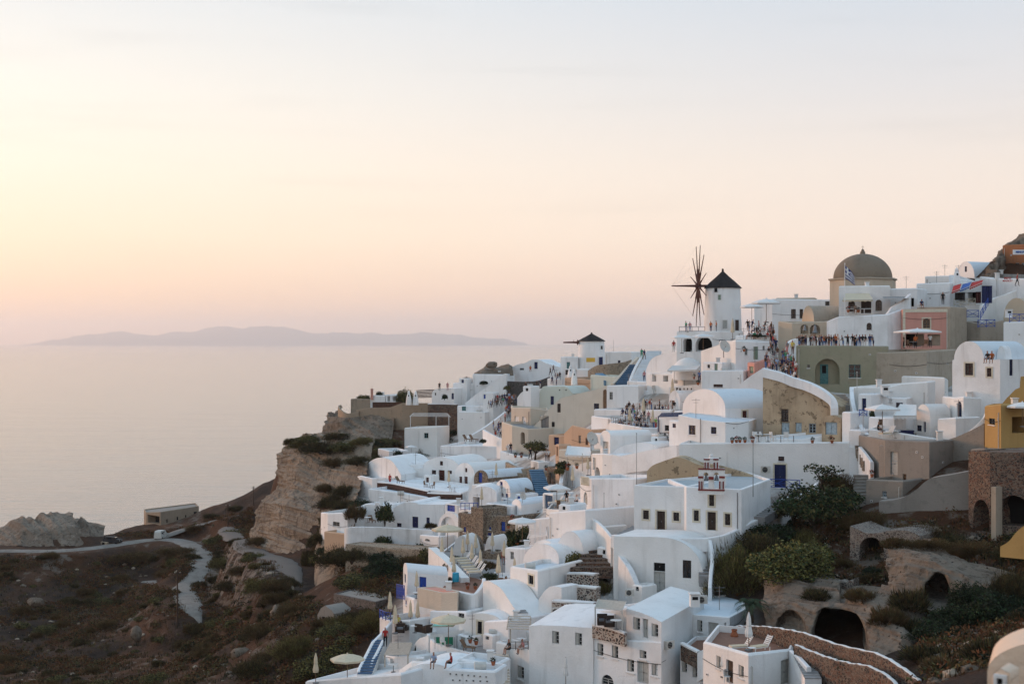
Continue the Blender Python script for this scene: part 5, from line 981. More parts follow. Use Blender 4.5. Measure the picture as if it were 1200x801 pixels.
def boulder(label, px, py, D, rx, ry, mat='rockgrey', seed=1, flat=1., name='boulder'):
    c = P(px, py, D); a, h = rx/F*D, ry/F*D; nu, nv = 22, 14
    u, v = np.meshgrid(np.linspace(0, 2*math.pi, nu), np.linspace(-math.pi/2, math.pi/2, nv)); x, y, z = np.cos(u)*np.cos(v), np.sin(u)*np.cos(v), np.sin(v)
    d = 1+.5*fbm(x*1.7+5, z*1.7+y*1.3+seed*3, 4, seed)+.25*fbm(y*3+2, z*3+x, 3, seed+3)
    o = grid_obj(name, c.x+x*a*d, c.y+y*a*.8*d, c.z+z*h*d, M[mat], kind=None); props(o, label, 'boulder'); return o
boulder('flat topped dark boulder balanced on the tilted slab', 576, 427.5, 314, 7.2, 4, 'rockgrey', 4)
for i, (x, y, D, a, b, lb) in enumerate([(325,718,196,8,9,'large upright grey boulder above the farm bushes'), (330,740,182,11,8,'broad pale boulder low on the brown slope'), (284,768,178,13,10,'rough pale boulder near the bottom of the brown slope'), (290,690,232,13,12,'grey boulder slab between the track and the bushes'), (42,705,268,10,6,'pale boulder on the dark slope below the track'), (160,742,234,7,9,'weathered boulder among the dark bushes by the telegraph pole'), (1140,790,92,12,14,'white eroded boulder beside the near dome'), (430,742,163,10,7,'pale rock slab above the hotel stairs'), (299,735,205,8,5,'low grey boulder beside the brown gully')]):
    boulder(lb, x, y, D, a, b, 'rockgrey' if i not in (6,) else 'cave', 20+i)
# ------------------------------------------------------------------ road and tracks
def ribbon(name, wpts, wid, mat, lift=.10):
    X, Y, Z = [], [], []
    for i, p in enumerate(wpts):
        d = wpts[min(i+1, len(wpts)-1)]-wpts[max(i-1, 0)]; d.z = 0; d.normalize(); nn = Vector((-d.y, d.x, 0)); row = []
        for t in np.linspace(-1, 1, 9):
            e = t*wid*min(1, (len(wpts)-1-i)/9+.08, i/5+.3)/2*(1+.12*math.sin(i*.31+t*2)+.06*math.sin(i*1.3)); v = p+nn*e; row.append((v.x, v.y, p.z+lift-.5*abs(t)**5-.06*(abs(abs(t)-.45) < .15)))
        X.append([a for a, _, _ in row]); Y.append([b for _, b, _ in row]); Z.append([c_ for _, _, c_ in row])
    grid_obj(name, np.array(X), np.array(Y), np.array(Z), M[mat])
for nm_, w_, wd_, mt_ in ROADS: ribbon(nm_, w_, wd_, mt_)
rwall('low pale kerb wall at the bend of the paved track', [(330,664,232),(336,672,222),(341,682,212),(343,688,208)], .9, .4, 'beige', name='kerb_wall')
# ------------------------------------------------------------------ windmills
def windmill(label, px, D, ybase, yeave, yapex, r0, r1, rroof, wins, wall='white'):
    c = P(px, ybase, D); z1 = P(px, yeave, D).z-c.z; za = P(px, yapex, D).z-c.z; s = D/F; t = thing('windmill', label, 'windmill', (c.x, c.y, c.z-2)); mb = MB()
    mb.lathe(c, [(r0*s*1.02, -2), (r0*s, 0), (r0*s*.5+r1*s*.5, z1*.5), (r1*s, z1)], 36); mb.build('tower', M[wall], t, smooth=True)
    h = za-z1; mb = MB(); mb.lathe((c.x, c.y, c.z+z1), [(r1*s*.9, -.02), (rroof*s, -.12), (rroof*s, .0), (rroof*s*.66, h*.36), (rroof*s*.33, h*.68), (rroof*s*.06, h*.97), (rroof*s*.05, h*1.12), (.02, h*1.16)], 30); mb.build('roof', M['thatch'], t, smooth=False)
    for code, x0, y0, x1, y1 in wins:
        k, _, cl = code.partition(':'); xm = (x0+x1)/2; za_, zb_ = P(px, y0, D).z, P(px, y1, D).z; f = (zb_-c.z)/z1; rr = (r0+(r1-r0)*f)*s; dx = (xm-px)*s; a = math.asin(max(-.95, min(.95, dx/rr))); n = Vector((math.sin(a), -math.cos(a), 0)); u = Vector((n.y*-1, n.x, 0)); w = (x1-x0)*s/max(.35, math.cos(a)); q = Vector((c.x, c.y, 0))+n*(rr-.02); mb = MB()
        for aa, bb, w2, h2 in ((-w/2-.1, zb_, .12, za_-zb_), (w/2-.02, zb_, .12, za_-zb_), (-w/2-.1, za_, w+.2, .12)): mb.obox(Vector((q.x, q.y, bb))+u*aa, u*w2, n*.12, Vector((0, 0, h2)))
        w_ = mb.build('window' if k == 'w' else 'door_frame', M['white2'], t); mb = MB(); mb.obox(Vector((q.x, q.y, zb_))-u*w/2, u*w, n*.05, Vector((0, 0, za_-zb_))); mb.build('pane' if k == 'w' else 'door', M[cl or 'glass'], w_)
    return t, c, z1, s
t, c, z1, s = windmill('large white windmill with bare spokes on the terrace of two arches', 847, 238, 389, 337, 317.5, 22, 20.3, 21.8, [('w:dark',834.8,338,838.4,342.8),('w:greendoor',838.7,346,841.9,351.8),('d:palegrey',843.5,375.5,848.8,385),('d:darkwood',858,375,863.2,387)])
ax = Vector((-math.cos(R(3.6)), -math.sin(R(3.6)), 0)); hz_ = P(818, 335, 238).z; cc = Vector((c.x, c.y, hz_)); hub = cc+ax*(29*s/abs(ax.x)); side = Vector((ax.y, -ax.x, 0)); Rw = 48.5*s
mb = MB(); mb.tube([cc+ax*1.5, hub+ax*.5, hub+ax*(31.5*s)], [.22, .2, .09], 8); mb.build('axle', M['sailwood'], t)
mb = MB(); mb.tube([hub-ax*.5, hub-ax*.3, hub+ax*.35, hub+ax*.5], [.3, .48, .48, .3], 10); mb.build('hub', M['sailwood'], t)
tips = []
for k in range(12):
    a = R(15+30*k); d = Vector((0, 0, 1))*math.cos(a)+side*math.sin(a); tip = hub+d*Rw; tips.append(tip); mb = MB(); mb.tube([hub, hub+d*Rw*.5, tip], [.14, .10, .06], 6); mb.tube([hub+d*Rw*.16-side*.02, hub+d*Rw*.42], [.17, .14], 6); mb.build('spoke', M['sailwood'], t)
for k in range(0, 12, 2):
    mb = MB(); mb.tube([tips[k], hub+ax*(31*s)], .007, 4); mb.build('stay_rope', M['wood'], t)
t, c, z1, s = windmill('small white windmill with a single bare spar on the far ridge', 693.3, 298, 431, 399, 390.5, 16.6, 14.6, 16, [('w:dark',703,405,705.5,409),('d:navy',700.5,418,705.5,428)])
cc = Vector((c.x, c.y, P(690, 401, 298).z)); ax = Vector((-1, -.12, 0)).normalized(); hub = cc+ax*(16.5*s)
mb = MB(); mb.tube([cc+ax*1.5, hub, cc+ax*(33.5*s)], [.24, .22, .14], 8); mb.build('axle', M['sailwood'], t)
for k in range(8):
    a = R(10+45*k); d = Vector((0, 0, 1))*math.cos(a)+Vector((ax.y, -ax.x, 0))*math.sin(a); mb = MB(); mb.tube([hub, hub+d*.55], .11, 6); mb.build('spoke_stub', M['sailwood'], t)
mb = MB(); mb.tube([hub+ax*.9, hub+ax*.9+Vector((.1, 0, .5))], .05, 5); mb.build('pin', M['sailwood'], t)
# ------------------------------------------------------------------ bell gable of the white church
D = 140.9; A_, B_ = P(818.5, 575, D), P(849, 575, D-.6); f = Facet(A_, B_); t = thing('bell_gable', 'white bell gable with dark red trims standing on the church wing', 'bell gable', (A_.x, A_.y, A_.z))
mb = MB(); zb = A_.z-.3; out_ = [(0, zb)]+[(f.len, zb)]+[f.uz(x, y) for x, y in ((849, 549), (842, 549), (842, 537), (825, 537), (825, 549), (818.5, 549))]
holes = []
for x0, y0, x1, y1 in ((824.4, 553, 830.2, 572), (836.4, 553, 842.4, 572), (831.4, 540, 836, 548.5)):
    u0, z1_ = f.uz(x0, y0); u1, z0_ = f.uz(x1, y1); holes.append(holepoly(u0, z0_, u1, z1_, True))
tess(mb, f, out_, holes); g = Facet(f.A-f.n*.55, f.B-f.n*.55); tess(mb, g, out_, holes)
for loop in [out_]+holes: mb.add([f.w(a, b) for a, b in loop]+[g.w(a, b) for a, b in loop], [(i, (i+1) % len(loop), len(loop)+(i+1) % len(loop), len(loop)+i) for i in range(len(loop))])
mb.build('wall', M['white'], t)
def trimbar(x0, y0, x1, y1, pr=.09, nm='trim'):
    u0, za = f.uz(x0, y0); u1, zb_ = f.uz(x1, y1); m_ = MB(); m_.obox(f.w(u0, zb_, .002), f.u*(u1-u0), f.n*pr, Vector((0, 0, za-zb_))); m_.build(nm, M['redtrim'], t)
for q in ((818, 548.2, 849.6, 550.4), (818, 572.6, 849.3, 575), (818, 557.5, 824, 560), (842.8, 557.5, 849.4, 560), (824.6, 537, 831.6, 538.8), (835.8, 537, 842.2, 538.8)): trimbar(*q)
for x in (819.4, 822.6, 843.6, 847.6): trimbar(x-.7, 563.5, x+.7, 572.5, .14, 'column')
for x in (826.4, 829.8, 837, 840.8): trimbar(x-.7, 541.5, x+.7, 548.2, .14, 'column')
trimbar(830.3, 558, 836.3, 561.5, .2, 'capital')
c = f.w(f.uz(833.3, 537)[0], f.uz(833.3, 537)[1], -.25); mb = MB(); mb.lathe(c, [(.34, 0), (.2, .12), (.22, .3), (.08, .45)], 8); mb.obox(c+Vector((-.03, -.03, .4)), (.06, 0, 0), (0, .06, 0), (0, 0, .5)); mb.obox(c+Vector((-.18, -.025, .62)), (.36, 0, 0), (0, .05, 0), (0, 0, .06)); mb.build('cross_finial', M['white2'], t)
for x, lb in ((827.3, 'small bronze bell under the first arch of the bell gable'), (839.4, 'small bronze bell in the arch next to the flagpole side')):
    u, z_ = f.uz(x, 556); q = f.w(u, z_, -.28); b = thing('bell', lb if x < 830 else 'small bronze bell under the second arch of the bell gable', 'bell', (q.x, q.y, q.z-.6)); mb = MB(); mb.lathe((q.x, q.y, q.z-.6), [(.02, .6), (.08, .56), (.13, .4), (.16, .2), (.24, 0)], 10); mb.tube([(q.x, q.y, q.z), (q.x, q.y, q.z+.3)], .02); mb.build('bell_cup', M['metal'], b)
# ------------------------------------------------------------------ flag, poles, signs
def pole(label, px, y0, y1, D, r=.05, name='pole', mat='metal', cat='pole'):
    a, b = P(px, y1, D), P(px, y0, D); t = thing(name, label, cat, a); mb = MB(); mb.tube([a-Vector((0, 0, .5)), b], [r, r*.7], 6); mb.build('shaft', M[mat], t); mb = MB(); mb.lathe(b, [(r*1.3, -.02), (r*1.3, .05), (.01, .12)], 6); mb.build('cap', M[mat], t); return t
t = pole('tall white flagpole in front of the domed church', 990, 309, 367, 204, .06, 'flagpole', 'white', 'flagpole')
a = P(990.6, 311, 204); du = Vector((13.5/F*204, .35, -11.5/F*204)); dv = Vector((.02, 0, -15/F*204)); fl = thing('flag', 'drooping blue and white striped flag with a cross on the pole', 'flag', a); nx, ny = 15, 18; mb = MB(); vs = []
for j in range(ny+1):
    for i in range(nx+1):
        u, v = i/nx, j/ny; q = a+du*(u*(.95+.12*math.sin(u*5)))+dv*v*(1-.25*u); q.y += .22*math.sin(u*9+v*1.5)*u; q.z -= .25*u*u; vs.append(q)
for j in range(ny):
    for i in range(nx):
        st = j//2; m_ = st % 2
        if j < 10 and i < 6: m_ = 1 if (j in (4, 5) or i in (2, 3)) else 0
        b0 = j*(nx+1)+i; mb.f.append((b0, b0+1, b0+nx+2, b0+nx+1)); mb.m.append(m_)
mb.v = [tuple(v) for v in vs]; mb.build('cloth', [M['flagblue'], M['canvas']], fl, fix=False)
pole('slim grey pole standing in front of the church bell gable', 882.5, 516, 576, 142, .045)
pole('slim pale pole by the faded green house', 1004.3, 436, 466, 168, .04, mat='ac')
pole('slim grey pole in front of the tall blank wall', 746, 508, 562, 157, .035)
pole('thin lamp post with a dark head on the blank white wall', 707.8, 578, 592, 154, .03, 'lamp_post', 'black', 'lamp')
pole('thin aerial mast on the ridge behind the small windmill', 719, 399, 412, 288, .03, 'aerial_mast', 'metal', 'aerial')
pole('thin aerial on top of the red chimney', 435.8, 450, 458, 326, .03, 'aerial_mast', 'metal', 'aerial')
mb = MB(); q = P(435.8, 468, 326.5); mb.box((q.x, q.y, q.z), .55, .55, 2.4); mb.box((q.x, q.y, q.z+2.401), .65, .65, .12); tt_ = thing('chimney', 'tall red chimney on the tip of the headland', 'chimney', q); mb.build('stack', M['pink'], tt_)
for lb, px, y0, y1, D in (('tall wooden telegraph pole beside the winding dirt road', 208, 668, 731, 240), ('wooden telegraph pole at the foot of the cliff', 267, 590, 620, 300), ('wooden telegraph pole on the skyline by the cliff edge', 297, 569, 592, 330)):
    h_ = hit(px, y1) or P(px, y1, D); D = h_.y; t = thing('telegraph_pole', lb, 'pole', h_); mb = MB(); tp = P(px, y0, D); mb.tube([h_-Vector((0, 0, .6)), tp], [.16, .11], 7); mb.build('shaft', M['darkwood'], t); mb = MB(); mb.box((tp.x, tp.y, tp.z-.5), 1.0, .1, .1); mb.build('crossarm', M['darkwood'], t); mb = MB(); mb.lathe((tp.x-.42, tp.y, tp.z-.4), [(.04, 0), (.06, .08), (.03, .16)], 6); mb.lathe((tp.x+.42, tp.y, tp.z-.4), [(.04, 0), (.06, .08), (.03, .16)], 6); mb.build('insulator', M['ac'], t)
def sign(label, px0, py0, px1, py1, D, lines, board, ink, name='shop_sign', pad=.12):
    a, b = P(px0, py1, D), P(px1, py0, D); t = thing(name, label, 'sign', a); w, h = b.x-a.x, b.z-a.z
    if board: mb = MB(); mb.obox(a, (w, 0, 0), (0, .08, 0), (0, 0, h)); mb.build('board', M[board], t)
    lh = h/len(lines)
    for i, tx in enumerate(lines):
        cu = bpy.data.curves.new('lettering', 'FONT'); cu.body = tx; cu.align_x = 'CENTER'; cu.align_y = 'CENTER'; cu.extrude = .02; cu.size = lh*1.05; cu.materials.append(M[ink]); cu.offset = lh*.018
        o = bpy.data.objects.new('lettering', cu); o.rotation_euler = (R(90), 0, 0); o.location = (w/2, -.04, h-lh*(i+.5)); cu.size *= min(1.3, w*.94/(max(1, len(tx))*cu.size*.68)); COL.objects.link(o); mt_ = bpy.data.meshes.new_from_object(o.evaluated_get(bpy.context.evaluated_depsgraph_get())); o2 = bpy.data.objects.new('lettering', mt_); COL.objects.link(o2); o2.parent = t; o2.rotation_euler = o.rotation_euler; o2.location = o.location; bpy.data.objects.remove(o)
sign('white sign with blue letters on the rust orange house', 1187, 292.5, 1211, 298.2, 222.2, ['MINI-PLAZA'], 'white', 'signblue')
sign('red lettering painted on the white shop terrace wall', 1174, 324.6, 1187.5, 330.6, 209.9, ['MINI', 'MARKET'], None, 'red')
mb = MB(); q = P(687, 424, 292.5); w_ = P(697.3, 419, 292.5); t = thing('banner', 'yellow banner hung on the small white windmill', 'banner', q); mb.obox(q, (w_.x-q.x, 0, 0), (0, .05, 0), (0, 0, w_.z-q.z)); mb.build('cloth', M['yellow'], t)
# ------------------------------------------------------------------ railings
def railing(label, pts, h=1., mat='blue', name='railing', xs=True, step=1.2):
    q = [P(*p) for p in pts]; t = thing(name, label, 'railing', q[0]); Z = Vector((0, 0, 1))
    for a, b in zip(q[:-1], q[1:]):
        n = max(1, round((b-a).length/step)); mb = MB(); mb.tube([a+Z*h, b+Z*h], .045, 5); mb.build('top_rail', M[mat], t); mb = MB(); mb.tube([a+Z*.12, b+Z*.12], .035, 5); mb.build('bottom_rail', M[mat], t)
        for i in range(n+1):
            p = a+(b-a)*i/n; mb = MB(); mb.tube([p-Z*.05, p+Z*(h+.05)], .045, 5); mb.build('post', M[mat], t)
            if i < n and xs:
                r_ = a+(b-a)*(i+1)/n; mb = MB(); mb.tube([p+Z*.12, r_+Z*h], .03, 4); mb.tube([p+Z*h, r_+Z*.12], .03, 4); mb.tube([p+Z*(h*.55), r_+Z*(h*.55)], .025, 4); mb.build('crossed_bars', M[mat], t)
    return t
railing('blue crossed railing at the navy door landing', [(902,571.5,159),(920,572,158.6),(937,573,158.4)], 1.0)
railing('blue zigzag railing climbing under the hanging goods', [(1149,374,205.5),(1158,358,207.5)], 1.1, step=1.)
railing('blue crossed railing on the lower landing of the shop', [(1146,383.5,203.5),(1166,383,203)], 1.05)
railing('short blue railing beside the shop steps', [(1133,372,206),(1147,372,205.5)], 1.05)
railing('cream crossed railing in front of the hanging goods', [(1118,358,214),(1143,357.5,212)], 1.0, 'trim')
railing('blue railing in front of the grey stained vault', [(1183,378,198.5),(1206,378,198)], 1.2)
railing('dark iron balcony railing under the blue pergola', [(774,518.5,186.3),(789.5,518.5,185.8)], 1.3, 'black', step=.6)
railing('small blue balcony rail below the tall navy door', [(1007,487,162.5),(1016,487,162)], .7, step=.7)
railing('pale balcony railing on the pinkish balcony house', [(681,567,167.6),(690,568.5,164.2)], .9, 'trim', xs=False, step=.35)
railing('cobalt blue balcony rail beside the blue door house', [(464.8,700,157),(474,702,153.5)], 1.5, step=.6)
railing('blue rail of the small round terrace above the stairs', [(445,723,146.5),(452,726,144.3),(458,727,143.8)], .8)
def goods(label, px0, py0, px1, py1, D, mat, name='hanging_rug'):
    a, b = P(px0, py1, D), P(px1, py0, D); t = thing(name, label, 'rug' if 'rug' in name else 'awning', a); mb = MB(); vs = []; n = 8
    for j in range(5):
        for i in range(n+1): vs.append(Vector((a.x+(b.x-a.x)*i/n, a.y+.12*math.sin(i*1.7), a.z+(b.z-a.z)*j/4)))
    mb.add(vs, [(j*(n+1)+i, j*(n+1)+i+1, (j+1)*(n+1)+i+1, (j+1)*(n+1)+i) for j in range(4) for i in range(n)]); mb.build('cloth', M[mat], t, fix=False); mb = MB(); mb.tube([(a.x, a.y, b.z), (b.x, b.y, b.z)], .04); mb.build('rod', M['black'], t)
goods('large dark navy rug hung beside the shop steps', 1150.5, 335, 1163, 355, 209.5, 'navy'); goods('dark red patterned rug hung at the shop terrace', 1143.5, 342, 1150, 355, 210.5, 'redbrown'); goods('small black rug hanging at the end of the shop front', 1119, 343, 1131, 351.5, 212.5, 'black')
def awning(label, c4, mat, h=.0, valance=.25, name='awning', posts=(), rib=True):
    q = [P(*p) for p in c4]; t = thing(name, label, 'awning', q[0]); n = 6; mb = MB(); vs = []
    for j in range(5):
        for i in range(n+1): u, v = i/n, j/4; p = (q[0]*(1-u)+q[1]*u)*(1-v)+(q[3]*(1-u)+q[2]*u)*v; p = p+Vector((0, 0, -h*math.sin(math.pi*u)*math.sin(math.pi*v))); vs.append(p)
    mb.add(vs, [(j*(n+1)+i, j*(n+1)+i+1, (j+1)*(n+1)+i+1, (j+1)*(n+1)+i) for j in range(4) for i in range(n)])
    mb.build('canopy', M[mat], t, fix=False)
    if valance:
        mb = MB()
        for i in range(n): a, b = q[0]*(1-i/n)+q[1]*i/n, q[0]*(1-(i+1)/n)+q[1]*(i+1)/n; dz = Vector((0, -.01, -valance)); mb.poly([a, b, b+dz*.7, (a+b)/2+dz*1.15, a+dz*.7])
        mb.build('valance', M[mat], t, fix=False)
    for px, py, D, hh in posts:
        b = P(px, py, D); mb = MB(); mb.tube([b, b+Vector((0, 0, hh))], .06); mb.build('post', M['ac'], t)
    mb = MB(); mb.tube([q[0], q[1]], .04); mb.tube([q[1], q[2]], .035); mb.tube([q[0], q[3]], .035); mb.build('frame', M['ac'], t); return t
awning('red and white shop awning end', [(1115,342,211),(1125,338.5,211.5),(1127,332,215),(1117,335,215)], 'red'); awning('blue shop awning between the two red ones', [(1125,340,211),(1136,335.5,211.5),(1139,330,215),(1128,333,215)], 'signblue'); awning('red shop awning next to the hanging rug', [(1136,337.5,211),(1151,331,211.5),(1153,327.5,215),(1138,331,215)], 'red')
awning('cream scalloped canopy over the doors of the flag house', [(987,351.5,207),(1023,351,207),(1019,343.5,213),(991,343.5,213)], 'parasol', .1)
awning('striped grey canvas awning between the white hut and the vault', [(1047,487,155),(1074,487,155),(1074,474,161),(1055,473,162)], 'white2', .15, .35)
awning('wavy pale canvas canopy on posts below the long peach wall', [(662,533,191),(692,534,188),(693,524,199),(665,522,203)], 'canvas', .3, .2, posts=((664.5,550,192,2.2),(682.5,552,189.5,2.4)))
awning('low white canopy of the cafe below the dome', [(782,434,221),(816,433,220),(822,427,227),(788,428,228)], 'canvas', .2, .2, posts=((790,448,221.5,1.7),(812,448,220.5,1.8)))
awning('small flat canvas roof over the hotel terrace sofa', [(697,711.5,121.6),(729,715,119.8),(734,704,124),(701,701.5,126.5)], 'palewood', .12, .0, posts=((697.5,733,121.6,1.65),(729,738,119.8,1.75)))
awning('aqua canvas shade stretched under the cream parasol', [(505,734,132),(531,733.5,131.5),(535,730,135),(510,729.5,136)], 'aqua', .1, 0)
awning('grey shade awning on the low wing beside the flag house', [(1035,349.5,206),(1066,349.5,206),(1064,347.5,211.5),(1034,347.5,211.5)], 'metal', .05, 0)
def pergola(label, c4, n, mat, posts=(), name='pergola', sw=.12):
    """slats laid along the front edge, c4 = front corners then back corners"""
    q = [P(*p) for p in c4]; t = thing(name, label, 'pergola', q[0])
    for i in range(n):
        v = i/(n-1); a, b = q[0]*(1-v)+q[3]*v, q[1]*(1-v)+q[2]*v; mb = MB(); d = (q[3]-q[0]).normalized()*sw; mb.obox(a-d/2, b-a, d, Vector((0, 0, .05))); mb.build('slat', M[mat], t)
    for a, b in ((q[0], q[3]), (q[1], q[2])): mb = MB(); mb.tube([a-Vector((0, 0, .07)), b-Vector((0, 0, .07))], .06, 4); mb.build('beam', M[mat], t)
    for px, py, D, h in posts: b = P(px, py, D); mb = MB(); mb.box(b, .12, .12, h); mb.build('post', M[mat], t)
    return t
pergola('blue wooden pergola roof beside the cafe crowd', [(771,488.5,185),(799,487.5,184),(800,483.5,190),(775,484,191)], 7, 'navy', ((771.5,506,185.2,2.1),), sw=.3)
pergola('open white pergola on the headland terrace house', [(480,487.5,298),(528,488,294),(524,484,302),(484,484,305)], 6, 'canvas', ((481,503,298,2.9),(511,502,296,2.6),(526,501,294,2.5)))
pergola('broken white pergola with slanting beams above the garden', [(618,630,160),(641,627,157),(640,619,164),(622,619,166)], 6, 'white', ((627,640,160.5,2.6),(633,640,159,2.8)))
pergola('pale slatted pergola over the little cell terrace', [(450,767,128.5),(479,766,127),(483,753,135),(457,753,137)], 12, 'palewood', ((451,781,128.7,1.2),(478,780,127.2,1.2)), sw=.42)
pergola('pale slatted pergola beside the hotel steps', [(594,736,128.5),(621,737,127),(622,722,133),(596,722,134)], 6, 'palewood', ((598,758,128.6,1.7),), sw=.3)
mb = MB(); q = P(488, 456.5, 318); t = thing('pergola', 'dark wooden slatted fence shelter on the headland', 'pergola', q)
for i in range(6): m_ = MB(); a = P(488, 457.5+1.6*i, 318); b = P(509, 456.5+1.7*i, 317); m_.tube([a, b], .1, 4); m_.build('slat', M['darkwood'], t)
# ------------------------------------------------------------------ furniture kit: the first of a kind is moved into place, the rest are copies
PROTO = {}
def place(kind, label, px, py, D, rz=0, sc=1, group=None, dz=0, zs=None):
    root = PROTO[kind]
    o = root if not root.get('used') else copy_tree(root)
    root['used'] = 1
    p = P(px, py, D); o.location = (p.x, p.y, p.z+dz); o.rotation_euler = (0, 0, rz); o.scale = (sc, sc, zs or sc); o['label'] = label
    if group: o['group'] = group
    elif 'group' in o: del o['group']
    return o
def closed(kind, mat):
    t = thing('closed_parasol', kind, 'parasol', (0, 0, 0)); mb = MB(); mb.tube([(0, 0, 0), (0, 0, 2.75)], .035, 6); mb.build('pole', M['wood'], t); mb = MB(); mb.lathe((0, 0, 0), [(.28, 0), (.28, .1), (.06, .14)], 10); mb.build('base', M['metal'], t)
    mb = MB(); mb.lathe((0, 0, 0), [(.10, .95), (.20, .98), (.23, 1.2), (.14, 1.75), (.15, 1.85), (.12, 2.3), (.03, 2.7)], 16, wob=lambda k, z: 1+.22*(k % 2)); mb.build('canopy', M[mat], t); mb = MB(); mb.lathe((0, 0, 1.72), [(.15, 0), (.165, .03), (.15, .06)], 10); mb.build('strap', M['palewood'], t); PROTO[kind] = t
def openp(kind, mat, n, r=1.5, h=2.3, rise=.45):
    t = thing('open_parasol', kind, 'parasol', (0, 0, 0)); mb = MB(); mb.tube([(0, 0, 0), (0, 0, h+rise)], .035, 6); mb.build('pole', M['wood'], t); mb = MB(); mb.lathe((0, 0, 0), [(.3, 0), (.3, .1), (.06, .14)], 10); mb.build('base', M['metal'], t); mb = MB(); vs = [(0, 0, h+rise)]
    for rr, z_ in ((r*.5, h+rise*.62), (r, h), (r*1.0, h-.18)): vs += [(rr*math.cos(k*2*math.pi/n+math.pi/4), rr*math.sin(k*2*math.pi/n+math.pi/4), z_) for k in range(n)]
    mb.add(vs, [(0, 1+k, 1+(k+1) % n) for k in range(n)]+[(1+j*n+k, 1+(j+1)*n+k, 1+(j+1)*n+(k+1) % n, 1+j*n+(k+1) % n) for j in range(2) for k in range(n)]); mb.build('canopy', M[mat], t, fix=False)
    for k in range(n): a = k*2*math.pi/n+math.pi/4; mb = MB(); mb.tube([(0, 0, h+rise-.05), (r*math.cos(a)*.97, r*math.sin(a)*.97, h-.03)], .018, 4); mb.build('rib', M['palewood'], t)
    mb = MB(); mb.lathe((0, 0, h+rise-.02), [(.1, 0), (.07, .08), (.01, .14)], 8); mb.build('cap', M[mat], t); PROTO[kind] = t
closed('closed_cream', 'parasol'); closed('closed_white', 'canvas'); openp('open_white', 'canvas', 4, 1.9); openp('open_cream', 'parasol', 8, 1.6); openp('open_round', 'canvas', 8, 1.7)
t = thing('sun_lounger', 'lounger', 'sun lounger', (0, 0, 0)); mb = MB()
for a in ((-.3, -.9), (.24, -.9), (-.3, .5), (.24, .5)): mb.obox((a[0], a[1], 0), (.06, 0, 0), (0, .06, 0), (0, 0, .3))
mb.obox((-.32, -.95, .3), (.64, 0, 0), (0, 1.3, 0), (0, 0, .06)); mb.build('frame', M['canvas'], t); mb = MB(); mb.obox((-.3, -.93, .365), (.6, 0, 0), (0, 1.25, 0), (0, 0, .09)); mb.build('mattress', M['parasol'], t)
mb = MB()
for k in range(6): mb.obox((-.31, .36+.085*k, .36+.125*k), (.62, 0, 0), (0, .05, .085), (0, -.03, .02))
mb.obox((-.31, .34, .34), (.05, 0, 0), (0, .52, .78), (0, -.03, .02)); mb.obox((.26, .34, .34), (.05, 0, 0), (0, .52, .78), (0, -.03, .02)); mb.build('backrest', M['canvas'], t); PROTO['lounger'] = t
t = thing('deck_chair', 'chair', 'chair', (0, 0, 0)); mb = MB(); mb.obox((-.3, -.6, .28), (.6, 0, 0), (0, .9, .05), (0, 0, .06)); mb.build('seat', M['wood'], t); mb = MB(); mb.obox((-.3, .28, .3), (.6, 0, 0), (0, .42, .62), (0, -.05, .03)); mb.build('backrest', M['wood'], t)
for a in ((-.28, -.5), (.22, -.5), (-.28, .3), (.22, .3)): mb = MB(); mb.obox((a[0], a[1], 0), (.06, 0, 0), (0, .06, 0), (0, 0, .3)); mb.build('leg', M['wood'], t)
PROTO['deck_chair'] = t
def chairp(kind, mat, cat='chair', name='chair'):
    t = thing(name, kind, cat, (0, 0, 0)); mb = MB(); mb.obox((-.23, -.22, .44), (.46, 0, 0), (0, .44, 0), (0, 0, .05)); mb.build('seat', M[mat], t); mb = MB(); mb.obox((-.23, .2, .49), (.46, 0, 0), (0, .05, 0), (0, .06, .48)); mb.build('backrest', M[mat], t)
    for a in ((-.22, -.21), (.17, -.21), (-.22, .16), (.17, .16)): mb = MB(); mb.obox((a[0], a[1], 0), (.05, 0, 0), (0, .05, 0), (0, 0, .44)); mb.build('leg', M[mat], t)
    PROTO[kind] = t
chairp('wood_chair', 'wood'); chairp('white_chair', 'canvas')
t = thing('wicker_armchair', 'a', 'chair', (0, 0, 0)); mb = MB(); mb.obox((-.38, -.36, .05), (.76, 0, 0), (0, .72, 0), (0, 0, .32)); mb.build('seat', M['darkwood'], t); mb = MB(); mb.obox((-.40, .30, .05), (.8, 0, 0), (0, .12, 0), (0, .1, .75)); mb.build('backrest', M['darkwood'], t)
for x in (-.41, .30): mb = MB(); mb.obox((x, -.36, .05), (.11, 0, 0), (0, .66, 0), (0, 0, .55)); mb.build('armrest', M['darkwood'], t)
mb = MB(); mb.obox((-.28, -.33, .372), (.56, 0, 0), (0, .62, 0), (0, 0, .12)); mb.build('cushion', M['cgrey'], t); PROTO['wicker'] = t
def tablep(kind, mat):
    t = thing('table', kind, 'table', (0, 0, 0)); mb = MB(); mb.lathe((0, 0, .70), [(.02, 0), (.45, 0), (.46, .03), (.02, .04)], 14); mb.build('tabletop', M[mat], t); mb = MB(); mb.tube([(0, 0, 0), (0, 0, .7)], .04); mb.lathe((0, 0, 0), [(.24, 0), (.22, .04), (.04, .07)], 10); mb.build('pedestal', M['metal'], t); PROTO[kind] = t
tablep('white_table', 'canvas'); tablep('wood_table', 'wood')
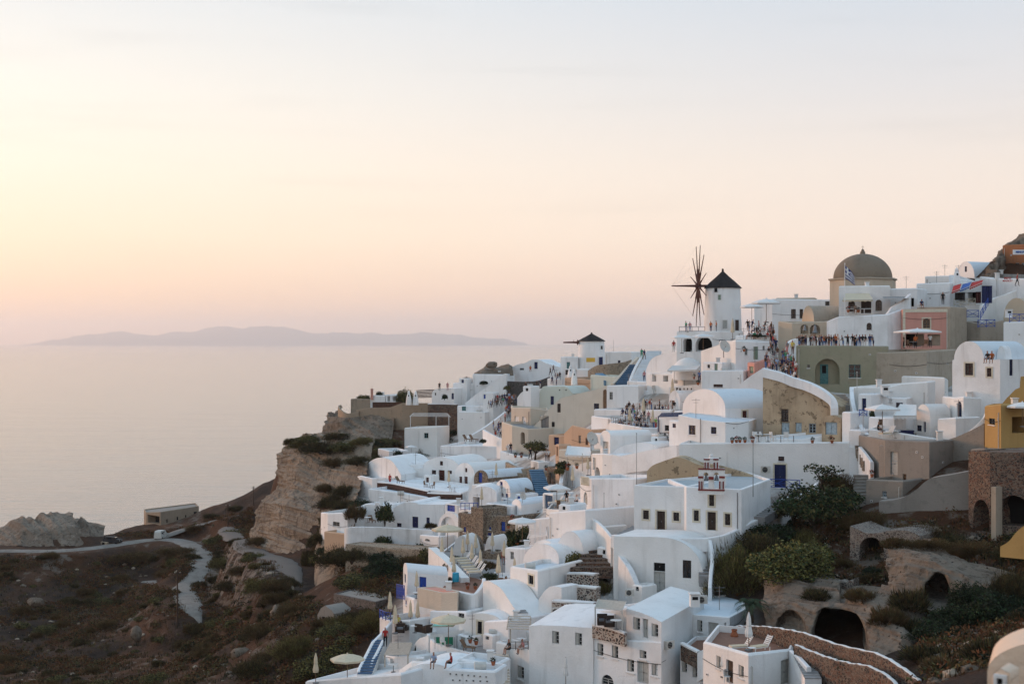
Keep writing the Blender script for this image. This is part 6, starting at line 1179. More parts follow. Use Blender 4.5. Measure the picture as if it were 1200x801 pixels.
t = thing('ac_unit', 'ac', 'air conditioner', (0, 0, 0)); mb = MB(); mb.obox((-.42, 0, 0), (.84, 0, 0), (0, .32, 0), (0, 0, .62)); mb.build('casing', M['ac'], t); mb = MB(); mb.add([(-.08+.25*math.cos(k*math.pi/8), -.012, .31+.25*math.sin(k*math.pi/8)) for k in range(16)], [tuple(range(16))]); mb.build('fan_opening', M['dark'], t)
mb = MB()
for k in range(4): mb.obox((-.33, -.03, .12+.12*k), (.5, 0, 0), (0, .012, 0), (0, 0, .015))
mb.build('grille', M['ac'], t); PROTO['ac'] = t
t = thing('satellite_dish', 'dish', 'satellite dish', (0, 0, 0)); mb = MB(); mb.lathe((0, 0, 0), [(.02, 0), (.25, .03), (.45, .1), (.47, .12), (.44, .11), (.02, .015)], 18); d_ = mb.build('dish', M['ac'], t, smooth=True); d_.rotation_euler = (R(68), 0, R(20)); d_.location = (0, -.1, .8); mb = MB(); mb.tube([(0, 0, 0), (0, 0, .85)], .03); mb.build('mast', M['metal'], t); mb = MB(); mb.tube([(0, -.1, .6), (-.1, -.6, .8)], .012, 4); mb.obox((-.13, -.66, .77), (.07, 0, 0), (0, .07, 0), (0, 0, .07)); mb.build('receiver_arm', M['metal'], t); PROTO['dish'] = t
def leafcloud(mb, c, rx, ry, rz, n, ls, rnd, mats=1, shell=.55, up=.0, blade=False, lump=.3):
    ph = [rnd.uniform(0, 6.28) for _ in range(6)]
    for _ in range(n):
        a = rnd.uniform(0, 2*math.pi); v = rnd.uniform(-.25, 1); w = math.sqrt(max(0, 1-v*v)); rr = shell+(1-shell)*rnd.random()**.6
        k = rr*(1+lump*(math.sin(a*3+ph[0]+v*2)*.5+math.sin(a*5+ph[1]-v*4)*.3+math.sin(v*6+ph[2]+a)*.35))
        p = Vector((c[0]+rx*k*w*math.cos(a), c[1]+ry*k*w*math.sin(a), c[2]+rz*k*v)); d = Vector((w*math.cos(a), w*math.sin(a), v*.9+.3))
        s = ls*rnd.uniform(.6, 1.4)
        if blade:
            dr = (d+Vector((rnd.gauss(0, .35), rnd.gauss(0, .35), .5+up))).normalized(); sd = dr.cross(Vector((rnd.gauss(0, 1), rnd.gauss(0, 1), .2))).normalized(); mb.add([p-sd*s*.11, p+sd*s*.11, p+dr*s*1.5], [(0, 1, 2)], rnd.randrange(mats))
        else:
            u = Vector((rnd.gauss(0, 1), rnd.gauss(0, 1), rnd.gauss(0, .6))).normalized(); w2 = u.cross(Vector((rnd.gauss(0, 1), rnd.gauss(0, 1), rnd.gauss(0, 1)))).normalized(); mb.add([p-u*s*.5, p+w2*s*.3, p+u*s*.5, p-w2*s*.3], [(0, 1, 2, 3)], rnd.randrange(mats))
_r = random.Random(3)
t = thing('flower_pot', 'pot', 'potted plant', (0, 0, 0)); mb = MB(); mb.lathe((0, 0, 0), [(.16, 0), (.24, .34), (.27, .36), (.27, .42), (.22, .42), (.2, .36)], 12); mb.build('pot', M['terracotta'], t); mb = MB(); leafcloud(mb, (0, 0, .55), .3, .3, .32, 90, .16, _r, 2); mb.build('plant', [M['leafgreen'], M['leafdark']], t, fix=False); PROTO['pot'] = t
t = thing('flower_pot', 'pot', 'potted plant', (0, 0, 0)); mb = MB(); mb.lathe((0, 0, 0), [(.16, 0), (.24, .34), (.27, .36), (.27, .42), (.22, .42), (.2, .36)], 12); mb.build('pot', M['terracotta'], t); mb = MB(); leafcloud(mb, (0, 0, .6), .34, .34, .4, 90, .16, _r, 3); mb.build('plant', [M['leafgreen'], M['leafdark'], M['red']], t, fix=False); PROTO['redpot'] = t
G1 = 'closed parasols on the sunbed terrace'
for x, y, D, lb in ((542.5,657,166,'closed cream parasol at the back of the sunbed terrace by the igloo arch'), (557.5,651,171,'closed pale parasol standing between the two igloo arches'), (553,664,163,'closed cream parasol beside the second row of sunbeds'), (563,671,160,'closed cream parasol by the rubble footing'), (529.5,668,160,'closed cream parasol next to the terracotta pots'), (532,680,156,'short closed parasol nearest the turquoise barrel'), (591,661,162,'slim closed parasol beside the red pots')): place('closed_cream', lb, x, y, D, 0, 1.0, G1)
place('closed_cream', 'tall closed cream parasol by the agave planter', 584, 683, 147.5, 0, 1.12); place('closed_cream', 'closed cream parasol on the blue railed round terrace', 457, 724, 143.5, 0, 1.0); place('closed_cream', 'thick closed cream parasol beside the stairs to the lower terrace', 463, 742, 140.5, 0, 1.05); place('closed_cream', 'closed cream parasol against the white wall of the wicker terrace', 489.5, 733, 145.5, 0, .95); place('closed_cream', 'closed cream parasol beside the cobalt blue door', 488.3, 696, 151, 0, .9); place('closed_cream', 'closed parasol at the lower corner of the hotel stairs', 370, 800, 126.5, 0, 1.0)
place('closed_white', 'closed white parasol on the terracotta sun deck', 877.5, 762, 108.8, 0, 1.1); place('closed_white', 'closed white parasol in front of the hotel windows', 663, 803, 122, 0, .9); place('closed_white', 'closed pale parasol leaning by the guest house door', 847.5, 793, 109.5, 0, .85)
place('closed_cream', 'closed cream parasol standing by the lilac curved wall', 671, 571, 178, 0, .95); place('closed_cream', 'closed cream parasol above the lilac curved wall', 689, 557, 186, 0, .9); place('closed_cream', 'closed cream parasol on the red door terrace', 526, 571, 224, 0, 1.); place('closed_cream', 'closed cream parasol in front of the stone vault', 581.5, 564, 207, 0, 1.); place('closed_cream', 'closed cream parasol by the shaded white box', 564.5, 593, 189, 0, .95); place('closed_white', 'closed pale parasol at the foot of the broad white steps', 758.5, 447, 247, 0, .9); place('closed_cream', 'tall closed parasol below the windmill terrace wall', 858.5, 398, 222, 0, 1.2); place('closed_cream', 'closed cream parasol at the front of the cafe crowd', 788, 470, 222, 0, 1.3)
for i, (x, y) in enumerate(((738,497), (754,486), (765,499))): place('closed_cream', ('closed parasol among the cafe tables near the terrace corner', 'closed parasol at the step between the two cafe levels', 'closed parasol by the blue pergola post')[i], x, y+4, 207-2*i, 0, 1.1)
place('open_white', 'large square white parasol by the slatted blue door', 652.5, 594, 177, .2, 1.05); place('open_cream', 'open cream parasol beside the arched porch', 524.5, 646, 172, 0, 1.2); place('open_cream', 'large open cream parasol over the green cloths', 525.5, 756, 132.5, .3, 1.05); place('open_cream', 'open cream parasol at the lower corner of the hotel stairs', 407, 800, 126, 0, .95)
place('open_white', 'square white parasol over the cafe left of the two arches', 799, 414, 225, .1, 1.1); place('open_white', 'square white parasol in front of the second arch', 824, 413, 224, .2, 1.1); place('open_round', 'broad white parasol over the crowded cafe', 898, 378, 219, 0, 1.35); place('open_round', 'white parasol behind the broad one at the cafe', 881, 378, 224, 0, 1.1); place('open_white', 'pale square parasol over the small white hut', 1034, 505, 152.5, .15, 1.05); place('open_white', 'wide white bar canopy in front of the pink house', 1075, 406, 195, .2, 1.75, zs=.9); place('open_round', 'small white parasol beside the broken pergola', 612, 634, 163, .3, 1.0)
place('open_round', 'pale lilac parasol on the ochre house terrace', 1198, 500, 141, 0, .9); place('open_white', 'small white parasol on the garden terrace under the headland', 482, 533, 275, .3, .7)
for i, (x, y, D) in enumerate(((546,659,165), (549,662,163.5), (552.5,665,162), (555,669,160), (558.5,672,158.5), (562,675,157))): place('lounger', 'white sun lounger, %s in the row of six on the sunbed terrace' % ('first beside the arch', 'second', 'third', 'fourth', 'fifth', 'sixth and lowest')[i], x-3, y-1, D, R(-70), 1.15, 'white sun loungers on the terrace')
place('lounger', 'white sun lounger lying beside the parasol on the terracotta deck', 869, 762, 109.5, R(-75), 1.0); place('lounger', 'white sun lounger set upright at the edge of the terracotta deck', 893, 762, 109.2, R(-60), 1.0)
place('deck_chair', 'wooden deck chair on the white roof terrace by the lane', 548, 517, 257, R(60), 1.3); place('deck_chair', 'second wooden deck chair nearer the green pots', 555.5, 517, 256, R(60), 1.3); place('deck_chair', 'wooden deck chair on the red door terrace', 469, 566, 229, R(60), 1.2); place('deck_chair', 'folded lounger under the cream parasol terrace', 549, 762, 131.3, R(70), 1.1)
for i, (x, y) in enumerate(((587,689), (591.5,690), (596,687))): place('wood_chair', ('orange brown chair at the wooden tables near the parasol', 'orange brown chair between the wooden tables', 'orange brown chair against the vaulted house')[i], x, y, 146.8+.3*i, .6*i, 1.1)
place('wood_table', 'wooden table on the terrace by the vaulted house', 594, 689, 147.6)
for i, (x, y, D) in enumerate(((469,741,141.5), (474,738,143), (494,740,141.5), (499,741,141), (480,736,144))): place('wicker', ('dark wicker armchair next to the thick closed parasol', 'dark wicker armchair behind the stair wall', 'dark wicker armchair below the wall lamp', 'dark wicker armchair in the terrace corner', 'dark wicker armchair against the tall white pier')[i], x, y, D, 1.3*i, 1.1, 'wicker armchairs on the middle terrace')
place('white_table', 'white table between the wicker armchairs', 486, 741, 141.5); place('white_table', 'white table on the blue door terrace', 488, 701, 150.6, 0, .9); place('white_table', 'white table inside the little cell terrace', 461, 787, 127.8); place('white_table', 'round white table on the terracotta deck', 881, 766, 107.8, 0, .7); place('white_table', 'white table of the room behind the slatted pergola', 611, 757, 128.6); place('white_chair', 'white plastic chair by the green cloths', 519, 757, 132, .3); place('white_chair', 'white chair in front of the guest house window', 853, 799, 108.6, 1.)
for x, y, D, s, lb in ((897.5,554,161.2,1.25,'air conditioner on the long white wall beside the navy door'), (652,720.5,132.8,1.1,'air conditioner at the foot of the lava stone tiers'), (738,698,135.4,1.0,'air conditioner on the ragged white wall'), (1092,760,100,.01,'')):
    if s > .1: place('ac', lb, x, y, D, 0, s)
place('dish', 'white satellite dish on the balcony by the pale canopy', 692.5, 528, 190, .3, 2.0); place('dish', 'white satellite dish on the wall of the sage door house', 848, 419, 207, .2, 2.0)
GP = [(858,519,162.5,'flower pot at the near end of the long wall terrace'), (863,518.5,162.5,'flower pot with reddish leaves on the long wall terrace'), (867,518.5,162.5,'tall flower pot by the red door of the broad vault'), (873,518.5,162.5,'flower pot beside the red drainpipe'), (882,518.5,162.5,'flower pot at the end of the terrace tables'), (578,790-11,122.5,'terracotta pot with a round plant beside the cream steps'), (596,623-4,180,'terracotta pot on the stone house corner'), (600,611,181,'tall terracotta pot above the stone house corner'), (524,669,160,'terracotta pot beside the closed parasol'), (521,667,161,'orange pot at the corner of the sunbed terrace'), (1022,560-1,145.5,'small dark pot on the low cement box'), (640,551,212,'orange flower pots by the blue gate'), (604,536,233,'orange pot on the parapet of the potted terrace'), (611,536,233,'second orange pot on the potted terrace'), (578,602,187,'orange pot under the white veranda'), (557,690,150,'wide terracotta pot beside the peach annex'), (548,690,150.5,'small terracotta pot near the turquoise barrel'), (551,753,132,'potted plant under the tall dark window'), (558,755,132,'second potted plant under the tall dark window'), (665,551,189,'reddish pot below the pale canopy'), (676,549,189,'flower pot at the canopy post'), (813,444,221,'flower pot at the cafe canopy'), (822,445,222,'flower pot at the dome wall'), (818,451,220,'round green pot on the dotted wall'), (872,412,206,'red pot under the planter hedge'), (994,366,206,'orange pot on the flag house balcony'), (1006,366,206,'orange pot by the door of the flag house'), (952,519,160.3,'red pot along the long white wall'), (975,519,160.3,'green plant pot at the end of the long white wall'), (606,640-1,165,'pot at the garden edge by the broken pergola')]
for i, (x, y, D, lb) in enumerate(GP): place('redpot' if i % 3 == 1 else 'pot', lb, x, y, D, i, .8+.15*(D > 180), 'terracotta pots on terraces and walls')
for i, (x, y, lb) in enumerate(((889,515,'white table with a blue cloth on the long wall terrace'), (900,515,'white table beside the ruin on the long wall terrace'), (915,516,'white table under the windows of the ruin'), (930,516,'white table further along under the ruin'))): place('white_table', lb, x, y+2.5, 163.5, 0, 1.2, 'white tables on the long wall terrace')
for i, x in enumerate((885, 894, 906, 921)): place('white_chair', ('white chair beside the blue clothed table', 'white chair between the first two tables', 'white chair under the corner of the ruin', 'white chair beside the last tables')[i], x, 517.5, 163.2, i, 1.2, 'white chairs on the long wall terrace')
def simple(name, label, cat, parts):
    t = None
    for nm, mat, fn in parts:
        mb = MB(); fn(mb)
        if t is None: a = np.array(mb.v); t = thing(name, label, cat, (float(a[:, 0].mean()), float(a[:, 1].mean()), float(a[:, 2].min())))
        mb.build(nm, M[mat], t)
    return t
q = P(534, 681, 153.5); simple('barrel', 'turquoise plastic barrel by the peach annex', 'barrel', [('body', 'turquoise', lambda m: m.lathe(q, [(.02, 0), (.34, 0), (.38, .3), (.38, .6), (.34, .9)], 14)), ('lid', 'turquoise', lambda m: m.lathe(q+Vector((0, 0, .9)), [(.36, 0), (.36, .06), (.02, .07)], 14))])
q2 = P(521, 752, 134); simple('cloth_rack', 'green cloths drying under the cream parasol', 'rack', [('frame', 'metal', lambda m: [m.tube([q2+Vector((x, 0, -.6)), q2+Vector((x, 0, .5))], .03) for x in (-.9, .9)]), ('cloth', 'green', lambda m: m.obox(q2+Vector((-.8, -.1, -.25)), (1.6, 0, 0), (0, .12, .05), (0, 0, .7)))])
q3 = P(1063, 514, 156.5); simple('cabinet', 'dark navy cabinet below the striped awning', 'cabinet', [('body', 'navy', lambda m: m.obox(q3+Vector((-.75, 0, 0)), (1.5, 0, 0), (0, .6, 0), (0, 0, .85))), ('lid', 'navy', lambda m: m.obox(q3+Vector((-.8, -.04, .852)), (1.6, 0, 0), (0, .68, 0), (0, 0, .08)))])
q4 = P(667.5, 633-4, 149.5)
for x, y, D, lb in ((772, 446.6, 238, 'blue sofa bench at the cafe under the canopy'),):
    q5 = P(x, y, D); simple('bench', lb, 'bench', [('seat', 'cblue', lambda m: m.obox(q5+Vector((-.9, 0, .25)), (1.8, 0, 0), (0, .6, 0), (0, 0, .2))), ('backrest', 'cblue', lambda m: m.obox(q5+Vector((-.9, .55, .45)), (1.8, 0, 0), (0, .15, .05), (0, 0, .45))), ('leg', 'wood', lambda m: [m.obox(q5+Vector((a, .05, 0)), (.08, 0, 0), (0, .5, 0), (0, 0, .25)) for a in (-.85, .77)])])
q6 = P(860.5, 748, 116.5); simple('clay_jar', 'tall rust red clay jar by the courtyard house', 'jar', [('body', 'terracotta', lambda m: m.lathe(q6+Vector((0,0,-.4)), [(.12, 0), (.3, .3), (.33, .7), (.2, 1.0), (.22, 1.1)], 14)), ('rim', 'terracotta', lambda m: m.lathe(q6+Vector((0,0,.7)), [(.23, 0), (.26, .04), (.23, .08)], 14))])
for x, y, D, lb in ((814, 710, 122.5, 'square white chimney on the roof of the courtyard house'), (1037, 463, 167, 'small white horned chimney on the garden wall house'), (1182, 372, 201, 'white corner post with a dark lantern by the blue railing')):
    q7 = P(x, y, D); simple('chimney', lb, 'chimney', [('stack', 'white', lambda m: m.box(q7, .8, .8, 1.0)), ('cap', 'white2', lambda m: m.box(q7+Vector((0, 0, 1.05)), .95, .95, .12)), ('vent', 'dark', lambda m: m.box(q7+Vector((0, -.1, .62)), .5, .64, .28))])
for i, (x, y, D, lb) in enumerate(((673, 446, 277, 'white conical chimney by the peach box house'), (668.5, 441, 283, 'tall white chimney below the small windmill'), (1121, 331, 217, 'round white chimney at the shop front'), (794, 474, 219, 'white pinnacle on the cafe arched hut'), (487, 470, 312, 'white pinnacle chimney on the headland'), (479, 470, 312, 'white ledge chimney beside the headland pinnacle'))):
    q8 = P(x, y, D); simple('chimney', lb, 'chimney', [('stack', 'white', lambda m: m.lathe(q8, [(.65, -.8), (.6, .3), (.42, 1.2), (.25, 1.8), (.3, 1.9), (.05, 2.3)], 12)), ('vent', 'dark', lambda m: m.box(q8+Vector((0, -.36, 1.1)), .25, .2, .3))])
# lit garden lamps of the yard
em = bpy.data.materials.new('lamp glow'); em.use_nodes = True; eb = em.node_tree.nodes['Principled BSDF']; eb.inputs['Emission Color'].default_value = (1, .62, .2, 1); eb.inputs['Emission Strength'].default_value = 4
M['glow'] = em
for x, y, D, lb in ((912.4, 757.5, 112.8, 'small lit yellow lamp on the wall behind the sun deck'), (950, 778, 106.5, 'small lit yellow lamp beside the guest house steps')):
    q9 = P(x, y, D); simple('wall_lamp', lb, 'lamp', [('bulb', 'glow', lambda m: m.lathe(q9, [(.01, -.07), (.06, -.03), (.06, .03), (.01, .07)], 8)), ('bracket', 'metal', lambda m: m.box(q9+Vector((0, .08, -.12)), .12, .1, .24))])
# vehicles on the promontory
def car(label, px, py, rz, col, L_=3.9, H_=1.75, W_=1.7, lit=False, name='parked_car', van=True):
    h_ = hit(px, py) or P(px, py, 320); t = thing(name, label, 'van' if van else 'car', h_); u = Vector((math.cos(rz), math.sin(rz), 0)); w = Vector((-u.y, u.x, 0)); b = h_+Vector((0, 0, .15)); mb = MB()
    pr = [(0, .2), (0, .85), (.15, .95), (1.0, 1.02), (1.55, H_-.05), (1.8, H_), (L_-.3, H_), (L_-.05, H_-.35), (L_, .9), (L_, .2)]
    n = len(pr); vs = [b+u*(x-L_/2)+w*s*(W_/2-(.12 if z > 1.1 else 0))+Vector((0, 0, z)) for s in (-1, 1) for x, z in pr]; mb.add(vs, [tuple(range(n)), tuple(range(2*n-1, n-1, -1))]+[(i, (i+1) % n, n+(i+1) % n, n+i) for i in range(n)]); mb.build('body', M[col], t)
    mb = MB(); mb.obox(b+u*(1.04-L_/2-.03)-w*(W_/2-.2)+Vector((0, 0, 1.05)), w*(W_-.4), u*.48, Vector((0, 0, H_-1.15))-u*.02); mb.build('windscreen', M['glass'], t)
    for s in (-1, 1): mb = MB(); mb.obox(b+u*(1.75-L_/2)+w*s*(W_/2-.1)+Vector((0, 0, 1.05)), u*(L_-2.3), w*s*.03, Vector((0, 0, .5))); mb.build('side_window', M['glass'], t)
    for x in (.75, L_-.75):
        for s in (-1, 1): mb = MB(); q = b+u*(x-L_/2)+w*s*(W_/2-.1)+Vector((0, 0, .18)); mb.tube([q-w*.11, q+w*.11], .32, 12); mb.build('wheel', M['black'], t)
    for s in (-1, 1): mb = MB(); mb.obox(b-u*(L_/2+.02)+w*(s*.6-.14)+Vector((0, 0, .62)), w*.28, u*.05, Vector((0, 0, .18))); mb.build('headlight', M['glow'] if lit else M['ac'], t)
car('small silver van with its lights on coming along the dirt road', 189, 631, R(-100), 'ac', 4.2, 1.9, 1.75, True, 'van'); car('dark parked car beside the low stone shed', 132, 637, R(170), 'black', 3.9, 1.5, 1.65, False, 'parked_car', False)
# ------------------------------------------------------------------ people
def body_mesh(pose):
    V = {}; E = []
    def ch(names, pts, rad):
        for nme, p, r_ in zip(names, pts, rad): V.setdefault(nme, (p, r_))
        E.extend(zip(names[:-1], names[1:]))
    hip, kn, an, toe = .92, .50, .09, .03
    if pose == 'sit': # on a ledge at z = 0, shanks hanging in front
        sp = [(0, 0, .10), (0, .02, .32), (0, -.02, .52), (0, -.05, .62)]; legs = [[(s*.10, -.02, .09), (s*.13, -.42, .10), (s*.12, -.46, -.33), (s*.12, -.58, -.37)] for s in (-1, 1)]; z0 = .10
        arms = [[(s*.19, -.02, .53), (s*.24, -.10, .29), (s*.14, -.34, .20), (s*.12, -.42, .18)] for s in (-1, 1)]
    else:
        ln = {'lean': .12, 'photo': -.02}.get(pose, 0.); sp = [(0, 0, hip), (0, -.02-ln*.3, 1.12), (0, -.02-ln, 1.36), (0, -.03-ln*1.2, 1.47)]
        st = .22 if pose == 'walk' else .03
        legs = [[(s*.10, 0, hip-.04), (s*.11, -s*st*.7-.02, kn), (s*.11, -s*st+(.06 if pose == 'walk' and s < 0 else .02), an), (s*.12, -s*st-.13, toe)] for s in (-1, 1)]
        if pose == 'lean': arms = [[(s*.20, -.10, 1.37), (s*.27, -.16, 1.12), (s*.16, -.42, 1.06), (s*.10, -.50, 1.05)] for s in (-1, 1)]
        elif pose == 'photo': arms = [[(s*.20, -.02, 1.37), (s*.26, -.24, 1.24), (s*.10, -.40, 1.48), (s*.06, -.44, 1.56)] for s in (-1, 1)]
        else: arms = [[(s*.20, -.02, 1.37), (s*.25, .03+s*st*.4, 1.10), (s*.25, -.08+s*st*.7, .86), (s*.24, -.11+s*st*.8, .77)] for s in (-1, 1)]
    ch(['pelvis', 'waist', 'chest', 'neck'], sp, [(.155, .12), (.135, .105), (.165, .115), (.06, .06)]); nk = sp[3]
    ch(['neck', 'jaw', 'brow', 'crown'], [nk, (0, nk[1]-.03, nk[2]+.09), (0, nk[1]-.02, nk[2]+.19), (0, nk[1]-.005, nk[2]+.255)], [(.06, .06), (.075, .085), (.085, .10), (.055, .06)])
    for i, s in enumerate('lr'):
        ch(['pelvis', 'hip'+s, 'knee'+s, 'ankle'+s, 'toe'+s], [sp[0]]+legs[i], [(.15, .12), (.095, .10), (.065, .07), (.042, .045), (.045, .03)])
        ch(['chest', 'shoulder'+s, 'elbow'+s, 'wrist'+s, 'hand'+s], [sp[2]]+arms[i], [(.16, .11), (.062, .062), (.045, .045), (.03, .032), (.036, .022)])
    names = list(V); me = bpy.data.meshes.new('skeleton'); me.from_pydata([V[n][0] for n in names], [(names.index(a), names.index(b)) for a, b in E], []); o = bpy.data.objects.new('skeleton', me); COL.objects.link(o)
    m = o.modifiers.new('skin', 'SKIN'); m.use_smooth_shade = True
    for i, nme in enumerate(names): me.skin_vertices[0].data[i].radius = V[nme][1]; me.skin_vertices[0].data[i].use_root = nme == 'pelvis'
    s_ = o.modifiers.new('sub', 'SUBSURF'); s_.levels = 1; s_.render_levels = 1
    dg = bpy.context.evaluated_depsgraph_get(); ev = bpy.data.meshes.new_from_object(o.evaluated_get(dg)); bpy.data.objects.remove(o)
    segs = [(Vector(V[a][0]), Vector(V[b][0]), a, b) for a, b in E]; ev.materials.clear()
    for _ in range(5): ev.materials.append(None)   # skin, top, bottom, hair, shoes
    zt = V['crown'][0][2]; yb = V['brow'][0][1]
    for pl in ev.polygons:
        c = pl.center; best = None
        for a, b, na, nb in segs:
            d = b-a; t_ = max(0, min(1, (c-a).dot(d)/d.length_squared)); q = (c-(a+d*t_)).length
            if best is None or q < best[0]: best = (q, na, nb, t_)
        _, na, nb, t_ = best
        if na in ('neck', 'jaw', 'brow'): mi = 3 if (c.z > V['brow'][0][2]+.03 or (c.y > yb+.035 and na != 'neck')) else 0
        elif nb.startswith(('knee', 'hip')): mi = 2 if not (nb.startswith('hip') and c.z > V['pelvis'][0][2]+.03) else 1
        elif nb.startswith('ankle'): mi = 2 if pose in ('walk', 'stand') else 0
        elif nb.startswith('toe'): mi = 4
        elif nb.startswith('shoulder') or (nb.startswith('elbow') and t_ < .7): mi = 1
        elif nb.startswith(('elbow', 'wrist', 'hand')): mi = 0
        else: mi = 1 if c.z > V['pelvis'][0][2]+.02 else 2
        pl.material_index = mi
    ev.name = 'person'; return ev
POSES = {p: body_mesh(p) for p in ('stand', 'lean', 'walk', 'photo', 'sit')}
CM = {}
TOPS = [('black', 'cblack'), ('white', 'cwhite'), ('red', 'cred'), ('blue', 'clight'), ('grey', 'cgrey'), ('pink', 'cpink'), ('green', 'cgreen'), ('navy', 'cnavy'), ('brown', 'cbrown'), ('orange', 'corange')]
BOT = ['cblack', 'cnavy', 'cgrey', 'cblue', 'cbrown', 'cwhite']
def person(label, px, py, D, pose='stand', top='cblack', bot='cnavy', hair='hair', rz=0., sc=1.0, group=None, skin='skin', dz=0):
    key = (pose, top, bot, hair, skin)
    if key not in CM:
        m = POSES[pose].copy(); m.name = 'person'
        for i, x in enumerate((skin, top, bot, hair, 'cblack')): m.materials[i] = M[x]
        CM[key] = m
    o = bpy.data.objects.new('person', CM[key]); COL.objects.link(o); p = P(px, py, D); o.location = (p.x, p.y, p.z+dz); o.rotation_euler = (0, 0, rz); o.scale = (sc*1.02,)*3
    return props(o, label, 'person', group, 'thing')
_pr = random.Random(21)
def crowd(phrase, group, spots, poses=('stand', 'lean', 'walk', 'photo'), face=0., jit=.9, tops=None):
    for x, y, D in spots:
        tn, tm = _pr.choice(tops or (TOPS+TOPS[:2]*2+TOPS[:1]*3+[TOPS[7], TOPS[7], TOPS[4], TOPS[8]])); po = _pr.choice(poses)
        hr = 'fair' if _pr.random() < .15 else 'hair'
        bt = _pr.choice(BOT); person('%sperson in %s top and %s %s %s' % ('fair haired ' if hr == 'fair' else '', tn, {'cblack': 'black', 'cnavy': 'navy', 'cgrey': 'grey', 'cblue': 'blue', 'cbrown': 'brown', 'cwhite': 'white'}[bt], 'trousers', phrase), x, y, D, po, tm, bt, hr, face+_pr.uniform(-jit, jit), _pr.uniform(.93, 1.06), group, 'tan' if _pr.random() < .4 else 'skin')
# spectators along the parapet of the green house, watching the sunset
xs = [937,941,945,949.5,954,963,968,974,980.5,987.5,999,1004.5,1014.5,1019,1024,939,943.5,951.5,957,960,965.5,971,977,983.5,994,1001.5,1007,1011]
crowd('leaning on the green house parapet', 'spectators on the green house roof', [(x+_pr.uniform(-.6, .6), 407.5, 184.2+_pr.uniform(0, .8)) for x in xs], ('lean', 'stand', 'photo'), R(-50), .6)
person('person in a yellow shirt standing on the stepped wall by the belfry', 929, 415, 196, 'stand', 'cyellow', 'cbrown', rz=R(-40), sc=1.12); person('person in grey beside the yellow shirt on the stepped wall', 922.5, 415, 196, 'stand', 'cgrey', 'cpink', rz=R(-60), sc=1.08)
crowd('packed on the stairs beside the ruin', 'crowd on the stairs beside the ruin', [(898+i*3.2+_pr.uniform(-1, 1), 433+_pr.uniform(-2, 1)+i*.55, 186.5-i*.25+_pr.uniform(-.4, .4)) for i in range(12)]+[(903+i*3.6+_pr.uniform(-1, 1), 438+i*.8, 183.5-i*.3) for i in range(9)]+[(918+i*3, 424+i*2, 190-i*.4) for i in range(5)]+[(929+2.2*i, 447+3*i, 180-i) for i in range(4)], ('stand', 'walk', 'photo'), R(-50), .8)
crowd('seated at the windmill cafe', 'guests of the windmill cafe', [(876+i*2.6+_pr.uniform(-1, 1), 388.5+_pr.uniform(-.8, .8)+(i > 8)*1.5, 217-.15*i+_pr.uniform(-1, 1)) for i in range(13)]+[(878+i*3.1, 394.5, 213.2) for i in range(10)], ('sit', 'stand', 'sit', 'lean'), 0, 2.5)
crowd('on the steps below windmill cafe', 'people on the steps below the windmill cafe', [(903+1.6*i, 402+2.2*i, 208-.7*i) for i in range(6)]+[(901+2*i, 413+1*i, 204) for i in range(4)], ('stand', 'sit', 'walk'), R(-40))
crowd('on the big windmill terrace', 'people on the windmill terrace', [(833,388.5,231.8),(839.5,388.5,231.6),(804,388.8,233.5),(808.5,388.6,233.4)], ('stand',), R(-60))
crowd('at a lower cafe terrace table', 'guests of the lower cafe terrace', [(724+_pr.uniform(0, 5), 499.5+_pr.uniform(-3, 0), 208+_pr.uniform(-1, 2)) for _ in range(3)]+[(731+2.9*i+_pr.uniform(-.8, .8), 501.5+_pr.uniform(-1, 1), 204.5+_pr.uniform(-1, 1)) for i in range(13)]+[(733+2.6*i+_pr.uniform(-1, 1), 492.5+_pr.uniform(-3, 3), 212+_pr.uniform(-2, 2)) for i in range(11)]+[(730+2.5*i+_pr.uniform(-1, 1), 485+_pr.uniform(-2, 2), 217) for i in range(9)], ('sit', 'sit', 'stand'), 0, 3)
crowd('at an upper cafe level table', 'guests of the upper cafe level', [(755+3.1*i+_pr.uniform(-.8, .8), 480.5, 220+_pr.uniform(-.5, 1.5)) for i in range(10)], ('sit', 'stand', 'sit'), 0, 3)
person('person in a lime green top at the edge of the crowded cafe', 768.5, 503, 202, 'stand', 'clime', 'cred', rz=1.)
crowd('outside the orange lit hut', 'people outside the arched hut', [(785.5,482.5,215),(790,482.5,215.5)], ('stand',), 0)
GY = 'people queueing along the ridge lane'
crowd('in the queue on the ridge lane', GY, [(572+2.5*i+_pr.uniform(-1, 1), 477-.35*i+_pr.uniform(-1.5, 1.5), 297+_pr.uniform(-1.5, 1.5)) for i in range(14)]+[(575+2.7*i, 472-.3*i, 300) for i in range(9)]+[(593+1.6*i, 483+_pr.uniform(-2, 2)-i*.5, 289) for i in range(5)], ('stand', 'walk'), R(40), 2)
crowd('under the far ridge wall', 'people under the far ridge wall', [(616,457,300),(619,457,300),(622.5,456.5,299.5),(629,455,299),(633,454.5,299)], ('stand', 'walk'), R(60))
crowd('on the small windmill steps', 'people on the small windmill steps', [(645,440,300),(648.5,437,302),(650.5,446,297),(653.5,446,296),(656,445,296),(647,450,294),(652,451,293)], ('stand', 'walk'), 0, 2)
crowd('in the lane by the cream house', 'people in the lane by the cream house', [(577+_pr.uniform(0, 6), 503+4*i, 262-1.4*i) for i in range(5)]+[(584+_pr.uniform(-2, 4), 501+3.6*i, 259-i) for i in range(4)]+[(592,494,266),(596,490,270)], ('walk', 'stand'), R(30), 2)
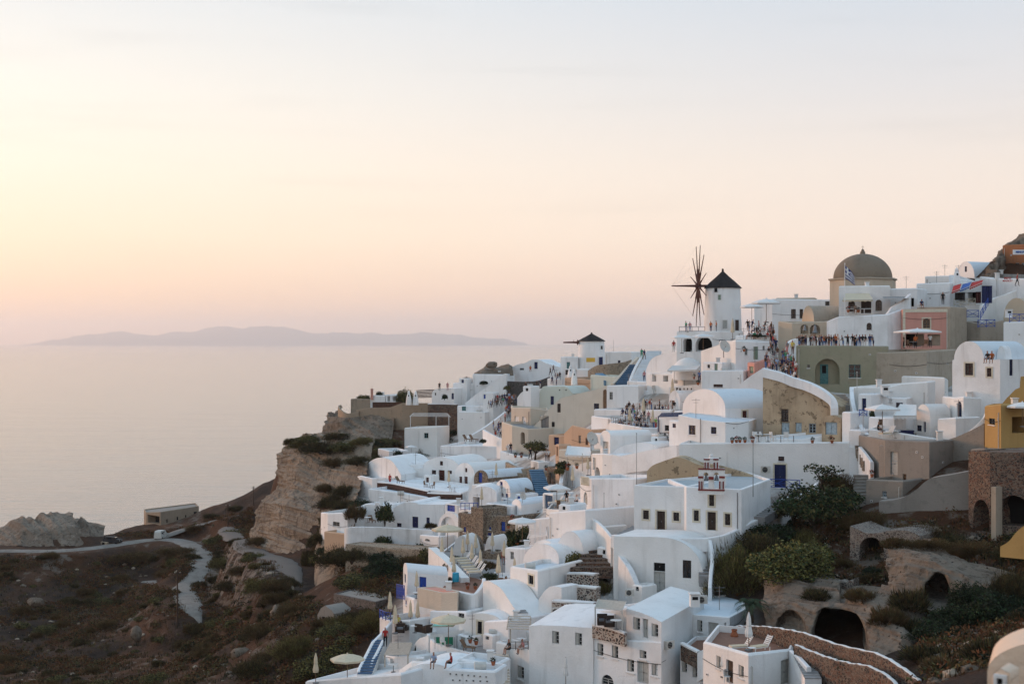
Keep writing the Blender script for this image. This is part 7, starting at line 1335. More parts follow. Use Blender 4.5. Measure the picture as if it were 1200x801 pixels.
for q in [("person in a red dress standing on the terrace of the vaulted cave house",457,568,234,'stand','cred','cred','hair',R(-30)),("couple member in black sitting on the tall white roof ledge",1157.5,421,154.8,'sit','cblack','cgrey','hair',R(-50)),("person in orange sitting on the tall white roof ledge beside the one in black",1162.5,421,154.8,'sit','corange','cbrown','fair',R(-30)),
          ("person in a pale blue shirt sitting on the rounded white roof",508.5,776,121.5,'sit','clight','cgrey','hair',R(-15)),("person in a red top holding up a phone on the white dovecote roof",529,777,121.5,'sit','cred','cblack','hair',R(-95)),("person in black sitting on the pergola wall above the cream steps",597,760.5,126.8,'sit','cblack','cblack','hair',R(-60)),
          ("person in black on the roof edge above the pink house",1105,357,204.5,'stand','cblack','cblack','hair',R(-20)),("person seated on the roof edge above the pink house",1080,358,204.5,'sit','cnavy','cblack','hair',0),("person in dark red walking past the red lettering wall",1192,335,206.5,'walk','cred','cblack','hair',1.2),
          ("person in a dark top with a green bag on the broad white steps",755,421,258,'walk','cnavy','cbrown','hair',.5),("child in green beside the dark top on the white steps",752,420,258.5,'stand','cgreen','cgreen','hair',0.),("person in magenta at the foot of the broad white steps",755,446.5,249.5,'stand','cpink','cpurple','hair',0),
          ("person in bright blue on the dome terrace",819.5,448,221,'stand','cblue','cnavy','hair',0),("person in navy standing on the sloping gable by the pink house",898,429,195,'stand','cnavy','cblack','hair',R(-40)),("person in white shirt at the blue gate of the potted terrace",640,540,222,'stand','cwhite','cgrey','hair',.6),("second person in white at the blue gate",643,540,221.5,'stand','cwhite','cbrown','hair',-.6),
          ("person in dark clothes on the stairs by the olive tree",621.5,538,223,'walk','cblack','cblack','hair',.5),("waiter in white on the lane by the potted terrace",595,533,236,'stand','cwhite','cwhite','hair',.3),("person in dark clothes behind the waiter in white",598.5,531,238,'stand','cblack','cnavy','hair',.3),("person in white seated on the sunbed terrace by the lilac wall",676.5,588,172,'sit','cwhite','cblack','hair',R(-60)),
          ("person in dark clothes seated at the lilac wall terrace",664,583,176,'sit','cblack','cblack','hair',0),("person in red shorts beside the slim parasol",590,659,162.5,'stand','cwhite','cred','hair',0),("person in black lying back on the terrace by the white hut",1029,504,153.5,'sit','cblack','cblack','fair',1.2),("person in orange leaning over the dark iron balcony",786,518.5,186.8,'lean','corange','cbrown','fair',0),
          ("person in yellow on the blue railed round terrace",466.5,730,143,'sit','cyellow','cblack','hair',0),("person with brown hair by the curled stair wall",451.5,757,137,'stand','cred','cblack','hair',0),("person in white sitting in the bar under the wide canopy",1090,407,193.5,'stand','cwhite','cblack','hair',0),("person in brown in the bar under the wide canopy",1059,408,193.5,'stand','cbrown','cblack','hair',1),("person in orange in the bar under the wide canopy",1073,408,193.5,'stand','corange','cblack','fair',-.5),
          ("guest in pale clothes at the slatted pergola table",613,760,128,'sit','cpink','cwhite','hair',-1.2),("person in dark clothes at the cafe edge by the two arches",789.5,412,228,'stand','cred','cwhite','hair',0),("person in black on the far spur house roof",515,457.5,309,'stand','cblack','cblack','hair',0),("person in pink on the far spur house roof",524.5,457.5,309,'stand','cpink','cpink','hair',0),("person on the gable terrace of the far ridge in orange",621.5,433,306,'sit','corange','cred','hair',0)]:
    lb, x, y, D, po, tp, bt, hr, rz = q
    person(lb, x, y, D, po, tp, bt if bt in M else 'cnavy', hr, rz, 1.06)
# ------------------------------------------------------------------ a little more on the terraces
for k_, lb, x, y, D, rz in (('white_table', 'white table outside the dark red door', 503,571,226,0), ('wood_chair', 'wooden chair facing the dark red door', 499,571,226,1.2), ('wood_chair', 'wooden chair beside the table of the red door terrace', 507,572,225.5,-1), ('white_table', 'white table at the corner of the dark brown parapet', 533,576,221.5,0), ('white_chair', 'white chair at the corner of the dark brown parapet', 529,576,221.5,1.), ('lounger', 'sun lounger under the lilac curved wall', 652,592,180,R(-70)), ('lounger', 'second sun lounger under the lilac curved wall', 660,590,179,R(-70)), ('white_table', 'white table beside the square white parasol', 648,596,176.5,0), ('wood_chair', 'wooden chair under the square white parasol', 656,596,176,.5), ('white_table', 'white table in the middle of the wooden table terrace', 581,692,145.5,0), ('wood_chair', 'wooden chair by the agave planter', 577,692,145.8,.8), ('lounger', 'sun lounger on the small hut terrace', 1040,512,153.6,R(-60)), ('white_table', 'white table on the terrace by the navy cabinet', 1050,513,154.5,0), ('white_chair', 'white chair by the navy cabinet table', 1046,513,154.5,1.), ('deck_chair', 'wooden deck chair in the garden court', 436,612,208,.6), ('white_table', 'white table in the garden court', 431,612,208,0), ('wicker', 'wicker seat under the canvas roof of the hotel terrace', 706,732,121,0), ('wicker', 'second wicker seat under the canvas roof of the hotel terrace', 714,734,120.6,0), ('white_table', 'white table under the canvas roof of the hotel terrace', 722,737,120,0), ('white_table', 'white table in the windmill terrace corner', 806,389,232.5,0), ('white_table', 'round white table on the flag house balcony', 1000,366.5,206,0), ('wood_chair', 'wooden chair on the flag house balcony', 1004,366.5,206,.5), ('white_table', 'white table in the bar below the pink house', 1070,407,193.5,0), ('wood_chair', 'wooden chair in the bar below the pink house', 1066,407,193.5,.7), ('wood_chair', 'second wooden chair in the bar below the pink house', 1084,407,193.5,-.7), ('ac', 'air conditioner on the side of the hotel wing', 786,760,118.3,R(40)), ('ac', 'air conditioner behind the courtyard house chimney', 823,707,123.5,0), ('dish', 'small satellite dish on the annex roof', 612,589,184,.4), ('dish', 'small satellite dish on the white ledge wall', 766,461,236,.2)):
    place(k_, lb, x, y, D, rz, 1.1)
for lb, x, y, D in (('closed cream parasol between the igloo arches and the sunbeds', 548,646,173), ('closed cream parasol at the back corner by the smaller igloo arch', 577,648,170), ('closed cream parasol above the long slanting wall', 518,655,166), ('closed cream parasol beside the vaulted roof house', 603,682,149), ('closed cream parasol behind the dark wicker seats', 481,733,145), ('closed cream parasol by the pots of the broken pergola', 606,640,166)): place('closed_cream', lb, x, y, D, 0, .95)
rg_ = railing
railing('thin blue railing above the stone house roof edge', [(540,597,189.5),(560,597,186)], .9, 'blue', xs=False); railing('thin grey railing along the cafe terrace edge', [(716,496,206.5),(730,498.5,200.5),(750,502,196.5)], .9, 'metal', xs=False); railing('thin white railing on the flag house terrace', [(985,368.5,207.5),(1022,368,206)], .8, 'canvas', xs=False); railing('thin grey railing on the windmill terrace wall', [(796,388.5,232.8),(826,388.5,231.6)], .8, 'metal', xs=False); railing('thin grey railing of the hotel roof edge', [(597,760.5,129.8),(619,760.5,127.2)], .7, 'metal', xs=False)
# ------------------------------------------------------------------ plants
def shrub_mesh(n, ls, mats, seed, blade=False, lump=.35, shell=.45, rz=.75):
    mb = MB(); rnd = random.Random(seed); leafcloud(mb, (0, 0, .15), 1, 1, rz, n, ls, rnd, len(mats), shell, .2, blade, lump)
    for k in range(5):
        a = rnd.uniform(0, 6.28); leafcloud(mb, (.55*math.cos(a), .55*math.sin(a), .2+.25*rnd.random()), .5, .5, .45, n//8, ls, rnd, len(mats), shell, .2, blade, lump)
    me = mb.mesh('foliage', [M[m] for m in mats]); return me
def stem_mesh(seed, h=.6, n=5):
    mb = MB(); rnd = random.Random(seed)
    for k in range(n): a = k*6.28/n+rnd.random(); mb.tube([(0, 0, -.3), (.25*math.cos(a), .25*math.sin(a), h*.4), (.6*math.cos(a), .6*math.sin(a), h)], [.06, .04, .015], 4)
    return mb.mesh('stem', M['bark'])
KINDS = {'brown': (['leafbrown', 'leafbrown', 'drygrass', 'leafolive'], True), 'olive': (['leafolive', 'leafolive', 'leafdark', 'leaflight'], False), 'grassy': (['leafolive', 'leaflight', 'leafbrown'], True), 'dark': (['leafdark', 'leafdark', 'leafgreen'], False), 'darkbrown': (['leafdark', 'leafbrown', 'leafolive'], True), 'green': (['leafgreen', 'leafdark', 'leafgreen', 'leafolive'], False), 'light': (['leaflight', 'leaflight', 'leafolive', 'leafgreen'], False)}
SM = {}; BIG = {}
def bigmesh(kd):
    if kd not in BIG:
        ms, bl = KINDS[kd]; BIG[kd] = shrub_mesh(7500, .085 if bl else .085, ms, 77+len(kd), bl, .45, .35)
    return BIG[kd]
for kd, (ms, bl) in KINDS.items():
    for v in range(2): SM[kd, v] = shrub_mesh(1500 if bl else 1300, .22 if bl else .17, ms, 31*v+len(kd)*7, bl)
STM = [stem_mesh(1), stem_mesh(2)]
_sr = random.Random(5)
def shrub(label, p, r, h, kd, group=None, name='shrub', ry=None):
    t = thing(name, label, 'shrub', p, group); t.rotation_euler = (0, 0, _sr.uniform(0, 6.28) if ry is None else 0); t.scale = (r, ry or r, h)
    for nm, me in (('foliage', bigmesh(kd) if r > 1.7 else SM[kd, _sr.randrange(2)]), ('stem', STM[_sr.randrange(2)])): o = bpy.data.objects.new(nm, me); COL.objects.link(o); o.parent = t
    return t
def bush(label, px, py, rx, ry, kd, D=None, group=None, name='bush'):
    p = None; d_ = P(px, py, 10.)-P(px, py, 5.); ok_, loc_, _, _, ob_, _ = S.ray_cast(DG, P(px, py, 30.), d_.normalized())
    if ok_ and ob_.name.split('.')[0] in ('ground', 'cliff', 'cave_bank', 'rock_outcrop', 'cliff_spur'): p = loc_.copy()
    if p is None: p = P(px, py, D) if D else hit(px, py)
    if p is None: return
    s = p.y/F; p = p-Vector((0, 0, .2)); return shrub(label, p, rx*s, ry*s*1.15, kd, group, name)
BB = [('pale olive bush filling the bank beside the broad light one', 900,664,34,32,'light',135.5), ('grassy bush under the winding parapet', 884,676,26,32,'grassy',134.3), ('pale olive bush near the big vaulted house wall', 868,668,22,26,'light',136), ('grassy bush climbing toward the fig tree', 935,645,30,22,'grassy',138.5), ('low olive bush along the top edge of the cliff', 362,517,15,8,'olive',270), ('brown bush along the top edge of the cliff', 396,514,17,8,'darkbrown',266), ('grassy bush at the back of the cliff top', 424,520,14,8,'grassy',262), ('small bush at the very tip of the cliff top', 341,520,8,6,'darkbrown',276), ('dark brown bush on the brown gully beside the cliff', 376,634,14,10,'darkbrown',None), ('brown bush high in the gully beside the cliff', 386,611,12,8,'brown',None), ('dark bush low in the gully beside the cliff', 391,642,10,8,'darkbrown',None), ('olive bush at the mouth of the gully', 372,656,11,8,'olive',None), ('thick scrub hiding the foot of the dirt road', 236,739,15,9,'darkbrown',None), ('rusty scrub right of the road foot', 248,737,11,8,'brown',None), ('dark bush on the brown slope right of the cliff', 388,622,13,9,'darkbrown',None), ('dark bush beside the peach bastion', 380,648,10,9,'dark',None), ('rusty bush under the cliff shoulder', 396,607,12,7,'brown',None), ('dark scrub closing the lower end of the dirt road', 240,741,14,9,'darkbrown',None), ('rusty scrub left of the road end', 224,738,10,7,'brown',None), ('olive bush at the top of the dusty bank', 276,629,18,9,'olive',None), ('brown bush along the paved track edge', 303,637,16,8,'brown',None), ('olive bush on the roadside bank', 262,664,17,10,'grassy',None), ('low brown bush in the middle of the dusty bank', 284,672,16,9,'brown',None), ('dark bush under the dusty bank', 268,690,18,10,'darkbrown',None), ('golden bush beside the kerb wall', 326,690,18,11,'brown',None), ('green bush between the two tracks', 250,636,12,7,'olive',None), ('rust brown bush behind the winding road', 232,620,14,6,'brown',None), ('brown bush on the skyline by the bunker', 248,606,10,5,'darkbrown',None), ('dark bush on the skyline left of the cliff', 276,597,12,5,'darkbrown',None), ('rusty scrub in front of the bunker', 150,618,20,5,'brown',None), ('rust brown scrub above the road bend', 205,648,24,7,'brown',None), ('rusty scrub under the road', 150,655,30,8,'brown',None), ('dark green shrub heap right of the small black cave', 1140,705,26,22,'dark',112.5), ('big dark shrub behind the near dome', 1185,700,26,30,'darkbrown',112), ('dark shrub in the hollow left of the small black cave', 1068,712,22,20,'darkbrown',112), ('dark green shrub under the small black cave', 1100,745,30,18,'dark',107.5), ('brown shrub on the rim of the cave bank', 1010,700,20,10,'brown',121), ('brown tuft over the second cave bank', 1090,640,26,10,'brown',125), ('dark shrub spilling over the stone bank by the peach wall', 412,655,18,12,'darkbrown',196), ('dark shrub spilling over the middle of the stone bank', 452,660,20,14,'dark',191), ('brown shrub spilling over the end of the stone bank', 482,662,14,10,'brown',189), ('broad light olive bush bulging above the cave bank', 925,672,46,34,'light',133), ('pale olive bush top next to the broad light one', 953,660,24,24,'light',134.5), ('brown olive bush hanging beside the big vaulted house', 866,690,34,46,'grassy',133.5), ('brown bush between the parapet and the light olive bush', 890,650,30,24,'darkbrown',137), ('dark bush below the winding parapet', 905,632,34,18,'dark',141), ('brown tuft under the navy door landing', 930,603,22,20,'darkbrown',147), ('brown grass bush on the bank by the stepped stone flight', 980,575,20,20,'brown',151), ('dry brown bush in front of the cement ramp wall', 1013,618,28,19,'brown',139.5), ('rusty brown bush at the foot of the cement ramp', 1075,626,26,13,'brown',134), ('low brown bush below the dark arches', 1105,640,34,16,'darkbrown',126), ('olive brown bush beside the ruined arch pillar', 1140,650,28,16,'brown',124), ('dark shaded bush at the ochre garden wall', 1190,655,24,18,'darkbrown',119.5),
      ('large black green bush filling the hollow below the ruins', 1160,728,38,34,'dark',110.5), ('dark green bush beside the small black cave', 1118,735,30,24,'dark',110.5), ('brown round bush above the near white dome', 1160,770,26,22,'darkbrown',101), ('dry olive bush hanging over the big cave mouth', 1040,728,20,16,'brown',110.5), ('olive bush on the cave bank edge', 1072,738,18,12,'darkbrown',109), ('dark bush at the end of the lava stone wall', 1085,770,26,14,'darkbrown',104), ('rusty scrub below the cave bank', 1110,784,28,14,'brown',99), ('small green bush on the lower lava wall', 987,778,9,9,'green',101.6), ('brown scrub at the ruined vault', 960,700,18,10,'darkbrown',128), ('scrub in front of the black doorway', 1024,678,22,8,'brown',127.5), ('brown tuft between the vault and the cement wall', 1050,640,16,10,'brown',132),
      ('dark brown thicket under the garden wall bank', 400,660,28,18,'darkbrown',None), ('dense brown thicket in the middle of the bank', 432,662,30,20,'darkbrown',None), ('dark thicket at the end of the bank', 455,672,24,18,'dark',None), ('olive thicket below the bank', 420,685,26,14,'olive',None), ('green bush growing on the garden wall', 449,639,11,12,'green',203), ('small green bush hanging on the garden wall', 492,650,8,14,'green',199), ('tall green hedge plant by the arched gap', 497,662,7,20,'olive',190),
      ('large olive brown bush low on the slope', 344,768,24,22,'grassy',None), ('second olive brown bush beside the pale boulder', 372,790,26,20,'olive',None), ('round olive bush near the hotel stairs', 395,770,18,15,'olive',None), ('golden olive bush above the hotel stairs', 440,735,24,19,'grassy',None), ('long olive bush under the ruined farm', 408,735,26,14,'grassy',None), ('rusty orange bush beside the upright boulder', 345,722,20,14,'brown',None), ('brown bush on the mound by the kerb wall', 310,692,22,14,'grassy',None), ('brown bush below the kerb wall mound', 325,705,18,12,'brown',None), ('dark bush at the foot of the cliff spur', 362,662,8,16,'darkbrown',None), ('dark olive bush at the cliff foot', 370,640,10,10,'darkbrown',None), ('brown bush low on the slope corner', 300,790,26,16,'darkbrown',None), ('olive bush under the upright boulder', 305,745,20,14,'brown',None), ('dark bush at the bottom edge of the slope', 415,798,22,16,'olive',None),
      ('broad dark bush on top of the cliff', 378,529,27,12,'darkbrown',261), ('brown bush behind the cliff edge', 351,524,13,8,'grassy',272), ('olive bush on the headland slope', 404,526,18,9,'olive',257), ('brown bush among the headland stones', 393,545,14,9,'brown',254), ('green brown bush above the cliff face', 420,543,18,9,'darkbrown',249), ('dark bush in the headland hollow', 441,533,17,9,'olive',252), ('olive bush under the fort wall', 455,520,14,7,'olive',None), ('brown bush on the cliff shoulder', 405,580,15,12,'darkbrown',241.5), ('dark bush on the cliff shoulder beside the cave house', 390,592,16,12,'darkbrown',238), ('brown bush below the cliff shoulder', 382,575,12,9,'brown',244), ('dark bush behind the white wall of the lower garden', 425,594,18,9,'dark',226), ('dark scrub on the garden bank', 405,594,16,9,'darkbrown',229),
      ('dark dome shaped bush on the headland', 475,472,10.5,15,'olive',323), ('round brown bush on the headland roof', 426,467,8,5,'olive',332), ('small bush behind the low white cottage', 445,463,5,5,'dark',328), ('brown bush on the far spur', 548,447,5,5,'brown',316), ('round potted tree at the curved far spur house', 521,466,3.5,5,'dark',306), ('brown scrub below the white terrace house', 520,516,12,7,'dark',None), ('dark bush beside the small garden', 466,536,6,9,'dark',270), ('dark scrub under the little garden', 500,531,14,7,'dark',None), ('olive tuft at the greywall end', 594,455,4,4,'light',302), ('green plants by the white terrace chairs', 566,517,4,4,'dark',256), ('flowering shrub in the garden court', 417,606,11,13,'brown',211), ('green climbing bush in the garden court', 451,608,10,19,'green',207), ('low shrub by the garden house door', 505,617,7,5,'darkbrown',203), ('bushy plants of the garden above the broken pergola', 607,640,13,20,'green',166), ('dark green bush in front of the broken pergola', 621,655,12,15,'dark',159), ('brown green bush behind the garden pergola', 618,625,12,10,'olive',168), ('spiky agave plants on the planter', 575,676,10,7,'green',152), ('bush trailing down the lava tiers', 706,694,10,12,'grassy',136.5), ('light bush growing on the lava tiers', 672,662,9,16,'light',145.5), ('green bush on the planter by the canopy', 660,548,9,9,'green',194), ('yellow green flowers in the planter', 656,553,6,6,'light',192), ('clipped hedge in the long planter', 888,393,10,3,'green',213.3), ('green plant by the pale square parasol', 1022,486,3,8,'green',160.5), ('plants on the sunbed terrace edge', 570,664,11,7,'brown',160), ('plants by the turquoise barrel', 524,684,8,8,'darkbrown',155), ('plants under the white parasol arch', 531,656,8,7,'green',170), ('shrub on the far spur terrace', 566,449,4,3,'dark',311), ('dark ivy heap at the stone house corner', 598,628,8,8,'dark',179)]
bpy.context.view_layer.update(); DG = bpy.context.evaluated_depsgraph_get()
for q in BB: bush(*q)
# low scrub that reads as one patchy cover
def scrub(name, spots, mats, seed, smin, smax, ls):
    rg = random.Random(seed); mb = MB()
    for a, b, c_, u, v in spots:
        s = rg.uniform(smin, smax); m0 = rg.randrange(len(mats))
        for k in range(34):
            th = rg.uniform(0, 6.28); rr = s*rg.random()**.5; h_ = s*.6*(1-(rr/s)**2)*rg.uniform(.5, 1.15); p = Vector((a+rr*math.cos(th), b+rr*math.sin(th), c_+h_-.05)); q1 = Vector((rg.gauss(0, 1), rg.gauss(0, 1), rg.gauss(.3, .7))).normalized()*ls; q2 = Vector((rg.gauss(0, 1), rg.gauss(0, 1), rg.gauss(0, 1))).normalized()*ls*.6
            mb.add([p-q1, p+q2, p+q1, p-q2], [(0, 1, 2, 3)], m0 if rg.random() < .75 else rg.randrange(len(mats)))
    o = mb.build(name, [M[m] for m in mats], None, fix=False); o['kind'] = 'stuff'
# trees
def tree(label, px, py, D, rx, ry, trunk, kd, name='tree', nl=2600, ls=.26):
    b = P(px, py, D); s = D/F; t = thing(name, label, 'tree', b); rnd = random.Random(int(px)); ms = KINDS[kd][0]; mb = MB(); tops = []
    top = b+Vector((.1, 0, trunk)); mb.tube([b-Vector((0, 0, .5)), b+Vector((.05, 0, trunk*.5)), top], [.22, .17, .13], 7)
    for k in range(7): a = k*.9+rnd.random(); e = top+Vector((rx*s*.6*math.cos(a), rx*s*.6*math.sin(a), ry*s*(.3+.8*rnd.random()))); mb.tube([top-Vector((0, 0, .1)), (top+e)/2+Vector((0, 0, .1)), e], [.1, .06, .02], 5); tops.append(e)
    mb.build('trunk', M['bark'], t); mb = MB()
    for e in tops+[top+Vector((0, 0, ry*s*.9))]: leafcloud(mb, e-Vector((0, 0, .1)), rx*s*.55, rx*s*.55, ry*s*.55, nl//8, ls, rnd, len(ms), .3, 0, False, .4)
    mb.build('crown', [M[m] for m in ms], t, fix=False)
tree('dense dark green fig tree below the navy door landing', 953, 632, 141.5, 46, 30, 1.6, 'green', nl=3600, ls=.34); tree('loose leafy sapling in front of the long white wall', 962, 575, 150, 22, 14, 1.0, 'green', nl=500, ls=.3); tree('round olive tree beside the cream house steps', 627, 538, 231, 14, 10, 1.0, 'olive', ls=.24); tree('small dark tree on the bank behind the fig tree', 985, 600, 146, 22, 15, .8, 'green', nl=1500, ls=.3)
c = P(880, 722, 121.5); t = thing('palm', 'young palm with arching fronds beside the courtyard house', 'palm', c); mb = MB(); mb.tube([c-Vector((0, 0, .5)), c+Vector((0, 0, .9))], [.25, .2], 8); mb.build('trunk', M['bark'], t); rnd = random.Random(9)
for k in range(20):
    a = k*2.4; L_ = rnd.uniform(1.7, 2.5); el = rnd.uniform(.25, 1.2); mb = MB(); p0 = c+Vector((0, 0, .9)); d = Vector((math.cos(a)*math.cos(el), math.sin(a)*math.cos(el), math.sin(el))); pt = [p0+d*L_*u-Vector((0, 0, 1.15*L_*u*u*.55)) for u in (0, .25, .5, .75, 1)]; mb.tube(pt, [.03, .025, .02, .015, .008], 4)
    for i in range(18):
        u = .15+.85*i/18; j = min(int(u*4), 3); q = pt[j].lerp(pt[j+1], u*4-j); tn = (pt[j+1]-pt[j]).normalized(); sd = tn.cross(Vector((0, 0, 1))).normalized()
        for s_ in (-1, 1): mb.add([q-tn*.03, q+tn*.03, q+sd*s_*.5*(1-.5*u)+tn*.3-Vector((0, 0, .15))], [(0, 1, 2)])
    mb.build('frond', M['palm'], t, fix=False)
# scattered scrub over the open hillside
def gzs(x, y):
    fx = np.clip((x-GX0)/GS, 0, len(gx)-1.01); fy = np.clip((y-GY0)/GS, 0, len(gy)-1.01); i = fx.astype(int); j = fy.astype(int); fx = fx-i; fy = fy-j
    return (ZZ[j, i]*(1-fx)+ZZ[j, i+1]*fx)*(1-fy)+(ZZ[j+1, i]*(1-fx)+ZZ[j+1, i+1]*fx)*fy
HILL = [(-30,652),(120,652),(225,650),(262,622),(300,648),(345,668),(365,705),(400,716),(468,716),(440,742),(395,800),(380,830),(-40,830)]
HEAD = [(338,524),(372,508),(402,516),(460,514),(478,512),(512,500),(560,480),(586,482),(545,505),(512,520),(455,536),(428,548),(405,600),(372,600),(340,540)]
BANK = [(392,625),(430,640),(500,646),(500,655),(470,700),(430,705),(398,690)]
RUIN = [(840,690),(846,645),(915,600),(960,580),(1000,596),(1030,618),(1132,600),(1140,625),(1210,625),(1210,800),(1090,800),(1080,740),(1000,690),(905,665),(880,700)]
ROAD = [(CX+p.x/p.y*F, CY-(p.z-CZ)/p.y*F) for _, r_, _, _ in ROADS for p in r_[::3]]
def scatter(n, polys, seed, road=9.):
    rg = np.random.RandomState(seed); r = []
    while len(r) < n:
        x = rg.uniform(-130, 45, 4000); y = rg.uniform(75, 335, 4000); z = gzs(x, y); px = CX+x/y*F; py = CY-(z-CZ)/y*F
        for a, b, c_, u, v in zip(x, y, z, px, py):
            if any(inside(u, v, p) for p in polys) and not (u < 380 and min((u-p)**2+((v-q)*1.6)**2 for p, q in ROAD) < road**2): r.append((a, b, c_, u, v))
            if len(r) >= n: break
    return r
W_ = {'brown': 'dry rust brown', 'olive': 'dull olive', 'grassy': 'pale grassy', 'darkbrown': 'dark brown', 'dark': 'dark green', 'light': 'light olive'}
def zone(u, v):
    if u < 110: return ('close under the pale rock mound', 'halfway down the slope under the pale rock', 'deep on the dark slope under the pale rock', 'at the foot of the slope under the pale rock')[0 if v < 685 else 1 if v < 725 else 2 if v < 765 else 3]
    if u < 200: return ('under the bend of the dirt road', 'down the slope under the dirt road spur', 'low on the slope under the road spur', 'at the slope foot under the telegraph pole')[0 if v < 690 else 1 if v < 725 else 2 if v < 765 else 3]
    if u < 270: return ('on the bank beside the winding road', 'beside the lower end of the dirt road', 'beneath the end of the dirt road', 'at the foot of the gully below the road')[0 if v < 680 else 1 if v < 725 else 2 if v < 765 else 3]
    if u < 340: return ('on the dusty bank under the paved track', 'below the dusty bank by the grey boulder', 'beside the pale boulder on the brown slope', 'below the rough pale boulder')[0 if v < 700 else 1 if v < 735 else 2 if v < 770 else 3]
    return ('near the cliff spur', 'around the ruined farm', 'above the hotel stairs', 'beside the lowest hotel terrace')[0 if v < 700 else 1 if v < 730 else 2 if v < 760 else 3]
for a, b, c_, u, v in scatter(190, [HILL], 4):
    r_ = _sr.choice((.7, .9, 1.1, 1.4, 1.9)); kd = _sr.choice(('brown', 'darkbrown', 'darkbrown', 'olive', 'grassy') if u > 250 else ('brown', 'darkbrown', 'darkbrown', 'brown', 'olive'))
    shrub('%s %s shrub %s' % ({.7: 'tiny', .9: 'small', 1.1: 'low', 1.4: 'broad', 1.9: 'large'}[r_], W_[kd], zone(u, v)), (a, b, c_-.15), r_, r_*.75, kd, 'shrubs on the open hillside')
for a, b, c_, u, v in scatter(46, [HEAD, BANK], 6):
    r_ = _sr.choice((.8, 1.1, 1.5, 1.9)); kd = _sr.choice(('darkbrown', 'olive', 'brown', 'dark')); shrub('%s %s shrub %s' % ({.8: 'small', 1.1: 'low', 1.5: 'broad', 1.9: 'large'}[r_], W_[kd], ('on the bank below the garden wall' if v > 615 else 'on the cliff shoulder' if u < 440 and v > 540 else 'on top of the cliff' if u < 430 else 'under the fort wall' if u < 500 else 'beside the crowded lane')), (a, b, c_-.15), r_, r_*.7, kd, 'shrubs on the headland')
for a, b, c_, u, v in [q for q in scatter(1, [RUIN], 8)]: pass
rg = np.random.RandomState(12)
def scatter_right(n, seed):
    rg = np.random.RandomState(seed); r = []
    while len(r) < n:
        x = rg.uniform(18, 60, 3000); y = rg.uniform(85, 152, 3000); z = gzs(x, y); px = CX+x/y*F; py = CY-(z-CZ)/y*F; r += [(a, b, c_, u, v) for a, b, c_, u, v in zip(x, y, z, px, py) if inside(u, v, RUIN)]
    return r[:n]
for a, b, c_, u, v in scatter_right(44, 3):
    r_ = _sr.choice((.6, .9, 1.2)); kd = _sr.choice(('darkbrown', 'brown', 'dark', 'olive')); shrub('%s %s shrub %s' % ({.6: 'small', .9: 'low', 1.2: 'broad'}[r_], W_[kd], ('beside the big vaulted house' if u < 920 else 'by the ruined vault' if u < 1040 and v < 700 else 'above the small black cave' if v < 680 else 'on the slope beside the near dome' if u > 1090 else 'below the cave mouths')), (a, b, c_-.15), r_, r_*.75, kd, 'shrubs among the ruins')
# dry grass and stones: nobody could count them
def tufts(name, spots, mats, seed, h=.5):
    rg = random.Random(seed); mb = MB()
    for a, b, c_, u, v in spots:
        m_ = rg.randrange(len(mats))
        for k in range(9):
            ang = rg.uniform(0, 6.28); d = Vector((math.cos(ang)*rg.uniform(.1, .5), math.sin(ang)*rg.uniform(.1, .5), 1))*h*rg.uniform(.5, 1.3); o = Vector((a+rg.gauss(0, .25), b+rg.gauss(0, .25), c_-.05)); s = Vector((-math.sin(ang), math.cos(ang), 0))*.05; mb.add([o-s, o+s, o+d], [(0, 1, 2)], m_)
    o = mb.build(name, [M[m] for m in mats], None, fix=False); o['kind'] = 'stuff'
PROM = [(125,622),(170,614),(235,612),(262,600),(296,580),(296,640),(262,612),(225,626),(150,632)]
_sp = scatter(420, [PROM], 61, 5.)+scatter(160, [[(382,600),(398,604),(392,640),(380,662),(368,650)]], 62, 0.)+[q for q in scatter(7800, [HILL, HEAD, BANK], 34) if float(fbm(np.array([q[0]/11.]), np.array([q[1]/11.]), 3, 40)[0]) > (-.06 if not inside(q[3], q[4], DUST) else .14)]
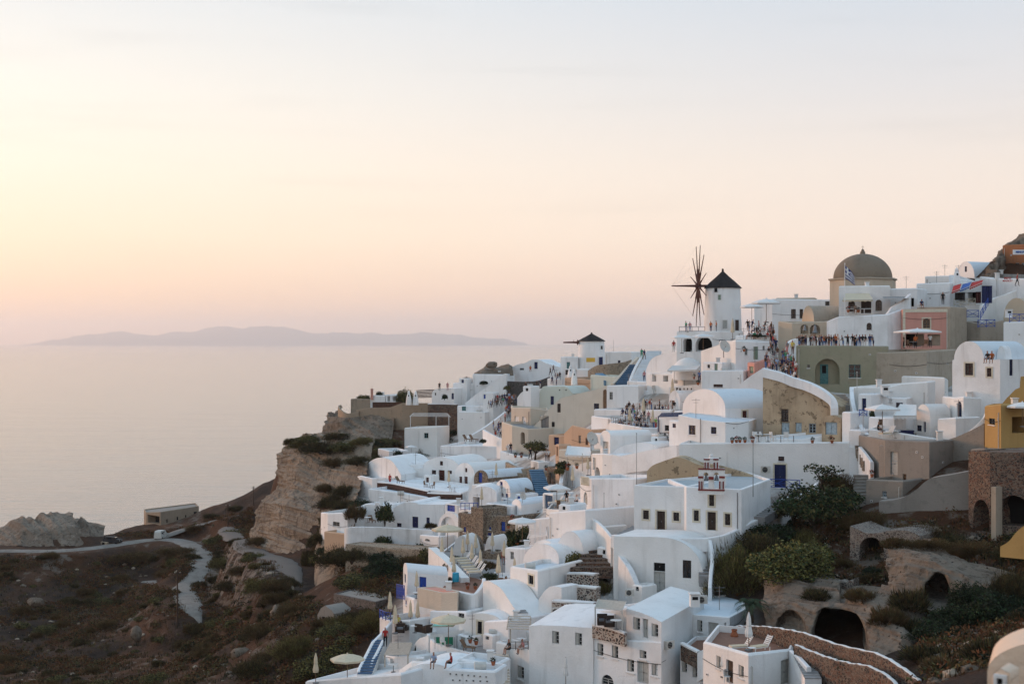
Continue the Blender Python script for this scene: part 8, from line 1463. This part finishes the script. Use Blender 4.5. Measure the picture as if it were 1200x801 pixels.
scrub('low_scrub', _sp+scatter_right(500, 35), ['rustscrub', 'leafbrown', 'drygrass', 'rustscrub', 'rustscrub', 'leafolive', 'leafdark'], 5, .5, 1.6, .17)
tufts('dry_grass', scatter(5200, [HILL, HEAD, BANK], 14)+scatter_right(1100, 15), ['drygrass', 'leafbrown', 'leafolive', 'leafdark'], 2, .55)
def stones(name, spots, mats, seed, smin, smax):
    rg = random.Random(seed); mb = MB(); ico = [(0,0,1),(.9,0,.4),(.28,.85,.4),(-.72,.53,.4),(-.72,-.53,.4),(.28,-.85,.4),(.72,.53,-.4),(-.28,.85,-.4),(-.9,0,-.4),(-.28,-.85,-.4),(.72,-.53,-.4)]; fc = [(0,1,2),(0,2,3),(0,3,4),(0,4,5),(0,5,1),(1,6,2),(2,7,3),(3,8,4),(4,9,5),(5,10,1),(6,7,2),(7,8,3),(8,9,4),(9,10,5),(10,6,1)]
    for a, b, c_, u, v in spots:
        s = smin+(smax-smin)*rg.random()**3; sx, sy, sz = s*rg.uniform(.7, 1.3), s*rg.uniform(.7, 1.3), s*rg.uniform(.4, .8); mb.add([(a+x*sx*rg.uniform(.8, 1.2), b+y*sy*rg.uniform(.8, 1.2), c_+z*sz) for x, y, z in ico], fc, rg.randrange(len(mats)))
    o = mb.build(name, [M[m] for m in mats], None, fix=False); o['kind'] = 'stuff'
stones('scattered_stones', scatter(800, [HILL, HEAD, BANK], 24)+scatter_right(800, 25), ['rockgrey', 'rockgrey', 'retain'], 3, .08, .6)
# the air: one box of thin evening haze
hb = MB(); hb.obox((-30000, -4000, -1.6), (60000, 0, 0), (0, 57000, 0), (0, 0, 820))
hm = bpy.data.materials.new('haze air'); hm.use_nodes = True; ht = hm.node_tree; ht.nodes.clear(); ho = N(ht, 'ShaderNodeOutputMaterial'); pv = N(ht, 'ShaderNodeVolumePrincipled')
pv.inputs['Color'].default_value = (.99,.97,.965,1); pv.inputs['Density'].default_value = 4.2e-5; pv.inputs['Anisotropy'].default_value = .5; L(ht, pv.outputs[0], ho.inputs['Volume'])
HZ = hb.build('haze', hm); HZ['kind'] = 'stuff'
